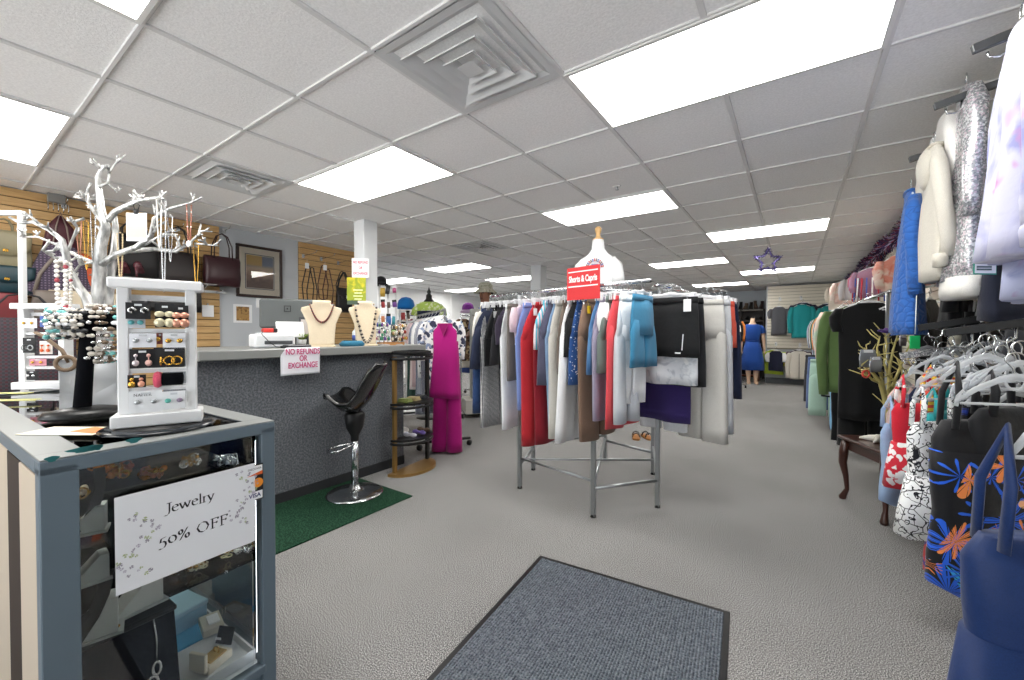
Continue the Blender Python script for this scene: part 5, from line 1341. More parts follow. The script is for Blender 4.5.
RA, RB = Vector((-2.10, 2.74, RZ)), Vector((-.70, 2.452, RZ))
RC, RD = Vector((-.74, 2.72, RZ)), Vector((-.63, 3.62, RZ))
off = Vector((1.34, -3.1, 0))
for a, b_ in ((RA, RB), (RC, RD), (Vector((-1.0, 3.62, RZ)), Vector((-1.95, 3.3, RZ)))):
    MB().tube([a+off, b_+off], .013, 10).build('hang_rail', CHROME, t)
for i, j in ((1, 2), (3, 4), (5, 0), (2, 3)): MB().tube([LO[i]+Vector((0, 0, 1.51)), LO[j]+Vector((0, 0, 1.51))], .012, 8).build('top_bar', CHROME, t)
YF_ = math.atan2(.98, .2)
def col_of(c): return cloth(*c) if isinstance(c, tuple) else cloth(c)
TAGW = PAPER
def on_rail(px, hem, name, label, cat, c, kind='shorts', w=.36, dep=.019, tag_=None, group='shorts and capris on the centre rack', seed=0, cr=None, taper=1.0, flare=1.06, dz=0.0, pn=None):
    # point of the rail on this pixel column
    best = min((RA.lerp(RB, i/400) for i in range(401)), key=lambda p: abs(px_of(p)-px))
    dn = depth(best)-.14
    h = (RZ-.085) - (EYE-(hem-333.5)*dn/CAM_F)
    tilt = YF_+R(rnd.uniform(-7, 7))
    t = thing(name, label, cat, best+Vector((0, 0, dz)), tilt, group)
    m = col_of(c)
    if kind == 'skirt': g_bottom(t, m, w, h, False, dep=dep, seed=seed, flare=flare)
    elif kind == 'top': g_top(t, m, w, h, sl=.18, dep=dep*1.3, seed=seed, sw=.06)
    else: g_bottom(t, m, w, h, True, crotch=min(.27, h*.55) if cr is None else cr, dep=dep, seed=seed, taper=taper*rnd.uniform(.9, 1.12), flare=flare*rnd.uniform(.95, 1.06), pinch=pn or rnd.uniform(.58, .72))
    t.rotation_euler = (R(rnd.uniform(-1.6, 1.6)), R(rnd.uniform(-3, 2)), tilt)
    if tag_: price_tag(t, (-w*.32, -dep-.012, -.16), (.035, .05), tag_)
    hanger('white clip hanger holding the '+label.split(' on ')[0].split(' beside ')[0].split(' behind ')[0].split(' over ')[0], best+Vector((0, 0, dz)), tilt, 'clip', w*.66, HANGW, 'clip hangers on the centre rack')
    return t
def px_of(p):
    d = Vector(p)-Vector((0, 0, EYE)); return 512+CAM_F*d.dot(RGT)/d.dot(FWD)
ITEMS = [
 (486, 338, 'shorts', 'white cotton shorts on the far end of the rack', 'shorts', '#e8e4da', {}),
 (489, 352, 'shorts', 'khaki shorts behind the white cotton pair', 'shorts', '#a89c7f', {}),
 (498, 372, 'shorts', 'navy long shorts beside the black tagged pair', 'shorts', '#2a3148', {'w': .42}),
 (504, 366, 'shorts', 'black shorts with white tag on the rack end', 'shorts', '#17181b', {'tag_': TAGW, 'w': .44, 'dep': .024}),
 (493, 416, 'capri_trousers', 'dark blue denim capris low behind the navy shorts', 'trousers', ('#1d2f52', 'denim', '#2f4a78'), {}),
 (497, 430, 'capri_trousers', 'black and white gingham capris near the rack end', 'trousers', ('#eeeeee', 'check', '#14151a', '#83848a', 2.6), {}),
 (509, 366, 'shorts', 'black knit shorts beside the black pair with white tag', 'shorts', '#202024', {'w': .40}),
 (515, 346, 'shorts', 'dark plum shorts beside the taupe skirt', 'shorts', '#3b3344', {}),
 (524, 380, 'skirt', 'taupe grey skirt with green tag', 'skirt', '#77706a', {'kind': 'skirt', 'tag_': P('#3f9a58', .6), 'w': .40}),
 (518, 432, 'capri_trousers', 'long white capris hanging low behind the taupe skirt', 'trousers', '#e9ecf0', {}),
 (529, 346, 'blouse', 'pale pink short top between the skirt and the blue capris', 'blouse', '#d9c5cf', {'kind': 'top', 'w': .34}),
 (535, 412, 'capri_trousers', 'periwinkle blue capris beside the bright red pair', 'trousers', '#7f96d4', {}),
 (545, 449, 'capri_trousers', 'bright red capris, the longest pair at the rack front', 'trousers', '#b92a33', {'tag_': TAGW, 'w': .40, 'dep': .024, 'flare': 1.1}),
 (552, 447, 'capri_trousers', 'deep crimson capris just behind the bright red pair', 'trousers', '#8c1f2c', {}),
 (556, 352, 'shorts', 'pale aqua and pink shorts behind the red capris', 'shorts', ('#e6d3d8', 'stripe_v', '#5fb7cf', None, 1.4), {}),
 (560, 388, 'shorts', 'slate purple bermuda shorts in the rack middle', 'shorts', '#56566b', {}),
 (564, 440, 'capri_trousers', 'faded denim capris beside the slate shorts', 'trousers', ('#6d8bb0', 'denim', '#8fa9c8'), {}),
 (568, 442, 'capri_trousers', 'light stone grey capris in the rack middle', 'trousers', '#c9c6be', {}),
 (572, 375, 'shorts', 'mocha shorts with pink tag in the rack middle', 'shorts', '#6f6258', {'tag_': P('#e3b9c6', .6)}),
 (578, 446, 'trousers', 'white cropped trousers hanging beside the mocha shorts', 'trousers', '#eceef0', {'w': .38}),
 (584, 358, 'shorts', 'black shorts next to the yellow size tag', 'shorts', '#1a1b1d', {'dep': .022}),
 (588, 388, 'shorts', 'blue and white dotted shorts behind the black pair', 'shorts', ('#2a4f8a', 'dots', '#dfe3ea', None, 3.2), {'w': .30}),
 (594, 444, 'capri_trousers', 'brown linen capris with yellow size tag', 'trousers', '#7d6555', {'tag_': P('#f0c822', .6), 'w': .38, 'dep': .024}),
 (606, 376, 'shorts', 'mid blue denim shorts with white price tag', 'shorts', ('#3b628e', 'denim', '#5c86b0'), {'tag_': TAGW, 'dep': .024}),
 (611, 424, 'capri_trousers', 'mauve grey capris behind the denim shorts', 'trousers', '#9a93a8', {}),
 (618, 376, 'shorts', 'grey green shorts beside the denim pair', 'shorts', '#69746f', {'dep': .023}),
 (622, 432, 'capri_trousers', 'coral capris under the white blouse', 'trousers', '#d84a52', {}),
 (614, 352, 'blouse', 'white short blouse hung over the coral capris', 'blouse', '#eef0ee', {'kind': 'top', 'w': .26}),
 (629, 428, 'capri_trousers', 'pale grey capris beside the white blouse', 'trousers', '#c5cad0', {'w': .28, 'pn': .8, 'flare': 1.0}),
 (634, 410, 'capri_trousers', 'white capris next to the teal shorts', 'trousers', '#eff1f2', {'w': .26, 'pn': .85, 'flare': 1.0}),
 (643, 371, 'shorts', 'teal blue shorts at the rail end by the black skirt', 'shorts', '#3a7fa3', {'dep': .020, 'w': .30, 'pn': .86, 'flare': .98, 'cr': .24, 'taper': .96}),
]
for i, (px, hem, nm, lab, cat, c, kw) in enumerate(ITEMS): on_rail(px, hem, nm, lab, cat, c, seed=i, **kw)

def rail2(f, px, w, hem, name, label, cat, c, kind='skirt', rz=-9, dep=.03, tag_=None, seed=0, flare=1.08, cr=None, top=0.0, taper=1.0):
    yy = RC.lerp(RD, f)
    a = at(px, 300, Y=yy.y); loc = Vector((a.x, yy.y, RZ-top))
    D = depth(loc); h = (loc.z-.085)-(EYE-(hem-333.5)*D/CAM_F); ww = w*D/CAM_F
    t = thing(name, label, cat, loc, R(rz), 'shorts and skirts on the right side of the centre rack')
    m = col_of(c)
    g_bottom(t, m, ww, h, kind != 'skirt', crotch=cr or min(.26, h*.5), dep=dep, seed=seed, flare=flare, taper=taper)
    if tag_: price_tag(t, (ww*.36, -dep-.012, -.14), (.045, .075), tag_)
    hanger('white clip hanger holding the '+label.split(' on ')[0].split(' behind ')[0].split(' under ')[0].split(' at ')[0], loc, R(rz), 'clip', ww*.96, HANGW, 'clip hangers on the centre rack')
    return t
s1 = rail2(0.02, 670, 54, 357, 'skirt', 'black skirt with white tag at the front of the right rail', 'skirt', '#17181a', tag_=PAPER, seed=3)
MB().box((.125, -.047, -.36), (.006, .003, .10), .001, M=Matrix.Rotation(R(4), 4, 'Y')).build('zip', WHITE, s1); MB().box((.07, -.045, -.435), (.035, .002, .009)).build('logo_mark', WHITE, s1)
rail2(.14, 674, 56, 384, 'skirt', 'longer black skirt behind the white tagged skirt', 'skirt', '#1c1d20', seed=5, flare=1.12)
rail2(.08, 668, 54, 383, 'skirt', 'silver white ruffled skirt under the black skirt', 'skirt', ('#dfe2e6', 'tiedye', '#b9bec6', '#f3f3f3', 2.0), seed=6, flare=1.1)
rail2(.20, 662, 54, 420, 'skirt', 'dark purple skirt behind the ruffled silver skirt', 'skirt', '#33265e', seed=7)
rail2(.30, 664, 42, 430, 'trousers', 'white shorts hanging behind the purple skirt', 'trousers', '#e8eaee', 'legs', seed=8)
rail2(.36, 704, 38, 441, 'trousers', 'light stone wide trousers on the right side of the rack', 'trousers', '#c6c4be', 'legs', seed=9, dep=.04, flare=1.12, taper=1.15, rz=-16)
rail2(.44, 710, 38, 432, 'trousers', 'pale grey jeans behind the stone wide trousers', 'trousers', ('#b9bcc0', 'denim', '#cfd2d4'), 'legs', seed=10, dep=.035, taper=1.1, rz=-12)
rail2(.62, 718, 30, 348, 'shorts', 'coral red shorts behind the pale grey jeans', 'shorts', '#e0604c', 'legs', seed=11)
rail2(.74, 723, 27, 398, 'trousers', 'navy cropped trousers at the back of the right rail', 'trousers', '#1d2640', 'legs', seed=12, flare=1.2, rz=-14, taper=1.1)
for i, (px, y, f) in enumerate(((655, 292, .25), (666, 291, .55), (678, 293, .8))):
    pp = RC.lerp(RD, f); hanger(('first', 'second', 'third')[i]+' empty white hanger above the black skirt counting from the bust', at(px, 287, Y=pp.y), R(-12+8*i), 'shirt', .34, HANGW, 'empty hangers on the centre rack')
# sign on the rail
pS = Vector((-1.18, 2.545, RZ)); 
pL, pR_ = at(563.5, 300, D=2.62), at(602, 295, D=2.62)
ang = math.atan2(-.2, .98)
t = thing('rack_sign', 'red rack sign reading shorts and capris clipped on the hang rail', 'sign', (RA.lerp(RB, .72)).to_tuple(), ang)
cx = at(583, 283, D=2.60); t.location = cx; k = 2.60/CAM_F
RED = P('#d2262c', .45)
w_, h_ = 40*k, 33*k
MB().box((0, 0, 0), (w_, .006, h_), .001).build('sign_panel', RED, t)
WL = P('#f6f3f2', .6)
text('Shorts & Capris', t, Matrix.Translation((0, -.0042, h_*.13)), h_*.27, WL, bold=.0018, sx=.60)
b = MB()
for z in (.36, -.09): b.box((0, -.0042, h_*z), (w_*.9, .001, h_*.035))
b.build('white_rule', WL, t)
b = MB(); b.box((0, .012, -h_*.44), (.03, .02, .05), .003); b.cyl((0, .012, -h_*.5), (0, .012, -h_*.5-.06), .006); b.build('rail_clip', CHROME, t)
# white bust with T-shirt
pb = at(598, 262, D=3.12); k = 3.12/CAM_F
t = thing('torso_form', 'white torso form with wooden neck peg standing above the centre rack', 'mannequin', (pb.x, pb.y, 1.50), CAM_YAW-R(26))
zn = EYE+(333.5-240)*k-1.50
FORM = P('#eceeef', .5)
b = MB(); b.loft([rrect(.20, .14, .0, 0, 24, .8), rrect(.21, .15, .12, 0, 24, .8), rrect(.24, .15, zn-.22, 0, 24, .8), rrect(.23, .12, zn-.15, 0, 24, .8), rrect(.16, .11, zn-.115, 0, 24, .9), rrect(.095, .095, zn-.07, 0, 24, 1), rrect(.085, .085, zn, 0, 24, 1)]).build('bust', FORM, t)
MB().lathe([(.042, zn-.004), (.044, zn+.004), (.02, zn+.02), (.016, zn+.045), (.022, zn+.06), (.026, zn+.085), (.014, zn+.10)], n=16).build('neck_peg', P('#d2ab74', .5), t)
MB().cyl((0, .04, -.60), (0, .04, .02), .012).build('support_pole', CHROME, t)
ts = thing('t_shirt', 'white T-shirt with arched red and blue print on the torso form', 'shirt', (pb.x, pb.y, 1.50), CAM_YAW-R(26))
b = MB(); b.loft([rrect(.26, .19, -.10, 0, 24, .8), rrect(.255, .185, .1, 0, 24, .8), rrect(.27, .18, zn-.21, 0, 24, .8), rrect(.25, .14, zn-.142, 0, 24, .8), rrect(.16, .12, zn-.112, 0, 24, .9), rrect(.125, .118, zn-.098, 0, 24, 1)]).build('body', cloth('#f1f3f4'), ts)
for sd_ in (-1, 1):
    b = MB(); b.tube([(sd_*.095, 0, zn-.165), (sd_*.135, 0, zn-.21), (sd_*.150, -.005, zn-.29), (sd_*.153, -.01, zn-.35)], [.045, .052, .050, .052], 14).build('sleeve', cloth('#f1f3f4'), ts)
MB().tube([(.062*math.cos(a), .058*math.sin(a), zn-.098) for a in [2*PI*q/20 for q in range(20)]], .006, 6, True).build('collar', cloth('#e4e6e8'), ts)
b = MB()
for q in range(13):
    a = PI*(q+.5)/13; b.mi = q % 3
    for rr_ in (.052, .064): b.box((rr_*math.cos(a), -.100, zn-.225+rr_*math.sin(a)), (.009, .004, .010), M=None); 
b.mi = 1; b.box((0, -.100, zn-.21), (.05, .004, .022), .001); b.mi = 2; b.box((0, -.100, zn-.24), (.07, .004, .012), .001)
b.build('chest_print', [P('#c0453f', .8), P('#4a63a8', .8), P('#7a5a52', .8)], ts)
# sandals on the carpet behind the rack
for i, (px, py) in enumerate(((636, 438), (647, 438))):
    p = at(px, py, Z=0)
    t = thing('sandal', ('tan and black sandal standing on the carpet behind the rack leg', 'second tan and black sandal nearer the purple skirt hem')[i], 'shoe', p+Vector((0, 0, 0)), CAM_YAW+R(165+20*i), 'sandals behind the centre rack')
    b = MB(); b.loft([[(x*1.0, y, z) for x, y, z in rrect(.085, .24, 0)], rrect(.09, .25, .018), rrect(.085, .24, .026)]).build('sole', P('#a8713c', .6), t)
    for y in (-.05, .05): MB().tube([(-.042, y, .02), (-.03, y, .055), (0, y, .07), (.03, y, .055), (.042, y, .02)], .014, 8, flat=.35).build('strap', BLACK, t)
# ================================================================ RIGHT WALL
GREYBAR = P('#5d5f61', .35, .5, name='grey_bar')
def wfall(label, px, py, X0=.50, rise=.10, mat=GREYBAR, pegs=4, X1=XW-.03, clear=None, hgt=.03, tagc=()):
    e = at(px, py, X=X0)
    t = thing('waterfall_arm', label, 'display arm', (X1, e.y, e.z+rise), 0, 'display arms on the right wall')
    L = X1-X0; v = Vector((-L, 0, -rise))
    M = Matrix.Rotation(math.atan2(rise, L), 4, 'Y').inverted() if False else Matrix.Rotation(-math.atan2(rise, L), 4, 'Y')
    MB().box((-v.length/2, 0, 0), (v.length, .022, hgt), .002, M=M).build('bar', mat, t)
    MB().box((-.003, 0, 0), (.012, .05, .09), .003).build('back_plate', STEEL, t)
    for k in range(pegs):
        q = v*((k+.25)/pegs*.98+.03)
        MB().tube([q, q+Vector((0, 0, -.05)), q+Vector((-.02, -.002, -.065)), q+Vector((-.045, -.004, -.06)), q+Vector((-.05, -.004, -.04))], .004, 6).build('peg', CHROME, t)
    for i, f in enumerate(tagc):
        MB().box((-v.length*f, -.013, 0), (.03, .003, hgt*1.05), .0005, M=M).build('size_label', PAPER, t)
    return t, e, v
a1 = wfall('grey sloping wall arm nearest the viewer holding the tie-dye jackets', 972, 50)
a2 = wfall('grey sloping wall arm holding the hoodie and the sequin jacket', 934, 107)
a3 = wfall('grey sloping wall arm holding the blue quilted jacket', 909, 160)
BLKBAR = P('#1b1c1e', .3)
l1 = wfall('black low arm with white size labels above the clear hangers', 918, 328, .50, .10, BLKBAR, 4, tagc=(.30, .45, .56), hgt=.032)
l2 = wfall('glittery low arm over the red swim set', 900, 356, .50, .10, cloth('#b9bcc0', 'sequin', '#8f9498', '#dfe2e4', 1.0), 5, hgt=.035)
l3 = wfall('black low arm carrying the floral swimsuit hangers', 944, 333, .46, .10, BLKBAR, 5, hgt=.028)

def hangtop(name, label, cat, px, X, ytop, ybot, mat, w=.44, rz=80, sl=.5, dep=.06, hk='clothes hanger', Y=None, hm=HANGW, hl=None, **kw):
    """garment hung at the sight line of (px) at wall distance X, from image row ytop to ybot"""
    p = at(px, ytop, X=X) if Y is None else at(px, ytop, Y=Y)
    D = depth(p); h = (ybot-ytop)*D/CAM_F
    loc = Vector((p.x, p.y, p.z+.075))
    t = thing(name, label, cat, loc, R(rz), kw.pop('group', 'garments along the right wall'))
    g_top(t, mat, w=w, h=h, sl=min(sl, h*.98), dep=dep, **kw)
    hanger(hl or ('hanger of the '+label.split(' on ')[0].split(' beside ')[0].split(' behind ')[0].split(' hanging ')[0]), loc, R(rz), 'shirt', w*.9, hm, 'hangers along the right wall')
    return t
# --- garments on the upper arms
j = hangtop('jacket', 'blue quilted jacket hanging from the last sloping arm', 'jacket', 911, .52, 194, 334, cloth('#2f62ae', 'quilt', '#274f90', None, 1.7), w=.34, sl=.52, dep=.06, sw=.06, seed=2, flare=1.35, rz=84, trim=cloth('#2b5898'))
pt = at(915, 338, X=.47)
t = thing('size_tag', 'bright green size tag dangling below the blue quilted jacket', 'tag', pt, R(40))
MB().box((0, 0, -.02), (.055, .004, .062), .004).build('card', P('#1fc26a', .5), t); MB().tube([(0, 0, .02), (.004, 0, .20)], .0018, 5).build('loop', P('#dfe6e2', .5), t)
hangtop('hoodie', 'cream hooded jacket beside the sequin jacket', 'jacket', 934, .55, 150, 282, cloth('#cbc7bc'), w=.28, sl=.50, dep=.042, sw=.055, seed=3, rz=88, hood=True, cuff=cloth('#cfcabd'), trim=cloth('#cdc8bb'))
hangtop('shirt', 'off white long shirt between the hoodie and the sequin jacket', 'shirt', 946, .60, 118, 268, cloth('#e6e5e1'), w=.30, sl=.5, dep=.04, sw=.055, seed=4, rz=88)
sq = hangtop('sequin_jacket', 'silver sequin jacket with white buttoned hem band', 'jacket', 966, .64, 92, 282, cloth('#b9bcc0', 'sequin', '#f2f3f5', '#9a9ea3', .9, .85, '#e2d3dc'), w=.36, sl=.56, dep=.06, sw=.07, seed=5, rz=82, flare=1.12)
hq = depth(sq.location); hh = (282-92)*hq/CAM_F
b = MB(); b.loft([gring(0, 0, -.075-hh-.075, .20, .07), gring(0, 0, -.075-hh-.04, .206, .076), gring(0, 0, -.075-hh+.012, .20, .072)]).build('hem_band', cloth('#e2e0da'), sq)
MB().lathe([(.016, 0), (.019, .004), (.012, .008)], n=14, M=Matrix.Translation((-.17, -.058, -.075-hh-.035)) @ Matrix.Rotation(-R(62), 4, 'Z') @ Matrix.Rotation(PI/2, 4, 'X')).build('button', P('#2b2b2d', .3), sq)
t = thing('price_tag', 'large white price tag with teal border pinned on the sequin jacket', 'tag', at(985, 262, X=.60), R(35))
k = depth(t.location)/CAM_F
MB().box((0, 0, -.0*k), (23*k, .002, 25*k)).build('border_card', P('#2f9a84', .6), t); MB().box((0, -.0016, 0), (21*k, .002, 22.5*k)).build('white_face', PAPER, t)
b = MB()
for z, ww in ((6, 9), (1.5, 13), (-5, 15), (-7.5, 15)): b.box((-1.5*k, -.003, z*k), (ww*k, .0008, (1.0 if z > -3 else 1.8)*k))
b.build('printed_line', P('#5a6a70', .8), t)
TD1 = cloth('#c2c3da', 'tiedye', '#9396c6', '#bd86b8', .7)
TD2 = cloth('#b2b9da', 'tiedye', '#7c88bf', '#a783bb', .8)
hangtop('tie_dye_jacket', 'pale lavender tie-dye jacket with pink streaks nearest the viewer', 'jacket', 1022, .58, 30, 256, TD1, w=.36, sl=.62, dep=.06, sw=.07, seed=6, rz=84, cuff=cloth('#bcbdd6', 'tiedye', '#9396c6', '#bd86b8', .9))
hangtop('tie_dye_jacket', 'bluer tie-dye shirt behind the lavender jacket at the picture edge', 'jacket', 1038, .68, 42, 300, TD2, w=.40, sl=.66, dep=.065, sw=.075, seed=7, rz=76)
hangtop('jacket', 'dark navy vest glimpsed under the tie-dye jackets', 'vest', 1014, .78, 215, 322, cloth('#1c2030'), w=.44, sl=0, dep=.07, seed=8, rz=60)
hangtop('jacket', 'dark green cardigan glimpsed behind the price tag', 'jacket', 1000, .84, 225, 320, cloth('#1f3a33'), w=.44, sl=.4, dep=.06, seed=9, rz=70)
hangtop('trousers', 'charcoal long top hanging below the sequin jacket', 'top', 957, .80, 240, 330, cloth('#26272b'), w=.44, sl=.4, dep=.06, seed=10, rz=72)
hangtop('shirt', 'black tunic in the gap under the quilted jacket', 'top', 930, .80, 300, 470, cloth('#121315'), w=.46, sl=.3, dep=.06, seed=12, rz=68)
hangtop('dress', 'black long dress filling the wall behind the clear hangers', 'dress', 975, .86, 305, 520, cloth('#17181b'), w=.52, sl=.3, dep=.07, seed=13, rz=75)
hangtop('dress', 'deep charcoal dress at the picture edge behind the swimwear', 'dress', 1015, .80, 320, 560, cloth('#1d1f25'), w=.5, sl=.3, dep=.07, seed=14, rz=75)

# --- swimwear on the low arms
SWH = clear_plastic('clear_hanger', '#eef1f4', .40)
def swim(name, label, px, X, ytop, ybot, mat, w=.34, rz=62, straps=True, skirt=None, smat=None, dep=.045, group='swimwear on the low arms', seed=0, onepiece=True, scoop=.5, hl=None, stf=.24, hw=.86):
    p = at(px, ytop, X=X); D = depth(p); h = (ybot-ytop)*D/CAM_F
    loc = Vector((p.x, p.y, p.z+.085))
    t = thing(name, label, 'swimsuit', loc, R(rz), group)
    z0 = -.085; ph = seed*1.7
    st = stf*h if straps else 0
    rg = []
    for f, ww, dd in ((0, .80, .55), (.10, .97, .9), (.3, .93, 1.0), (.5, .86, .9), (.75, .98, 1.05), (.9, 1.0, 1.0), (1.0, .30 if onepiece else 1.02, .6)):
        rg.append(gring(0, 0, z0-st-(h-st)*f, w/2*ww, dep*dd, .005, 22, ph))
    MB().loft(rg[::-1]).build('swimsuit_body', mat, t)
    if straps:
        for sd_ in (-1, 1):
            MB().tube([(sd_*w*.36, -dep*.5, z0-st-.02), (sd_*w*.33, -dep*.5, z0-st*.5), (sd_*w*.27, 0, z0), (sd_*w*.33, dep*.5, z0-st*.5), (sd_*w*.35, dep*.5, z0-st-.02)], .012, 8, flat=.5).build('strap', smat or mat, t)
    if skirt:
        rg = [gring(0, 0, z0-h*.58, w/2*.95, dep*1.05, .004, 24, ph), gring(0, 0, z0-h*.8, w/2*1.12, dep*1.3, .012, 30, ph), gring(0, 0, z0-h*.98, w/2*1.24, dep*1.5, .018, 34, ph)]
        MB().loft(rg[::-1]).build('swim_skirt', skirt, t)
    hanger(hl or 'clear hanger holding the '+label.split(' hanging ')[0].split(' beside ')[0].split(' with ')[0].split(' at ')[0], loc, R(rz), 'shirt', w*hw, SWH, 'clear hangers on the low arms')
    return t
REDS = cloth('#cf2437'); REDF = cloth('#d42a3c', 'floral', '#f4f0f0', '#f4f0f0', 1.7, .6)
swim('swimsuit', 'pale blue swim shorts set at the table end of the low arm', 899, .50, 396, 505, cloth('#9fb9dd'), w=.34, seed=1, rz=58)
swim('swimsuit', 'blush pink swim top beside the red set', 905, .53, 386, 470, cloth('#e2c3bb'), w=.32, seed=2, rz=58)
swim('swimsuit', 'red swim set with white floral trim and skirt', 916, .52, 376, 490, REDS, w=.24, skirt=REDF, smat=REDF, seed=3, rz=34, dep=.04)
swim('swimsuit', 'navy swimsuit with teal edge beside the red set', 926, .60, 384, 470, cloth('#1d2748'), w=.34, seed=4, rz=62)
swim('swimsuit', 'rainbow striped swimsuit behind the ink floral one', 938, .62, 366, 470, cloth('#e5533d', 'stripe_h', '#f0c33c', None, 1.0), w=.34, seed=5, rz=62)
swim('swimsuit', 'teal swimsuit beside the rainbow striped one', 942, .60, 388, 490, cloth('#2fa3a8'), w=.34, seed=6, rz=60)
INKM = cloth('#eceeee', 'ink', '#1b1d24', None, 1.2)
swim('swimsuit', 'white swim dress with black ink floral print', 938, .50, 386, 538, INKM, w=.27, seed=7, rz=40, dep=.045, skirt=INKM, onepiece=False)
swim('swimsuit', 'purple and red print swimsuit low behind the tropical one', 953, .56, 430, 575, cloth('#5a3f8f', 'floral', '#c4474a', '#4b8fc4', 1.4), w=.36, seed=8, rz=56)
TROP = cloth('#131419', 'leaf', '#ef8e4c', '#2563dd', .8, .6, '#38a8e2')
BLKS = cloth('#141519', rough=.6)
tp = swim('swimsuit', 'black tropical swimsuit with orange and blue leaf print', 986, .50, 364, 604, BLKS, w=.31, seed=9, rz=30, dep=.055, smat=BLKS)
D = depth(tp.location); h = (604-364)*D/CAM_F; z0 = -.085; st = .24*h; b = MB()
b.loft([gring(0, 0, z0-st-(h-st)*f, .155*ww+.004, .055*dd+.004, .005, 22, 9*1.7) for f, ww, dd in ((1.0, .30, .6), (.9, 1.0, 1.0), (.75, .98, 1.05), (.5, .88, .92), (.3, .95, 1.0), (.16, .97, .95))]).build('printed_panel', TROP, tp)
swim('swimsuit', 'black and orange swimsuit behind the tropical one', 1000, .64, 390, 520, cloth('#17181d', 'leaf', '#d9552f', '#1c2f7a', .7), w=.38, seed=10, rz=44)
swim('swimsuit', 'royal blue and black swimsuit at the picture edge', 1016, .62, 400, 590, cloth('#14161c', 'floral', '#2456c8', '#1a2c66', .8), w=.30, seed=11, rz=40)
swim('swimsuit', 'plain black swimsuit on the hanger nearest the picture edge', 1016, .58, 372, 520, BLKS, w=.38, seed=12, rz=46)
NAVY = cloth('#122c5c', rough=.5)
nv = swim('swim_dress', 'navy swim dress nearest the viewer at the lower picture edge', 1060, .41, 430, 800, NAVY, w=.30, seed=13, rz=24, dep=.06, stf=.30, hw=.5, onepiece=False, skirt=NAVY)
# crowd of clear hangers
r = random.Random(8)
HPOS = [(936, 350, .60), (944, 352, .58), (951, 346, .66), (958, 360, .55), (966, 352, .62), (972, 366, .52), (980, 350, .66), (988, 362, .56), (994, 346, .62), (1002, 356, .56), (1010, 348, .60), (1016, 364, .52), (1021, 352, .58), (984, 338, .72), (1006, 336, .72), (928, 345, .66)]
NTH = ('first', 'second', 'third', 'fourth', 'fifth', 'sixth', 'seventh', 'eighth', 'ninth', 'tenth', 'eleventh', 'twelfth', 'thirteenth', 'fourteenth', 'fifteenth', 'sixteenth')
order = sorted(range(len(HPOS)), key=lambda i: HPOS[i][0])
for n, i in enumerate(order):
    px, py, X = HPOS[i]
    rz = 40+r.uniform(-25, 25)
    hg = hanger('%s bare clear hanger over the swimwear counting from the gold tree' % NTH[n], at(px, py-8, X=X), R(rz), 'shirt', .27, SWH, 'bare clear hangers')
    MB().ring((0, 0, -.075), .022, .004, 18, 6, axis='Y').build('size_ring', SWH, hg)
    for sd_ in (-1, 1): MB().tube([(sd_*.11, 0, -.12), (sd_*.12, 0, -.105), (sd_*.13, 0, -.12), (sd_*.135, 0, -.15)], .006, 6, flat=.5).build('strap_notch', SWH, hg)

# --- small table with cabriole legs, gold tree
WOODD = P('#3a1c12', .3, coat=.3, name='dark_cherry')
tc = Vector((.645, 3.80, 0)); ta = math.atan2(-.36, .167); TH = .47
t = thing('side_table', 'dark cherry side table with curved legs under the gold tree', 'table', tc, ta)
MB().box((0, 0, TH-.012), (.50, .60, .024), .008).build('table_top', WOODD, t)
b = MB()
for cc, d in (((0, .25, TH-.06), (.40, .02, .08)), ((0, -.25, TH-.06), (.40, .02, .08)), ((.2, 0, TH-.06), (.02, .5, .08)), ((-.2, 0, TH-.06), (.02, .5, .08))): b.box(cc, d, .004)
b.build('apron', WOODD, t)
for sx in (-1, 1):
    for sy in (-1, 1):
        o = Vector((sx*.198, sy*.26, 0)); q = Vector((sx*.7, sy*.7, 0))
        pts = [o+Vector((0, 0, TH-.03)), o+q*.018+Vector((0, 0, TH-.12)), o+q*.022+Vector((0, 0, TH-.2)), o+q*.002+Vector((0, 0, .17)), o-q*.006+Vector((0, 0, .08)), o+q*.012+Vector((0, 0, .035)), o+q*.02+Vector((0, 0, .014)), o+q*.02+Vector((0, 0, 0))]
        MB().tube(pts, [.03, .03, .026, .018, .014, .02, .024, .02], 10).build('leg', WOODD, t)
GD = 2.95
gb_ = at(889, 428, D=GD); gb_.z = TH
t = thing('jewelry_tree', 'gold branching jewelry tree on the dark cherry table', 'jewelry tree', gb_)
GBARK = P('#cbbf78', .45, .1, name='gold_bark')
def gbr(b, pts, r0, r1, d0=0, d1=0):
    n = len(pts); P3 = [at(x, y, D=GD+d0+(d1-d0)*i/(n-1))-gb_ for i, (x, y) in enumerate(pts)]
    b.tube(P3, [r0+(r1-r0)*i/(n-1) for i in range(n)], 7); return P3
rg_ = random.Random(31)
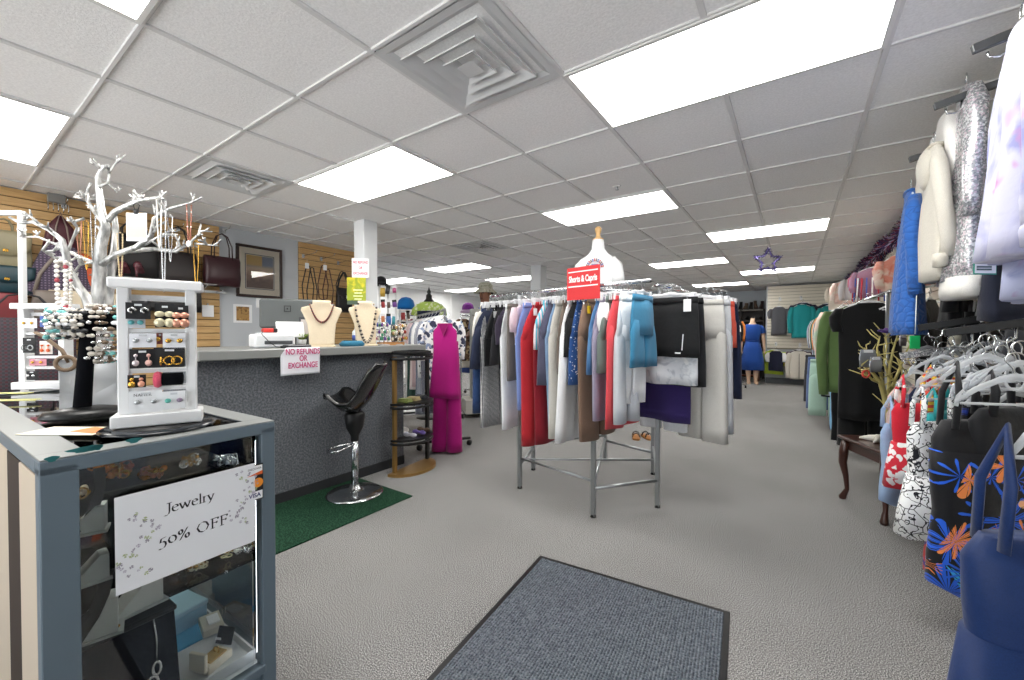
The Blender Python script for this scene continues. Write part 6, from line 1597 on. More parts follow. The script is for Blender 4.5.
for pts, r0, r1, d0, d1 in (([(890, 429), (888, 412), (884, 395), (880, 382), (872, 372), (866, 362), (862, 352)], .022, .005, 0, -.06), ([(890, 429), (891, 408), (889, 390), (889, 370), (893, 350), (898, 334)], .020, .004, .01, .04), ([(889, 400), (893, 385), (899, 370), (904, 356), (911, 343)], .013, .004, .02, .10), ([(886, 400), (882, 380), (880, 365), (877, 348), (880, 336)], .012, .004, -.02, -.10), ([(880, 383), (872, 380), (865, 372), (858, 368)], .008, .003, -.02, -.12), ([(889, 378), (884, 362), (887, 345), (885, 332)], .009, .003, .03, .06), ([(892, 388), (900, 380), (907, 372), (914, 362)], .009, .003, .02, -.06), ([(874, 375), (868, 360), (866, 345)], .007, .003, -.04, .02)):
    b = MB(); p3 = gbr(b, pts, r0, r1, d0, d1); b.build('branch', GBARK, t)
    for k in range(9):
        b = MB(); i = rg_.randrange(1, len(p3)); p = p3[i-1].lerp(p3[i], rg_.random()); d = Vector((rg_.uniform(-1, 1), rg_.uniform(-1, 1), rg_.uniform(.1, 1.2))).normalized()
        L = rg_.uniform(.05, .13); m = p+d*L*.5+Vector((rg_.uniform(-.012, .012), rg_.uniform(-.012, .012), 0)); b.tube([p, m, p+d*L], [.005, .004, .0022], 5)
        b.build('twig', GBARK, t)
MB().lathe([(.07, 0), (.07, .008), (.03, .02)], n=20).build('foot', GBARK, t)
for i, (px, py, lab, c, s_) in enumerate(((868, 358, 'silver foil jewelry packet hanging on the gold tree', '#b9bec4', 17), (876, 364, 'second foil packet just below on the gold tree', '#cfd3d8', 15), (903, 340, 'small foil packet high on the gold tree', '#c5c0c6', 11))):
    p = at(px, py-s_/2, D=GD-.14); k = GD/CAM_F
    q = thing('jewelry_packet', lab, 'packet', p, CAM_YAW+R(10*i), 'foil packets on the gold tree')
    MB().loft([rrect(s_*k*.9, .004, -s_*k, 0, 16), rrect(s_*k, .014, -s_*k*.5, 0, 16), rrect(s_*k*.85, .004, 0, 0, 16)]).build('foil_bag', P(c, .25, .6), q); MB().box((0, -.004, -.012), (s_*k*.5, .004, .02)).build('header_card', PAPER, q)
p = at(886, 332, D=GD)
q = thing('fabric_flower', 'dark purple fabric flower at the top of the gold tree', 'flower', p)
b = MB(); rr2 = random.Random(2)
for n in range(9):
    a = n*2.4; b.ball((.028*math.cos(a), .028*math.sin(a), .012*rr2.random()), .022, 7, 5, (1, 1, .5))
b.build('petals', cloth('#3f2a63'), q); MB().ball((0, 0, .018), .014, 8, 6).build('centre', P('#6a4a8f', .5), q)
q = thing('bangle', 'coral red bangle hooked on a low twig of the gold tree', 'bangle', at(866, 374, D=GD-.12), CAM_YAW)
MB().ring((0, 0, 0), .024, .006, 20, 7, axis='Y').build('band', P('#d9483f', .35), q)
q = thing('branch_dish', 'white starfish shaped dish on the table beside the gold tree', 'dish', at(880, 432, D=GD-.10)*1.0, R(30)); q.location.z = TH
b = MB()
for n in range(5):
    a = 2*PI*n/5; b.tube([(0, 0, .02), (.06*math.cos(a), .06*math.sin(a), .018), (.11*math.cos(a), .11*math.sin(a), .012)], [.03, .02, .006], 8, flat=.6)
b.build('arms', P('#e6e2d8', .5), q)

# --- long rail of clothes further along the wall (nearest first)
rail_a, rail_b = Vector((.62, 4.35, 1.56)), Vector((.44, 8.9, 1.56))
t = thing('wall_rail', 'long chrome clothes rail along the right wall behind the gold tree', 'clothes rail', rail_a)
MB().tube([(0, 0, 0), rail_b-rail_a], .014, 10).build('rail', CHROME, t)
for f in (.02, .5, .98):
    p = (rail_b-rail_a)*f
    MB().tube([p, p+Vector((XW-.02-(rail_a.x+p.x), 0, .05))], .010, 8).build('bracket', STEEL, t)
    MB().tube([p+Vector((0, 0, 0)), (p.x, p.y, -rail_a.z)], .014, 8).build('upright', STEEL, t)
def rail3(Y, px, name, label, cat, ytop, ybot, mat, w, sl=.2, rz=0, dep=.05, **kw):
    return hangtop(name, label, cat, px, None, ytop, ybot, mat, w=w, rz=rz, sl=sl, dep=dep, Y=Y, **kw)
BK = cloth('#111214')
rail3(4.55, 870, 'tunic', 'black short-sleeved tunic at the near end of the wall rail', 'tunic', 303, 420, BK, .43, .20, 8, .07, sw=.08, seed=20)
p = at(868, 330, Y=4.62)
t = thing('trousers', 'black trousers hanging below the black tunic', 'trousers', (p.x, p.y, 1.30), R(8), 'garments along the right wall'); g_bottom(t, BK, .36, .98, True, dep=.05, seed=21)
rail3(5.0, 856, 'jacket', 'olive green long-sleeved jacket behind the black tunic', 'jacket', 306, 393, cloth('#5d7746'), .44, .80, 6, .06, sw=.08, seed=22)
rail3(5.3, 856, 'trousers_set', 'black lower garment below the olive jacket', 'trousers', 385, 442, BK, .40, 0, 4, .06, seed=23)
rail3(5.5, 849, 'blouse', 'pastel pink and green print blouse behind the olive jacket', 'blouse', 308, 392, cloth('#e3c3b8', 'tiedye', '#b9cdb8', '#e0a8a0', 1.0), .44, .5, 4, .06, sw=.075, seed=24)
rail3(5.75, 853, 'skirt', 'sky blue skirt below the rail near the table', 'skirt', 384, 432, cloth('#7fb6dc'), .40, 0, 4, .06, seed=25)
rail3(5.9, 845, 'shirt', 'pale grey shirt with long sleeves further down the wall rail', 'shirt', 310, 396, cloth('#c9ccd0'), .42, .5, 4, .05, seed=26)
cols = [('#20242c', 'black long cardigan on the wall rail past the grey shirt'), ('#8fb3ad', 'sea green tunic on the wall rail'), ('#d8d4cc', 'ivory blouse on the wall rail'), ('#c9473a', 'tomato red top on the wall rail'), ('#e8b54a', 'mustard yellow top on the wall rail'), ('#2f3b57', 'ink blue tunic on the wall rail'), ('#3f7a5a', 'emerald green top on the wall rail'), ('#e9e9ea', 'white shirt far down the wall rail'), ('#6a6d74', 'slate grey jacket far down the wall rail'), ('#b9c9dd', 'powder blue top far down the wall rail')]
for i, (c, lab) in enumerate(cols):
    Y = 6.2+.27*i
    rail3(Y, 843-1.7*i, 'blouse' if i % 2 else 'tunic', lab, 'top', 312+.7*i, 392-1.2*i+(6 if i % 3 == 0 else -8), cloth(c), .42, .45, 3, .05, seed=30+i)
for i, (px, Y, c, lab) in enumerate(((828, 6.6, '#a8c7b8', 'mint trousers hanging low beneath the wall rail'), (824, 7.2, '#5a6f9a', 'blue jeans hanging low beneath the wall rail'), (820, 7.9, '#3a3a3e', 'charcoal trousers hanging low at the far end of the wall rail'))):
    p = at(px, 352, Y=Y)
    t = thing('trousers', lab, 'trousers', (p.x, p.y, .98), R(3), 'garments along the right wall'); g_bottom(t, cloth(c), .36, .74, True, dep=.05, seed=50+i)
for i in range(11):
    f = .02+.093*i; p = rail_a.lerp(rail_b, f)
    hanger('%s white hanger along the wall rail counting from the black tunic' % NTH[i], p+Vector((.16, 0, .0)), R(0+6*((i*7) % 5-2)), 'shirt', .42, HANGW, 'white hangers on the wall rail')
# high row above the rail
for i, (px, X, y0, y1, nm, lab, cat, m, w, sl, rz) in enumerate((
    (902, .80, 256, 292, 'blouse', 'coral and cream blouse on the high row next to the quilted jacket', 'blouse', cloth('#e79a88', 'tiedye', '#efd9cc', '#d9705c', 1.0), .34, .25, 25),
    (889, .80, 262, 284, 'belt_top', 'rust brown halter top on the high row', 'top', cloth('#a0472f'), .12, 0, 20),
    (876, .80, 268, 297, 'fringed_top', 'red white and blue fringed top on the high row', 'top', cloth('#8a93b0', 'stripe_v', '#b04a58', None, 3.2), .42, .25, 12),
    (862, .80, 276, 300, 'blouse', 'pale grey blouse on the high row beyond the fringed top', 'blouse', cloth('#d9d6da'), .42, .3, 8),
    (851, .80, 280, 304, 'blouse', 'peach pink print blouse on the high row', 'blouse', cloth('#ecc9bd', 'tiedye', '#f3e3da', '#d9a6b0', 1.2), .46, .3, 5),
    (842, .82, 285, 310, 'blouse', 'cream lace blouse at the far end of the high row', 'blouse', cloth('#ece2d4'), .46, .3, 5))):
    t = hangtop(nm, lab, cat, px, X, y0, y1, m, w=w, sl=sl, rz=rz, dep=.045, seed=60+i, group='tops on the high row of the right wall')
    if nm == 'fringed_top':
        D = depth(t.location); hh = (y1-y0)*D/CAM_F
        for cc, mm in enumerate((P('#b03040', .7), P('#3f59a8', .7), P('#e4e2e2', .7))):
            b = MB()
            for q in range(cc, 24, 3):
                a = 2*PI*q/24; b.tube([(.21*math.cos(a), .07*math.sin(a), -.075-.12), (.225*math.cos(a), .085*math.sin(a), -.075-hh-.05)], .008, 5)
            b.build('fringe', mm, t)
for i, (px, X, y0, y1, lab) in enumerate(((872, .80, 262, 270, 'red and silver tinsel bow above the fringed top'), (849, .80, 277, 287, 'red and blue tinsel bow further along the high row'))):
    p = at(px, (y0+y1)/2, X=X); k = depth(p)/CAM_F
    t = thing('tinsel_bow', lab, 'decoration', p, R(20), 'tinsel bows on the right wall')
    for mi, c in enumerate(('#a8243c', '#8d93b8', '#c9ccd8')):
        b = MB(); rr3 = random.Random(5+mi+i*3)
        for q in range(26):
            d = Vector((rr3.gauss(0, 1), rr3.gauss(0, .5), rr3.gauss(0, .7))).normalized(); L = (y1-y0)*k*rr3.uniform(.5, .9)
            b.tube([(0, 0, 0), d*L*.6, d*L+Vector((0, 0, -.03))], [.004, .005, .001], 4, flat=.3)
        b.build('tinsel', P(c, .25, .7), t)
# tinsel garland along the top of the wall
gp = [Vector((XW-.09, 3.9+.25*i, CZ-.13-.03*math.sin(i*.9))) for i in range(31)]
t = thing('garland', 'thick purple and red tinsel garland along the top of the right wall', 'garland', gp[0])
rr4 = random.Random(12); bs = [MB() for _ in range(4)]
for i in range(len(gp)-1):
    for q in range(210):
        p = gp[i].lerp(gp[i+1], rr4.random())-gp[0]
        d = Vector((rr4.gauss(0, 1), rr4.gauss(0, .6), rr4.gauss(0, 1))).normalized(); L = rr4.uniform(.05, .12)
        s_ = d.orthogonal().normalized()*rr4.uniform(.005, .010)
        bs[rr4.choice((0, 0, 1, 1, 2, 3))].add([p-s_, p+s_, p+d*L+s_*.7, p+d*L-s_*.7], [(0, 1, 2, 3)])
MB().tube([p-gp[0] for p in gp], .012, 6).build('core_cord', P('#2a2038', .6), t)
for b, c, nm in zip(bs, ('#4a2f6a', '#2a2440', '#a02f4a', '#c9b9d8'), ('purple_tinsel', 'dark_tinsel', 'red_tinsel', 'silver_tinsel')): b.build(nm, P(c, .3, .25), t)
# ================================================================ BACK OF THE SHOP
# hanging star
p = at(768, 261, Y=6.3); k = depth(p)/CAM_F
t = thing('hanging_star', 'purple and silver tinsel star hanging from the ceiling', 'decoration', p, CAM_YAW)
st5 = []
for i in range(10):
    a = PI/2+i*PI/5; r_ = 13*k if i % 2 == 0 else 6.2*k; st5.append(Vector((r_*math.cos(a), 0, r_*math.sin(a))))
MB().tube(st5, .010, 6, True).build('wire_frame', P('#6a5f9a', .3, .6), t)
rr5 = random.Random(6)
for c, nm in (('#5a4a9a', 'purple_tinsel'), ('#b9b9d6', 'silver_tinsel'), ('#37306a', 'dark_tinsel')):
    b = MB()
    for i in range(10):
        for q in range(22):
            o = st5[i].lerp(st5[(i+1) % 10], rr5.random()); d = Vector((rr5.gauss(0, 1), rr5.gauss(0, 1), rr5.gauss(0, 1))).normalized(); L = 2.6*k*rr5.uniform(.6, 1.2); s_ = d.orthogonal().normalized()*.006
            b.add([o-s_, o+s_, o+d*L+s_*.6, o+d*L-s_*.6], [(0, 1, 2, 3)])
    b.build(nm, P(c, .25, .7), t)
MB().tube([(0, 0, 13*k), (0, 0, CZ-p.z)], .0015, 4).build('string', P('#dddddd', .5), t)
# tops on the back slat panel
def back(px, y0, y1, w, name, lab, cat, mat, sl, off=.16, **kw):
    k = depth(at(px, 340, Y=YP-off))/CAM_F
    t = hangtop(name, lab, cat, px, None, y0, y1, mat, w=w*k, rz=rnd.uniform(-4, 4), sl=sl, dep=.06, Y=YP-off, group='tops on the back slat panel', hl='hanger of the '+lab.split(' on ')[0].split(' beside ')[0], **kw); return t
def faceout(px, py, lab):
    p = at(px, py, Y=YP-.01)
    t = thing('slat_hook', lab, 'hook', p, 0, 'white hooks on the back slat panel')
    MB().box((0, -.006, 0), (.05, .012, .09), .003).build('back_plate', WHITE, t); MB().tube([(0, 0, 0), (0, -.26, 0), (0, -.28, .03)], .007, 6).build('peg', CHROME, t)
for px, py, lab in ((780, 299, 'white hook above the grey tee on the back panel'), (801, 298, 'white hook above the teal pullover on the back panel'), (827, 297, 'white hook above the far teal jacket on the back panel'), (776, 344, 'low hook over the navy and white tee on the back panel'), (800, 345, 'low hook over the stone pullover on the back panel')): faceout(px, py, lab)
back(779, 307, 335, 13.5, 't_shirt', 'heather grey tee on the back slat panel', 'shirt', cloth('#55565c'), .24, sw=.09, seed=70)
back(803, 303, 336, 19, 'pullover', 'dark plum pullover behind the teal one on the back panel', 'pullover', cloth('#2a2740'), .55, .08, sw=.09, seed=71)
tt = back(802, 305, 338, 17, 'pullover', 'teal green pullover with grey sleeves on the back slat panel', 'pullover', cloth('#1f8d92'), .62, .24, sw=.09, seed=72, sleeve_mat=cloth('#1f8d92'), trim=cloth('#1a767b'))
back(827, 304, 336, 17, 'jacket', 'dark navy jacket behind the second teal one on the back panel', 'jacket', cloth('#232a3c'), .55, .08, sw=.09, seed=73)
back(829, 306, 338, 15, 'jacket', 'second teal jacket near the wall rail on the back panel', 'jacket', cloth('#2b8c8c'), .6, .24, sw=.09, seed=74)
back(774, 350, 374, 17, 't_shirt', 'lime green tee behind the navy and white tee', 'shirt', cloth('#b9d04a'), .24, .08, sw=.09, seed=75)
back(776, 351, 371, 13, 't_shirt', 'navy and white sports tee on the lower back panel', 'shirt', cloth('#1f2338'), .22, .24, sw=.09, seed=76, sleeve_mat=cloth('#e9eaec'))
back(799, 350, 376, 18, 'pullover', 'maroon and navy pullover behind the stone one on the back panel', 'pullover', cloth('#4a2440'), .5, .08, sw=.09, seed=77)
st_ = back(799, 351, 379, 16, 'pullover', 'stone grey half-zip pullover on the lower back panel', 'pullover', cloth('#cfcac0'), .60, .24, sw=.09, seed=78, open_front=True, trim=cloth('#3a3a3e'))
back(790, 360, 374, 8, 't_shirt', 'small yellow green tee between the two lower tops', 'shirt', cloth('#c4d35a'), .1, .08, seed=79)
# mannequin in the blue dress
SKIN = P('#d8b79c', .55, name='mannequin_skin')
pm = at(752, 384, Z=0); pm = at(752, 381, Y=11.6); mk = depth(pm)/CAM_F
t = thing('dress_mannequin', 'headless pale mannequin standing by the shoe shelves', 'mannequin', (pm.x, pm.y, 0), R(12))
H = 1.66
b = MB()
b.loft([rrect(.30, .20, .80, 0, 24, .85), rrect(.34, .22, .90, 0, 24, .85), rrect(.25, .17, 1.10, 0, 24, .85), rrect(.31, .20, 1.28, 0, 24, .85), rrect(.34, .17, 1.40, 0, 24, .85), rrect(.16, .12, 1.47, 0, 24, .9), rrect(.10, .10, 1.52, 0, 24, 1), rrect(.09, .09, 1.60, 0, 24, 1)]).build('torso', SKIN, t)
for sd_ in (-1, 1):
    MB().tube([(sd_*.08, 0, .86), (sd_*.085, -.01, .50), (sd_*.08, .01, .28), (sd_*.075, .0, .08), (sd_*.075, -.02, .05)], [.09, .062, .058, .036, .036], 12).build('leg', SKIN, t)
    MB().loft([[(x+sd_*.08, y-.06, z) for x, y, z in rrect(.085, .24, 0, 0, 16, .8)], [(x+sd_*.08, y-.05, z) for x, y, z in rrect(.08, .20, .04, 0, 16, .8)], [(x+sd_*.078, y-.01, z) for x, y, z in rrect(.07, .08, .09, 0, 16, 1)]]).build('foot', SKIN, t)
    MB().tube([(sd_*.165, 0, 1.40), (sd_*.21, 0, 1.28), (sd_*.235, .01, 1.08), (sd_*.245, -.03, .88), (sd_*.245, -.05, .80)], [.05, .045, .038, .028, .024], 10).build('arm', SKIN, t)
    for q in range(4): MB().tube([(sd_*.245, -.065+.018*q, .80), (sd_*.248, -.068+.018*q, .755), (sd_*.245, -.066+.018*q, .715+.01*abs(q-1.5))], .008, 6).build('finger', SKIN, t)
    MB().tube([(sd_*.238, -.075, .80), (sd_*.232, -.095, .77), (sd_*.23, -.10, .745)], .009, 6).build('thumb', SKIN, t)
MB().lathe([(.17, 0), (.17, .010), (.15, .016)], n=24).build('stand_base', STEEL, t)
BLUED = cloth('#1f4a9a')
td = thing('dress', 'royal blue midi dress on the headless mannequin', 'dress', (pm.x, pm.y, 0), R(12))
MB().loft([rrect(.29, .20, 1.03, 0, 24, .85), rrect(.30, .21, 1.12, 0, 24, .85), rrect(.36, .24, 1.27, 0, 24, .85), rrect(.39, .21, 1.39, 0, 24, .85), rrect(.26, .16, 1.455, 0, 24, .9)]).build('bodice', BLUED, td)
MB().loft([gring(0, 0, .34, .265, .20, .022, 26), gring(0, 0, .60, .245, .18, .014, 26), gring(0, 0, .85, .20, .14, .006, 26), gring(0, 0, 1.04, .15, .105, .0, 26)]).build('skirt', BLUED, td)
MB().tube([(.15*math.cos(a), .107*math.sin(a), 1.05) for a in [2*PI*q/24 for q in range(24)]], .016, 6, True, flat=.7).build('belt', cloth('#1a3f86'), td)
for sd_ in (-1, 1): MB().tube([(sd_*.15, 0, 1.41), (sd_*.20, 0, 1.34), (sd_*.225, 0, 1.24)], [.055, .065, .068], 12).build('sleeve', BLUED, td)
# shoe wall
DKSH = P('#2b2624', .6)
p = at(741, 320, Y=13.2); x0 = at(700, 320, Y=13.2).x; x1 = at(764, 320, Y=13.2).x
t = thing('shoe_shelving', 'tall dark shelving of shoes along the back wall', 'shelf unit', ((x0+x1)/2, 13.15, 0))
W = x1-x0
MB().box((0, .17, .95), (W, .03, 1.9)).build('back_board', DKSH, t)
for z in (.30, .62, .94, 1.26, 1.58, 1.88):
    MB().box((0, 0, z), (W, .34, .03), .003).build('shelf', P('#4a4340', .6) if z < 1.8 else P('#7d7a74', .6), t)
for sx in (-1, -.33, .33, 1): MB().box((sx*W/2, 0, .95), (.03, .34, 1.9), .003).build('side_panel', DKSH, t)
cols = ['#15130f', '#2a2320', '#1c1a1c', '#4a3a30', '#0f0f12', '#6a5a4a', '#3a2a28', '#23262e']
shoe0 = None; n = 0; r = random.Random(14)
rows = {1.89: 'top of the shoe shelving', 1.595: 'upper shelf', 1.275: 'middle shelf', .955: 'lower middle shelf', .635: 'low shelf'}
for z, rn in rows.items():
    cnt = 13 if z > 1.8 else 10
    for i in range(cnt):
        x = -W/2+W*(i+.5)/cnt
        o_x = (x0+x1)/2+x
        tall = z > 1.8
        t = thing('shoe', ('dark ankle boot number %d' if tall else 'dark shoe number %d') % (i+1)+' counted along the '+rn, 'shoe', (o_x, 13.08, z+.016), R(r.uniform(-20, 20)), 'shoes on the back shelving')
        t['label'] = '%s %s %s from the left on the %s' % (NTH[i], r.choice(('black', 'dark brown', 'charcoal')), 'ankle boot' if tall else 'low shoe', rn)
        m = P(cols[(i*3+int(z*10)) % 8], .5); hh = r.uniform(.17, .24) if tall else r.uniform(.08, .12)
        MB().loft([rrect(.085, .25, 0, 0, 14, .8), rrect(.09, .26, .03, 0, 14, .8), rrect(.085, .20, .07, .03, 14, .9), rrect(.075, .10, hh*.7, .07, 14, 1), rrect(.08, .11, hh, .07, 14, 1)]).build('upper', m, t)
        MB().box((0, 0, .004), (.088, .255, .012), .003).build('sole', P('#1a1918', .7), t)
t = thing('bench', 'low brown wooden bench in front of the shoe shelving', 'bench', (at(737, 376, Y=12.3).x, 12.3, 0))
MB().box((0, 0, .40), (1.1, .38, .05), .006).build('seat', P('#7a4526', .45), t)
for sx in (-.48, .48): MB().box((sx, 0, .19), (.06, .34, .38), .004).build('leg', P('#6a3a20', .5), t)
MB().box((0, 0, .14), (.9, .26, .03), .004).build('lower_shelf', P('#6a3a20', .5), t)
# rack of colourful clothes in front of it
def floor_rack(label, a, b_, z, name='clothes_rack', mat=CHROME, wheels=True):
    a, b_ = Vector(a), Vector(b_)
    t = thing(name, label, 'clothes rack', (a.x, a.y, 0))
    d = b_-a; n = Vector((-d.y, d.x, 0)).normalized()
    MB().tube([(0, 0, z), (d.x, d.y, z)], .014, 10).build('hang_rail', mat, t)
    for q in (Vector((0, 0, 0)), d):
        MB().tube([(q.x, q.y, .08), (q.x, q.y, z)], .014, 10).build('upright', mat, t)
        ft = MB().tube([(q.x-n.x*.28, q.y-n.y*.28, .08), (q.x+n.x*.28, q.y+n.y*.28, .08)], .016, 8).build('foot_bar', mat if mat is CHROME else BLACK, t)
        for s_ in (-1, 1):
            c = q+n*.27*s_
            MB().tube([(c.x-.014, c.y, .03), (c.x+.014, c.y, .03)], .03, 14).build('castor', BLACK, ft)
    return a, b_, z
def hang_row(ra, items, grp, w=.42, sl=.45, rz=None, kinds=None):
    a, b_, z = ra; d = b_-a
    base = math.atan2(d.y, d.x)+PI/2
    for i, (lab, c, h) in enumerate(items):
        p = a.lerp(b_, (i+.5)/len(items)); loc = Vector((p.x, p.y, z))
        t = thing('blouse' if i % 3 else 'tunic', lab, 'top', loc, base+R(rnd.uniform(-12, 12)) if rz is None else R(rz), grp)
        g_top(t, col_of(c), w=w, h=h, sl=min(sl, h*.9), dep=.045, seed=100+i+len(lab))
        hanger('hanger of the '+lab, loc, t.rotation_euler[2], 'shirt', w*.9, HANGW, 'hangers on the far racks', True)
ra = floor_rack('chrome rack of bright tops in front of the shoe shelving', (at(716, 340, Y=9.4).x, 9.4, 0), (at(733, 340, Y=10.6).x, 10.6, 0), 1.62)
hang_row(ra, [('coral red tunic on the rack before the shoe shelving', '#d8523f', .75), ('white tee with red print on the rack before the shoe shelving', ('#ececec', 'floral', '#c93a3a', None, 1.0), .8), ('lime and white top on the rack before the shoe shelving', ('#e4e9d8', 'tiedye', '#b9d06a', '#f2f2f2', 1), .85), ('black and white blouse on the rack before the shoe shelving', ('#eeeeee', 'floral', '#1a1a1c', None, 1.2), .95), ('black cardigan on the rack before the shoe shelving', '#1b1b1e', .9), ('orange top at the bench end of the bright rack', '#e0843a', .8)], 'tops on the rack before the shoes')
# ---------------------------------------------------------------- left middle distance: rolling rack with the magenta suit
ra = floor_rack('black based rolling rack with the magenta suit at its near end', (-3.05, 3.16, 0), (-4.45, 4.05, 0), 1.47, 'rolling_rack', STEEL)
MAG = cloth('#b0177a')
p = Vector((-3.0, 3.04, 1.47)); p = at(445, 317, D=4.12)
k = 4.12/CAM_F
t = thing('magenta_tunic', 'bright magenta sleeveless tunic facing out on the rolling rack', 'tunic', p, CAM_YAW-R(8), 'magenta two-piece suit')
g_top(t, MAG, w=25*k, h=74*k, sl=0, dep=.05, seed=90, flare=1.28, neck=.07, trim=cloth('#9c1469')); MB().prism([(-.045, -.08), (.045, -.08), (.0, -.19)], .012, Matrix.Translation((0, -.055, 0))).build('v_neck_facing', cloth('#8c115e'), t)
hanger('white hanger of the magenta tunic', p, CAM_YAW-R(8), 'shirt', 24*k, HANGW, 'hangers on the rolling rack')
pt2 = Vector((p.x, p.y+.03, p.z-.16))
t = thing('magenta_trousers', 'bright magenta wide trousers hanging below the matching tunic', 'trousers', pt2, CAM_YAW-R(8), 'magenta two-piece suit')
g_bottom(t, MAG, 23*k, (443-331)*k, True, crotch=.32, dep=.045, seed=91, flare=1.12, taper=1.3)
hang_row(ra, [('white floral blouse next to the magenta suit', ('#eeeeee', 'floral', '#3a3f55', '#8a9ab8', 1.4), .8), ('navy and white gingham shirt on the rolling rack', ('#f0f0f2', 'check', '#1c2440', '#8a90a8', 2.2), 1.05), ('black and white speckled blouse on the rolling rack', ('#f0f0f0', 'dots', '#17181c', None, 1.5), .7), ('navy gingham tunic deeper on the rolling rack', ('#e8eaf0', 'check', '#20304f', '#8f98b0', 2.2), 1.15), ('pale pink blouse on the rolling rack', '#e6cdd0', .85), ('blush striped shirt on the rolling rack', ('#ead6d6', 'stripe_v', '#f4f0ee', None, 2.0), .9), ('dark green trousers look tunic on the rolling rack', '#2f4a44', 1.15), ('white blouse at the far end of the rolling rack', '#eceae6', .8)], 'tops on the rolling rack', w=.40, sl=.42)
# black bust in lime and navy top
pb = at(429, 315, D=5.9); k = 5.9/CAM_F
t = thing('torso_form', 'black torso form with finial on a pole behind the rolling rack', 'mannequin', (pb.x, pb.y, 0), CAM_YAW)
zt = EYE+(333.5-287)*k; zs = EYE+(333.5-302)*k
b = MB(); b.loft([rrect(.26, .18, zs-.55, 0, 24, .85), rrect(.23, .17, zs-.38, 0, 24, .85), rrect(.30, .20, zs-.18, 0, 24, .85), rrect(.31, .15, zs-.05, 0, 24, .85), rrect(.16, .11, zs+.0, 0, 24, .9), rrect(.09, .09, zs+.04, 0, 24, 1), rrect(.085, .085, zs+.09, 0, 24, 1)]).build('bust', BLACK, t)
MB().lathe([(.045, zs+.09), (.02, zs+.115), (.03, zs+.14), (.015, zs+.17), (.002, zt)], n=14).build('finial', BLACK, t)
MB().cyl((0, 0, .02), (0, 0, zs-.5), .014).build('pole', STEEL, t); MB().lathe([(.18, 0), (.18, .012), (.05, .03)], n=24).build('base', BLACK, t)
t = thing('lace_top', 'lime yoked navy top on the black torso form', 'top', (pb.x, pb.y, 0), CAM_YAW)
MB().loft([rrect(.36, .27, zs-.42, 0, 24, .85), rrect(.33, .25, zs-.25, 0, 24, .85), rrect(.335, .235, zs-.13, 0, 24, .85)]).build('body', cloth('#1f2740'), t)
MB().loft([rrect(.338, .24, zs-.135, 0, 24, .85), rrect(.35, .20, zs-.05, 0, 24, .85), rrect(.24, .15, zs-.005, 0, 24, .9)]).build('yoke', cloth('#bcd86a', 'floral', '#e4efc0', None, 2.0), t)
for sd_ in (-1, 1): MB().tube([(sd_*.14, 0, zs-.06), (sd_*.19, 0, zs-.12), (sd_*.205, 0, zs-.20)], [.045, .055, .058], 12).build('sleeve', cloth('#bcd86a', 'floral', '#e4efc0', None, 2.0), t)
# wire spinner racks with packets
def spinner(label, px, D, ztop_px, w, seed, n=12):
    b0 = at(px, 340, D=D); k = D/CAM_F; zt = EYE+(333.5-ztop_px)*k
    t = thing('spinner_rack', label, 'display rack', (b0.x, b0.y, 0), CAM_YAW+R(20), 'white wire spinner racks')
    MB().lathe([(.25, 0), (.25, .015), (.05, .03)], n=24).build('base', WHITE, t); MB().cyl((0, 0, .02), (0, 0, zt), .012).build('pole', WHITE, t)
    hw = w*k/2
    for sx in (-1, 1):
        for sy in (-1, 1): MB().tube([(sx*hw, sy*hw, .55), (sx*hw, sy*hw, zt)], .007, 6).build('wire_post', WHITE, t)
    z = .6
    while z < zt+.01:
        MB().tube([(-hw, -hw, z), (hw, -hw, z), (hw, hw, z), (-hw, hw, z)], .005, 5, True).build('wire_ring', WHITE, t); MB().tube([(-hw, 0, z), (hw, 0, z)], .004, 5).build('wire_spoke', WHITE, t); z += .16
    return (b0, zt, hw, k)
CARDC = ['#3fae7a', '#c25a8a', '#3f6fb8', '#d8b04a', '#7a4a9a', '#e6e6e6', '#b03a3a', '#4aa8b8', '#2a2a30', '#d98a5a', '#9ac06a', '#6a5a50']
r = random.Random(19)
for label, px, D, zp, w, seed, dsc in (('white wire spinner rack of small packets right beside the pillar', 388, 5.05, 284, 16, 1, 'on the spinner by the pillar'), ('white wire spinner rack under the blue cap', 407, 6.3, 309, 14, 2, 'on the spinner under the blue cap')):
    b0, zt, hw, k = spinner(label, px, D, zp, w, seed)
    n = 0
    for row in range(4):
        for sx in (-1, 0, 1):
            z = zt-.04-.17*row; c = CARDC[(n*5+seed*3) % 12]; n += 1
            q = Matrix.Rotation(CAM_YAW+R(20), 4, 'Z') @ Vector((sx*hw*.66, -hw-.012, 0))
            t = thing('accessory_packet', '%s %s packet in row %s %s' % (('first', 'middle', 'last')[sx+1], {'#3fae7a': 'green', '#c25a8a': 'pink', '#3f6fb8': 'blue', '#d8b04a': 'yellow', '#7a4a9a': 'purple', '#e6e6e6': 'white', '#b03a3a': 'red', '#4aa8b8': 'turquoise', '#2a2a30': 'black', '#d98a5a': 'orange', '#9ac06a': 'light green', '#6a5a50': 'brown'}[c], ('one', 'two', 'three', 'four')[row], dsc), 'packet', (b0.x+q.x, b0.y+q.y, z), CAM_YAW+R(20), 'accessory packets on the spinners')
            pw_ = hw*r.uniform(.32, .62); ph2 = r.uniform(.07, .15); t.rotation_euler[1] = R(r.uniform(-9, 9)); MB().loft([rrect(pw_, .006, -ph2, 0, 14), rrect(pw_*1.1, .028, -ph2*.55, 0, 14), rrect(pw_*.9, .006, 0, 0, 14)]).build('packet_body', P(c, .4), t); MB().box((0, -.005, -.012), (hw*.5, .006, .03)).build('header_card', PAPER if n % 2 else BLACK, t)
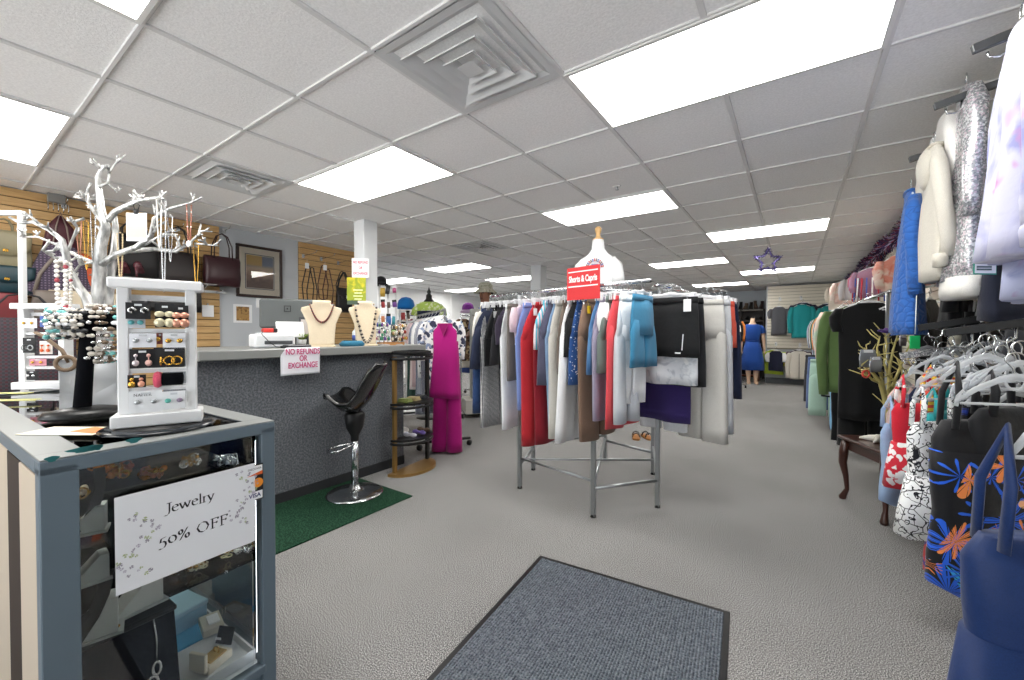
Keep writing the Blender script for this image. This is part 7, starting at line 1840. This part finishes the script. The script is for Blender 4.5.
def cap(label, px, py, D, c, brim, kind='cap', w=16):
    k = D/CAM_F; p = at(px, py, D=D); t = thing('bucket_hat' if kind != 'cap' else 'baseball_cap', label, 'hat', p, CAM_YAW+R(30)); r_ = w*k/2
    MB().lathe([(r_, 0), (r_*1.0, r_*.5), (r_*.86, r_*1.0), (r_*.5, r_*1.32), (.002, r_*1.42)], n=20).build('crown', c, t)
    if kind == 'cap': MB().loft([[(r_*.9*math.cos(a)*1.0, -r_*.3-r_*1.2*math.sin(a), .0) for a in [PI*q/12 for q in range(13)]], [(r_*.9*math.cos(a), -r_*.3-r_*1.2*math.sin(a), .008) for a in [PI*q/12 for q in range(13)]]]).build('peak', brim, t)
    else: MB().lathe([(r_*1.0, 0), (r_*1.35, -r_*.28), (r_*1.38, -r_*.25), (r_*1.0, .02)], n=24).build('brim', brim, t)
    return t
cap('bright blue cap on top of the far spinner rack', 406, 309, 6.2, cloth('#1f78c8'), cloth('#1a68b0'), w=17)
cap('black curly brimmed hat on the spinner right beside the pillar', 381, 284, 4.95, cloth('#1a1a1e'), cloth('#222228'), 'bucket', 11)
# gondola with chains, person behind
pg = at(481, 345, D=6.05); k = 6.05/CAM_F; zt = EYE+(333.5-309)*k
t = thing('gondola', 'grey metal gondola end with hanging chains on a pale base', 'display unit', (pg.x, pg.y, 0), CAM_YAW+R(14))
w_ = 20*k
MB().box((0, .04, .16), (w_*1.7, .44, .20), .006).build('plinth', P('#c9c7bf', .5), t)
for sx in (-.3, .3): MB().cyl((sx-.02, -.15, .03), (sx+.02, -.15, .03), .03).build('castor', BLACK, t)
MB().box((0, .06, (zt+.26)/2), (w_, .19, zt-.26), .006).build('panel', P('#9b9c97', .4, .3), t)
b = MB()
for i in range(9):
    z = .35+(zt-.45)*i/8; b.box((0, -.036, z), (w_*.94, .012, .018), .002)
b.build('groove', P('#6f706c', .5), t)
for i in range(7):
    x = -w_*.4+w_*.8*i/6; q = MB(); pr = CAM_YAW+R(14)
    o = Matrix.Rotation(pr, 4, 'Z') @ Vector((x, -.06, 0))
    tt = thing('chain_belt', '%s hanging chain on the gondola end counted from the centre aisle' % NTH[6-i], 'chain', (pg.x+o.x, pg.y+o.y, 1.02), pr, 'chains on the gondola')
    MB().tube([(-.02, 0, 0), (-.03, -.008, -.3), (0, -.01, -.52), (.03, -.008, -.3), (.02, 0, 0)], .008, 6).build('chain', P('#b9a878' if i % 2 else '#8a8d90', .3, .8), tt); MB().ball((0, -.012, -.54), .022, 8, 5).build('pendant', P('#7a6a50', .4, .5), tt)
# person: continuous skinned body, clothes as children
pp = at(486, 330, D=6.6); SKN = P('#8d5f48', .55, name='skin')
hd = EYE+(333.5-303)*6.6/CAM_F    # chin height
t = thing('person', 'person in bucket hat and blue shirt looking down behind the grey gondola', 'person', (pp.x, pp.y, 0), CAM_YAW-R(35))
sc = hd/1.52
V = [((0, 0, .95), .13), ((0, 0, 1.12), .125), ((0, .01, 1.30), .145), ((0, .01, 1.41), .09), ((0, 0, 1.47), .055), ((0, -.03, 1.55), .065), ((0, -.035, 1.64), .085), ((0, -.02, 1.70), .075),
     ((.17, .01, 1.39), .06), ((.24, .0, 1.14), .045), ((.20, -.18, 1.02), .036), ((.16, -.27, 1.04), .03), ((-.17, .01, 1.39), .06), ((-.24, 0, 1.14), .045), ((-.20, -.18, 1.02), .036), ((-.16, -.27, 1.04), .03),
     ((.10, 0, .88), .095), ((.11, -.01, .50), .062), ((.11, .02, .10), .042), ((.11, -.12, .04), .04), ((-.10, 0, .88), .095), ((-.11, -.01, .50), .062), ((-.11, .02, .10), .042), ((-.11, -.12, .04), .04)]
E_ = [(0, 1), (1, 2), (2, 3), (3, 4), (4, 5), (5, 6), (6, 7), (2, 8), (8, 9), (9, 10), (10, 11), (2, 12), (12, 13), (13, 14), (14, 15), (0, 16), (16, 17), (17, 18), (18, 19), (0, 20), (20, 21), (21, 22), (22, 23)]
me = bpy.data.meshes.new('body'); me.from_pydata([(x*sc, y*sc, z*sc) for (x, y, z), _ in V], E_, [])
bo = bpy.data.objects.new('body', me); COL.objects.link(bo); bo.parent = t; me.materials.append(SKN)
md = bo.modifiers.new('skin', 'SKIN'); md.use_smooth_shade = True
for i, (_, r_) in enumerate(V): me.skin_vertices[0].data[i].radius = (r_*sc, r_*sc); me.skin_vertices[0].data[i].use_root = i == 0
bo.modifiers.new('sub', 'SUBSURF').levels = 1; bo.modifiers['sub'].render_levels = 2
def q3(x, y, z): return (x*sc, y*sc, z*sc)
MB().loft([[q3(x, y, z) for x, y, z in rrect(*a, 24, .85)] for a in ((.40, .30, .82, 0), (.37, .29, 1.0, 0), (.40, .32, 1.25, .01), (.42, .26, 1.38, .01), (.20, .17, 1.455, 0))]).build('shirt', cloth('#3f5fa8'), t)
for sd_ in (-1, 1):
    MB().tube([q3(sd_*.15, .01, 1.39), q3(sd_*.22, .0, 1.28), q3(sd_*.245, 0, 1.14)], [.085*sc, .075*sc, .07*sc], 12).build('shirt_sleeve', cloth('#3f5fa8'), t)
    MB().tube([q3(sd_*.09, 0, .92), q3(sd_*.11, -.01, .50), q3(sd_*.11, .02, .08)], [.12*sc, .085*sc, .07*sc], 12).build('trouser_leg', cloth('#2c3040'), t)
    MB().loft([[q3(x+sd_*.11, y, z) for x, y, z in rrect(.10, .28, zz, -.06, 16, .8)] for zz in (0, .06)] + [[q3(x+sd_*.11, y, z) for x, y, z in rrect(.09, .12, .10, .0, 16, .9)]]).build('shoe', P('#222226', .5), t)
    MB().ball(q3(sd_*.032, -.108, 1.655), .012*sc, 8, 6, (1.3, .5, .8)).build('eye', P('#1a1210', .3), t)
    MB().ball(q3(sd_*.088, -.02, 1.64), .024*sc, 8, 6, (.4, .8, 1.3)).build('ear', SKN, t)
    for f in range(4): MB().tube([q3(sd_*(.15+.016*f), -.285, 1.045), q3(sd_*(.148+.016*f), -.33, 1.035), q3(sd_*(.146+.016*f), -.352, 1.01)], .009*sc, 6).build('finger', SKN, t)
    MB().tube([q3(sd_*.142, -.265, 1.05), q3(sd_*.118, -.295, 1.05), q3(sd_*.112, -.318, 1.04)], .0095*sc, 6).build('thumb', SKN, t)
MB().loft([[q3(x, y, z) for x, y, z in r_] for r_ in (rrect(.030, .02, 1.60, -.118, 12, 1), rrect(.038, .034, 1.612, -.118, 12, 1), rrect(.020, .02, 1.655, -.11, 12, 1))]).build('nose', SKN, t)
MB().ball(q3(0, -.108, 1.575), .02*sc, 8, 6, (1.3, .4, .4)).build('mouth', P('#6a3a34', .5), t)
MB().ball(q3(0, .02, 1.66), .094*sc, 14, 8, (1, 1, .9)).build('hair', P('#2a2320', .8), t)
HAT = cloth('#b9b6a6', 'tiedye', '#8a8c78', '#d8d4c4', 3.0)
MB().lathe([(.105*sc, 0), (.10*sc, .07*sc), (.075*sc, .105*sc), (.002, .112*sc)], q3(0, -.015, 1.70), 20).build('hat_crown', HAT, t); MB().lathe([(.10*sc, .01), (.165*sc, -.045*sc), (.168*sc, -.04*sc), (.10*sc, .025)], q3(0, -.015, 1.70), 24).build('hat_brim', HAT, t)
# far racks by the white wall
ra = floor_rack('chrome rack of mixed tops under the purple hat', (at(461, 340, D=7.2).x, at(461, 340, D=7.2).y, 0), (at(478, 340, D=8.3).x, at(478, 340, D=8.3).y, 0), 1.55)
FC = [('brown print tunic on the far rack under the purple hat', ('#7a5f4a', 'floral', '#c9b48a', '#3a2f2a', 1.2)), ('cream top on the far rack under the purple hat', '#ddd6c8'), ('blue tunic on the far rack under the purple hat', '#3a4f8a'), ('charcoal top on the far rack under the purple hat', '#33343a'), ('olive top on the far rack under the purple hat', '#6a6a4a'), ('grey print top on the far rack under the purple hat', ('#b9b9bd', 'dots', '#55565c', None, 1.4)), ('pink top on the far rack under the purple hat', '#c98a9a')]
hang_row(ra, [(l, c, .75+.12*(i % 3)) for i, (l, c) in enumerate(FC)], 'tops on the far rack', w=.42)
cap('purple hat with pale band above the far rack', 468, 311, 7.0, cloth('#8a3a9a'), cloth('#d8b8dc'), 'bucket', 12)
ra = floor_rack('long chrome rack of patterned tops far behind the rolling rack', (at(448, 340, D=8.0).x, at(448, 340, D=8.0).y, 0), (at(400, 340, D=9.0).x, at(400, 340, D=9.0).y, 0), 1.6)
hang_row(ra, [(l, c, .8+.1*(i % 3)) for i, (l, c) in enumerate([('white blouse on the long far rack', '#e8e6e2'), ('black floral top on the long far rack', ('#1c1c20', 'floral', '#b95a6a', '#d8d0c4', 1.2)), ('teal top on the long far rack', '#2f7f86'), ('navy top on the long far rack', '#25304f'), ('striped top on the long far rack', ('#e6e6e8', 'stripe_h', '#3a4a6a', None, 1.8)), ('wine top on the long far rack', '#6a2a3a'), ('beige top on the long far rack', '#c4b49a'), ('grey cardigan on the long far rack', '#77797f')])], 'tops on the long far rack', w=.44)
# ================================================================ camera, light, exposure
cd = bpy.data.cameras.new('camera'); co = bpy.data.objects.new('camera', cd); COL.objects.link(co)
cd.sensor_fit = 'HORIZONTAL'; cd.sensor_width = 36; cd.lens = CAM_F*36/1024; cd.clip_start = .02; cd.clip_end = 100
mw = Matrix((RGT, UPV, -FWD)).transposed().to_4x4(); mw.translation = (0, 0, EYE); co.matrix_world = mw
S.camera = co
w = bpy.data.worlds.new('daylight'); S.world = w; w.use_nodes = True
bg = w.node_tree.nodes['Background']; bg.inputs[1].default_value = 1.0
# daylight: pale sky; lower half made brighter to throw added light on the ceiling
tcw = node(w.node_tree, 'ShaderNodeTexCoord'); spw = node(w.node_tree, 'ShaderNodeSeparateXYZ'); w.node_tree.links.new(tcw.outputs['Generated'], spw.inputs[0])
w.node_tree.links.new(ramp(w.node_tree, spw.outputs['Z'], [(0, (7.2, 7.2, 7.2, 1)), (.02, (2.8, 3.0, 3.2, 1))]), bg.inputs[0])
S.view_settings.view_transform = 'Standard'; S.view_settings.look = 'None'; S.view_settings.gamma = 1
S.view_settings.use_curve_mapping = False; S.view_settings.exposure = 0.0
S.cycles.max_bounces = 10; S.cycles.diffuse_bounces = 6; S.cycles.transparent_max_bounces = 24; S.cycles.caustics_reflective = False; S.cycles.caustics_refractive = False
S.cycles.sample_clamp_indirect = 6
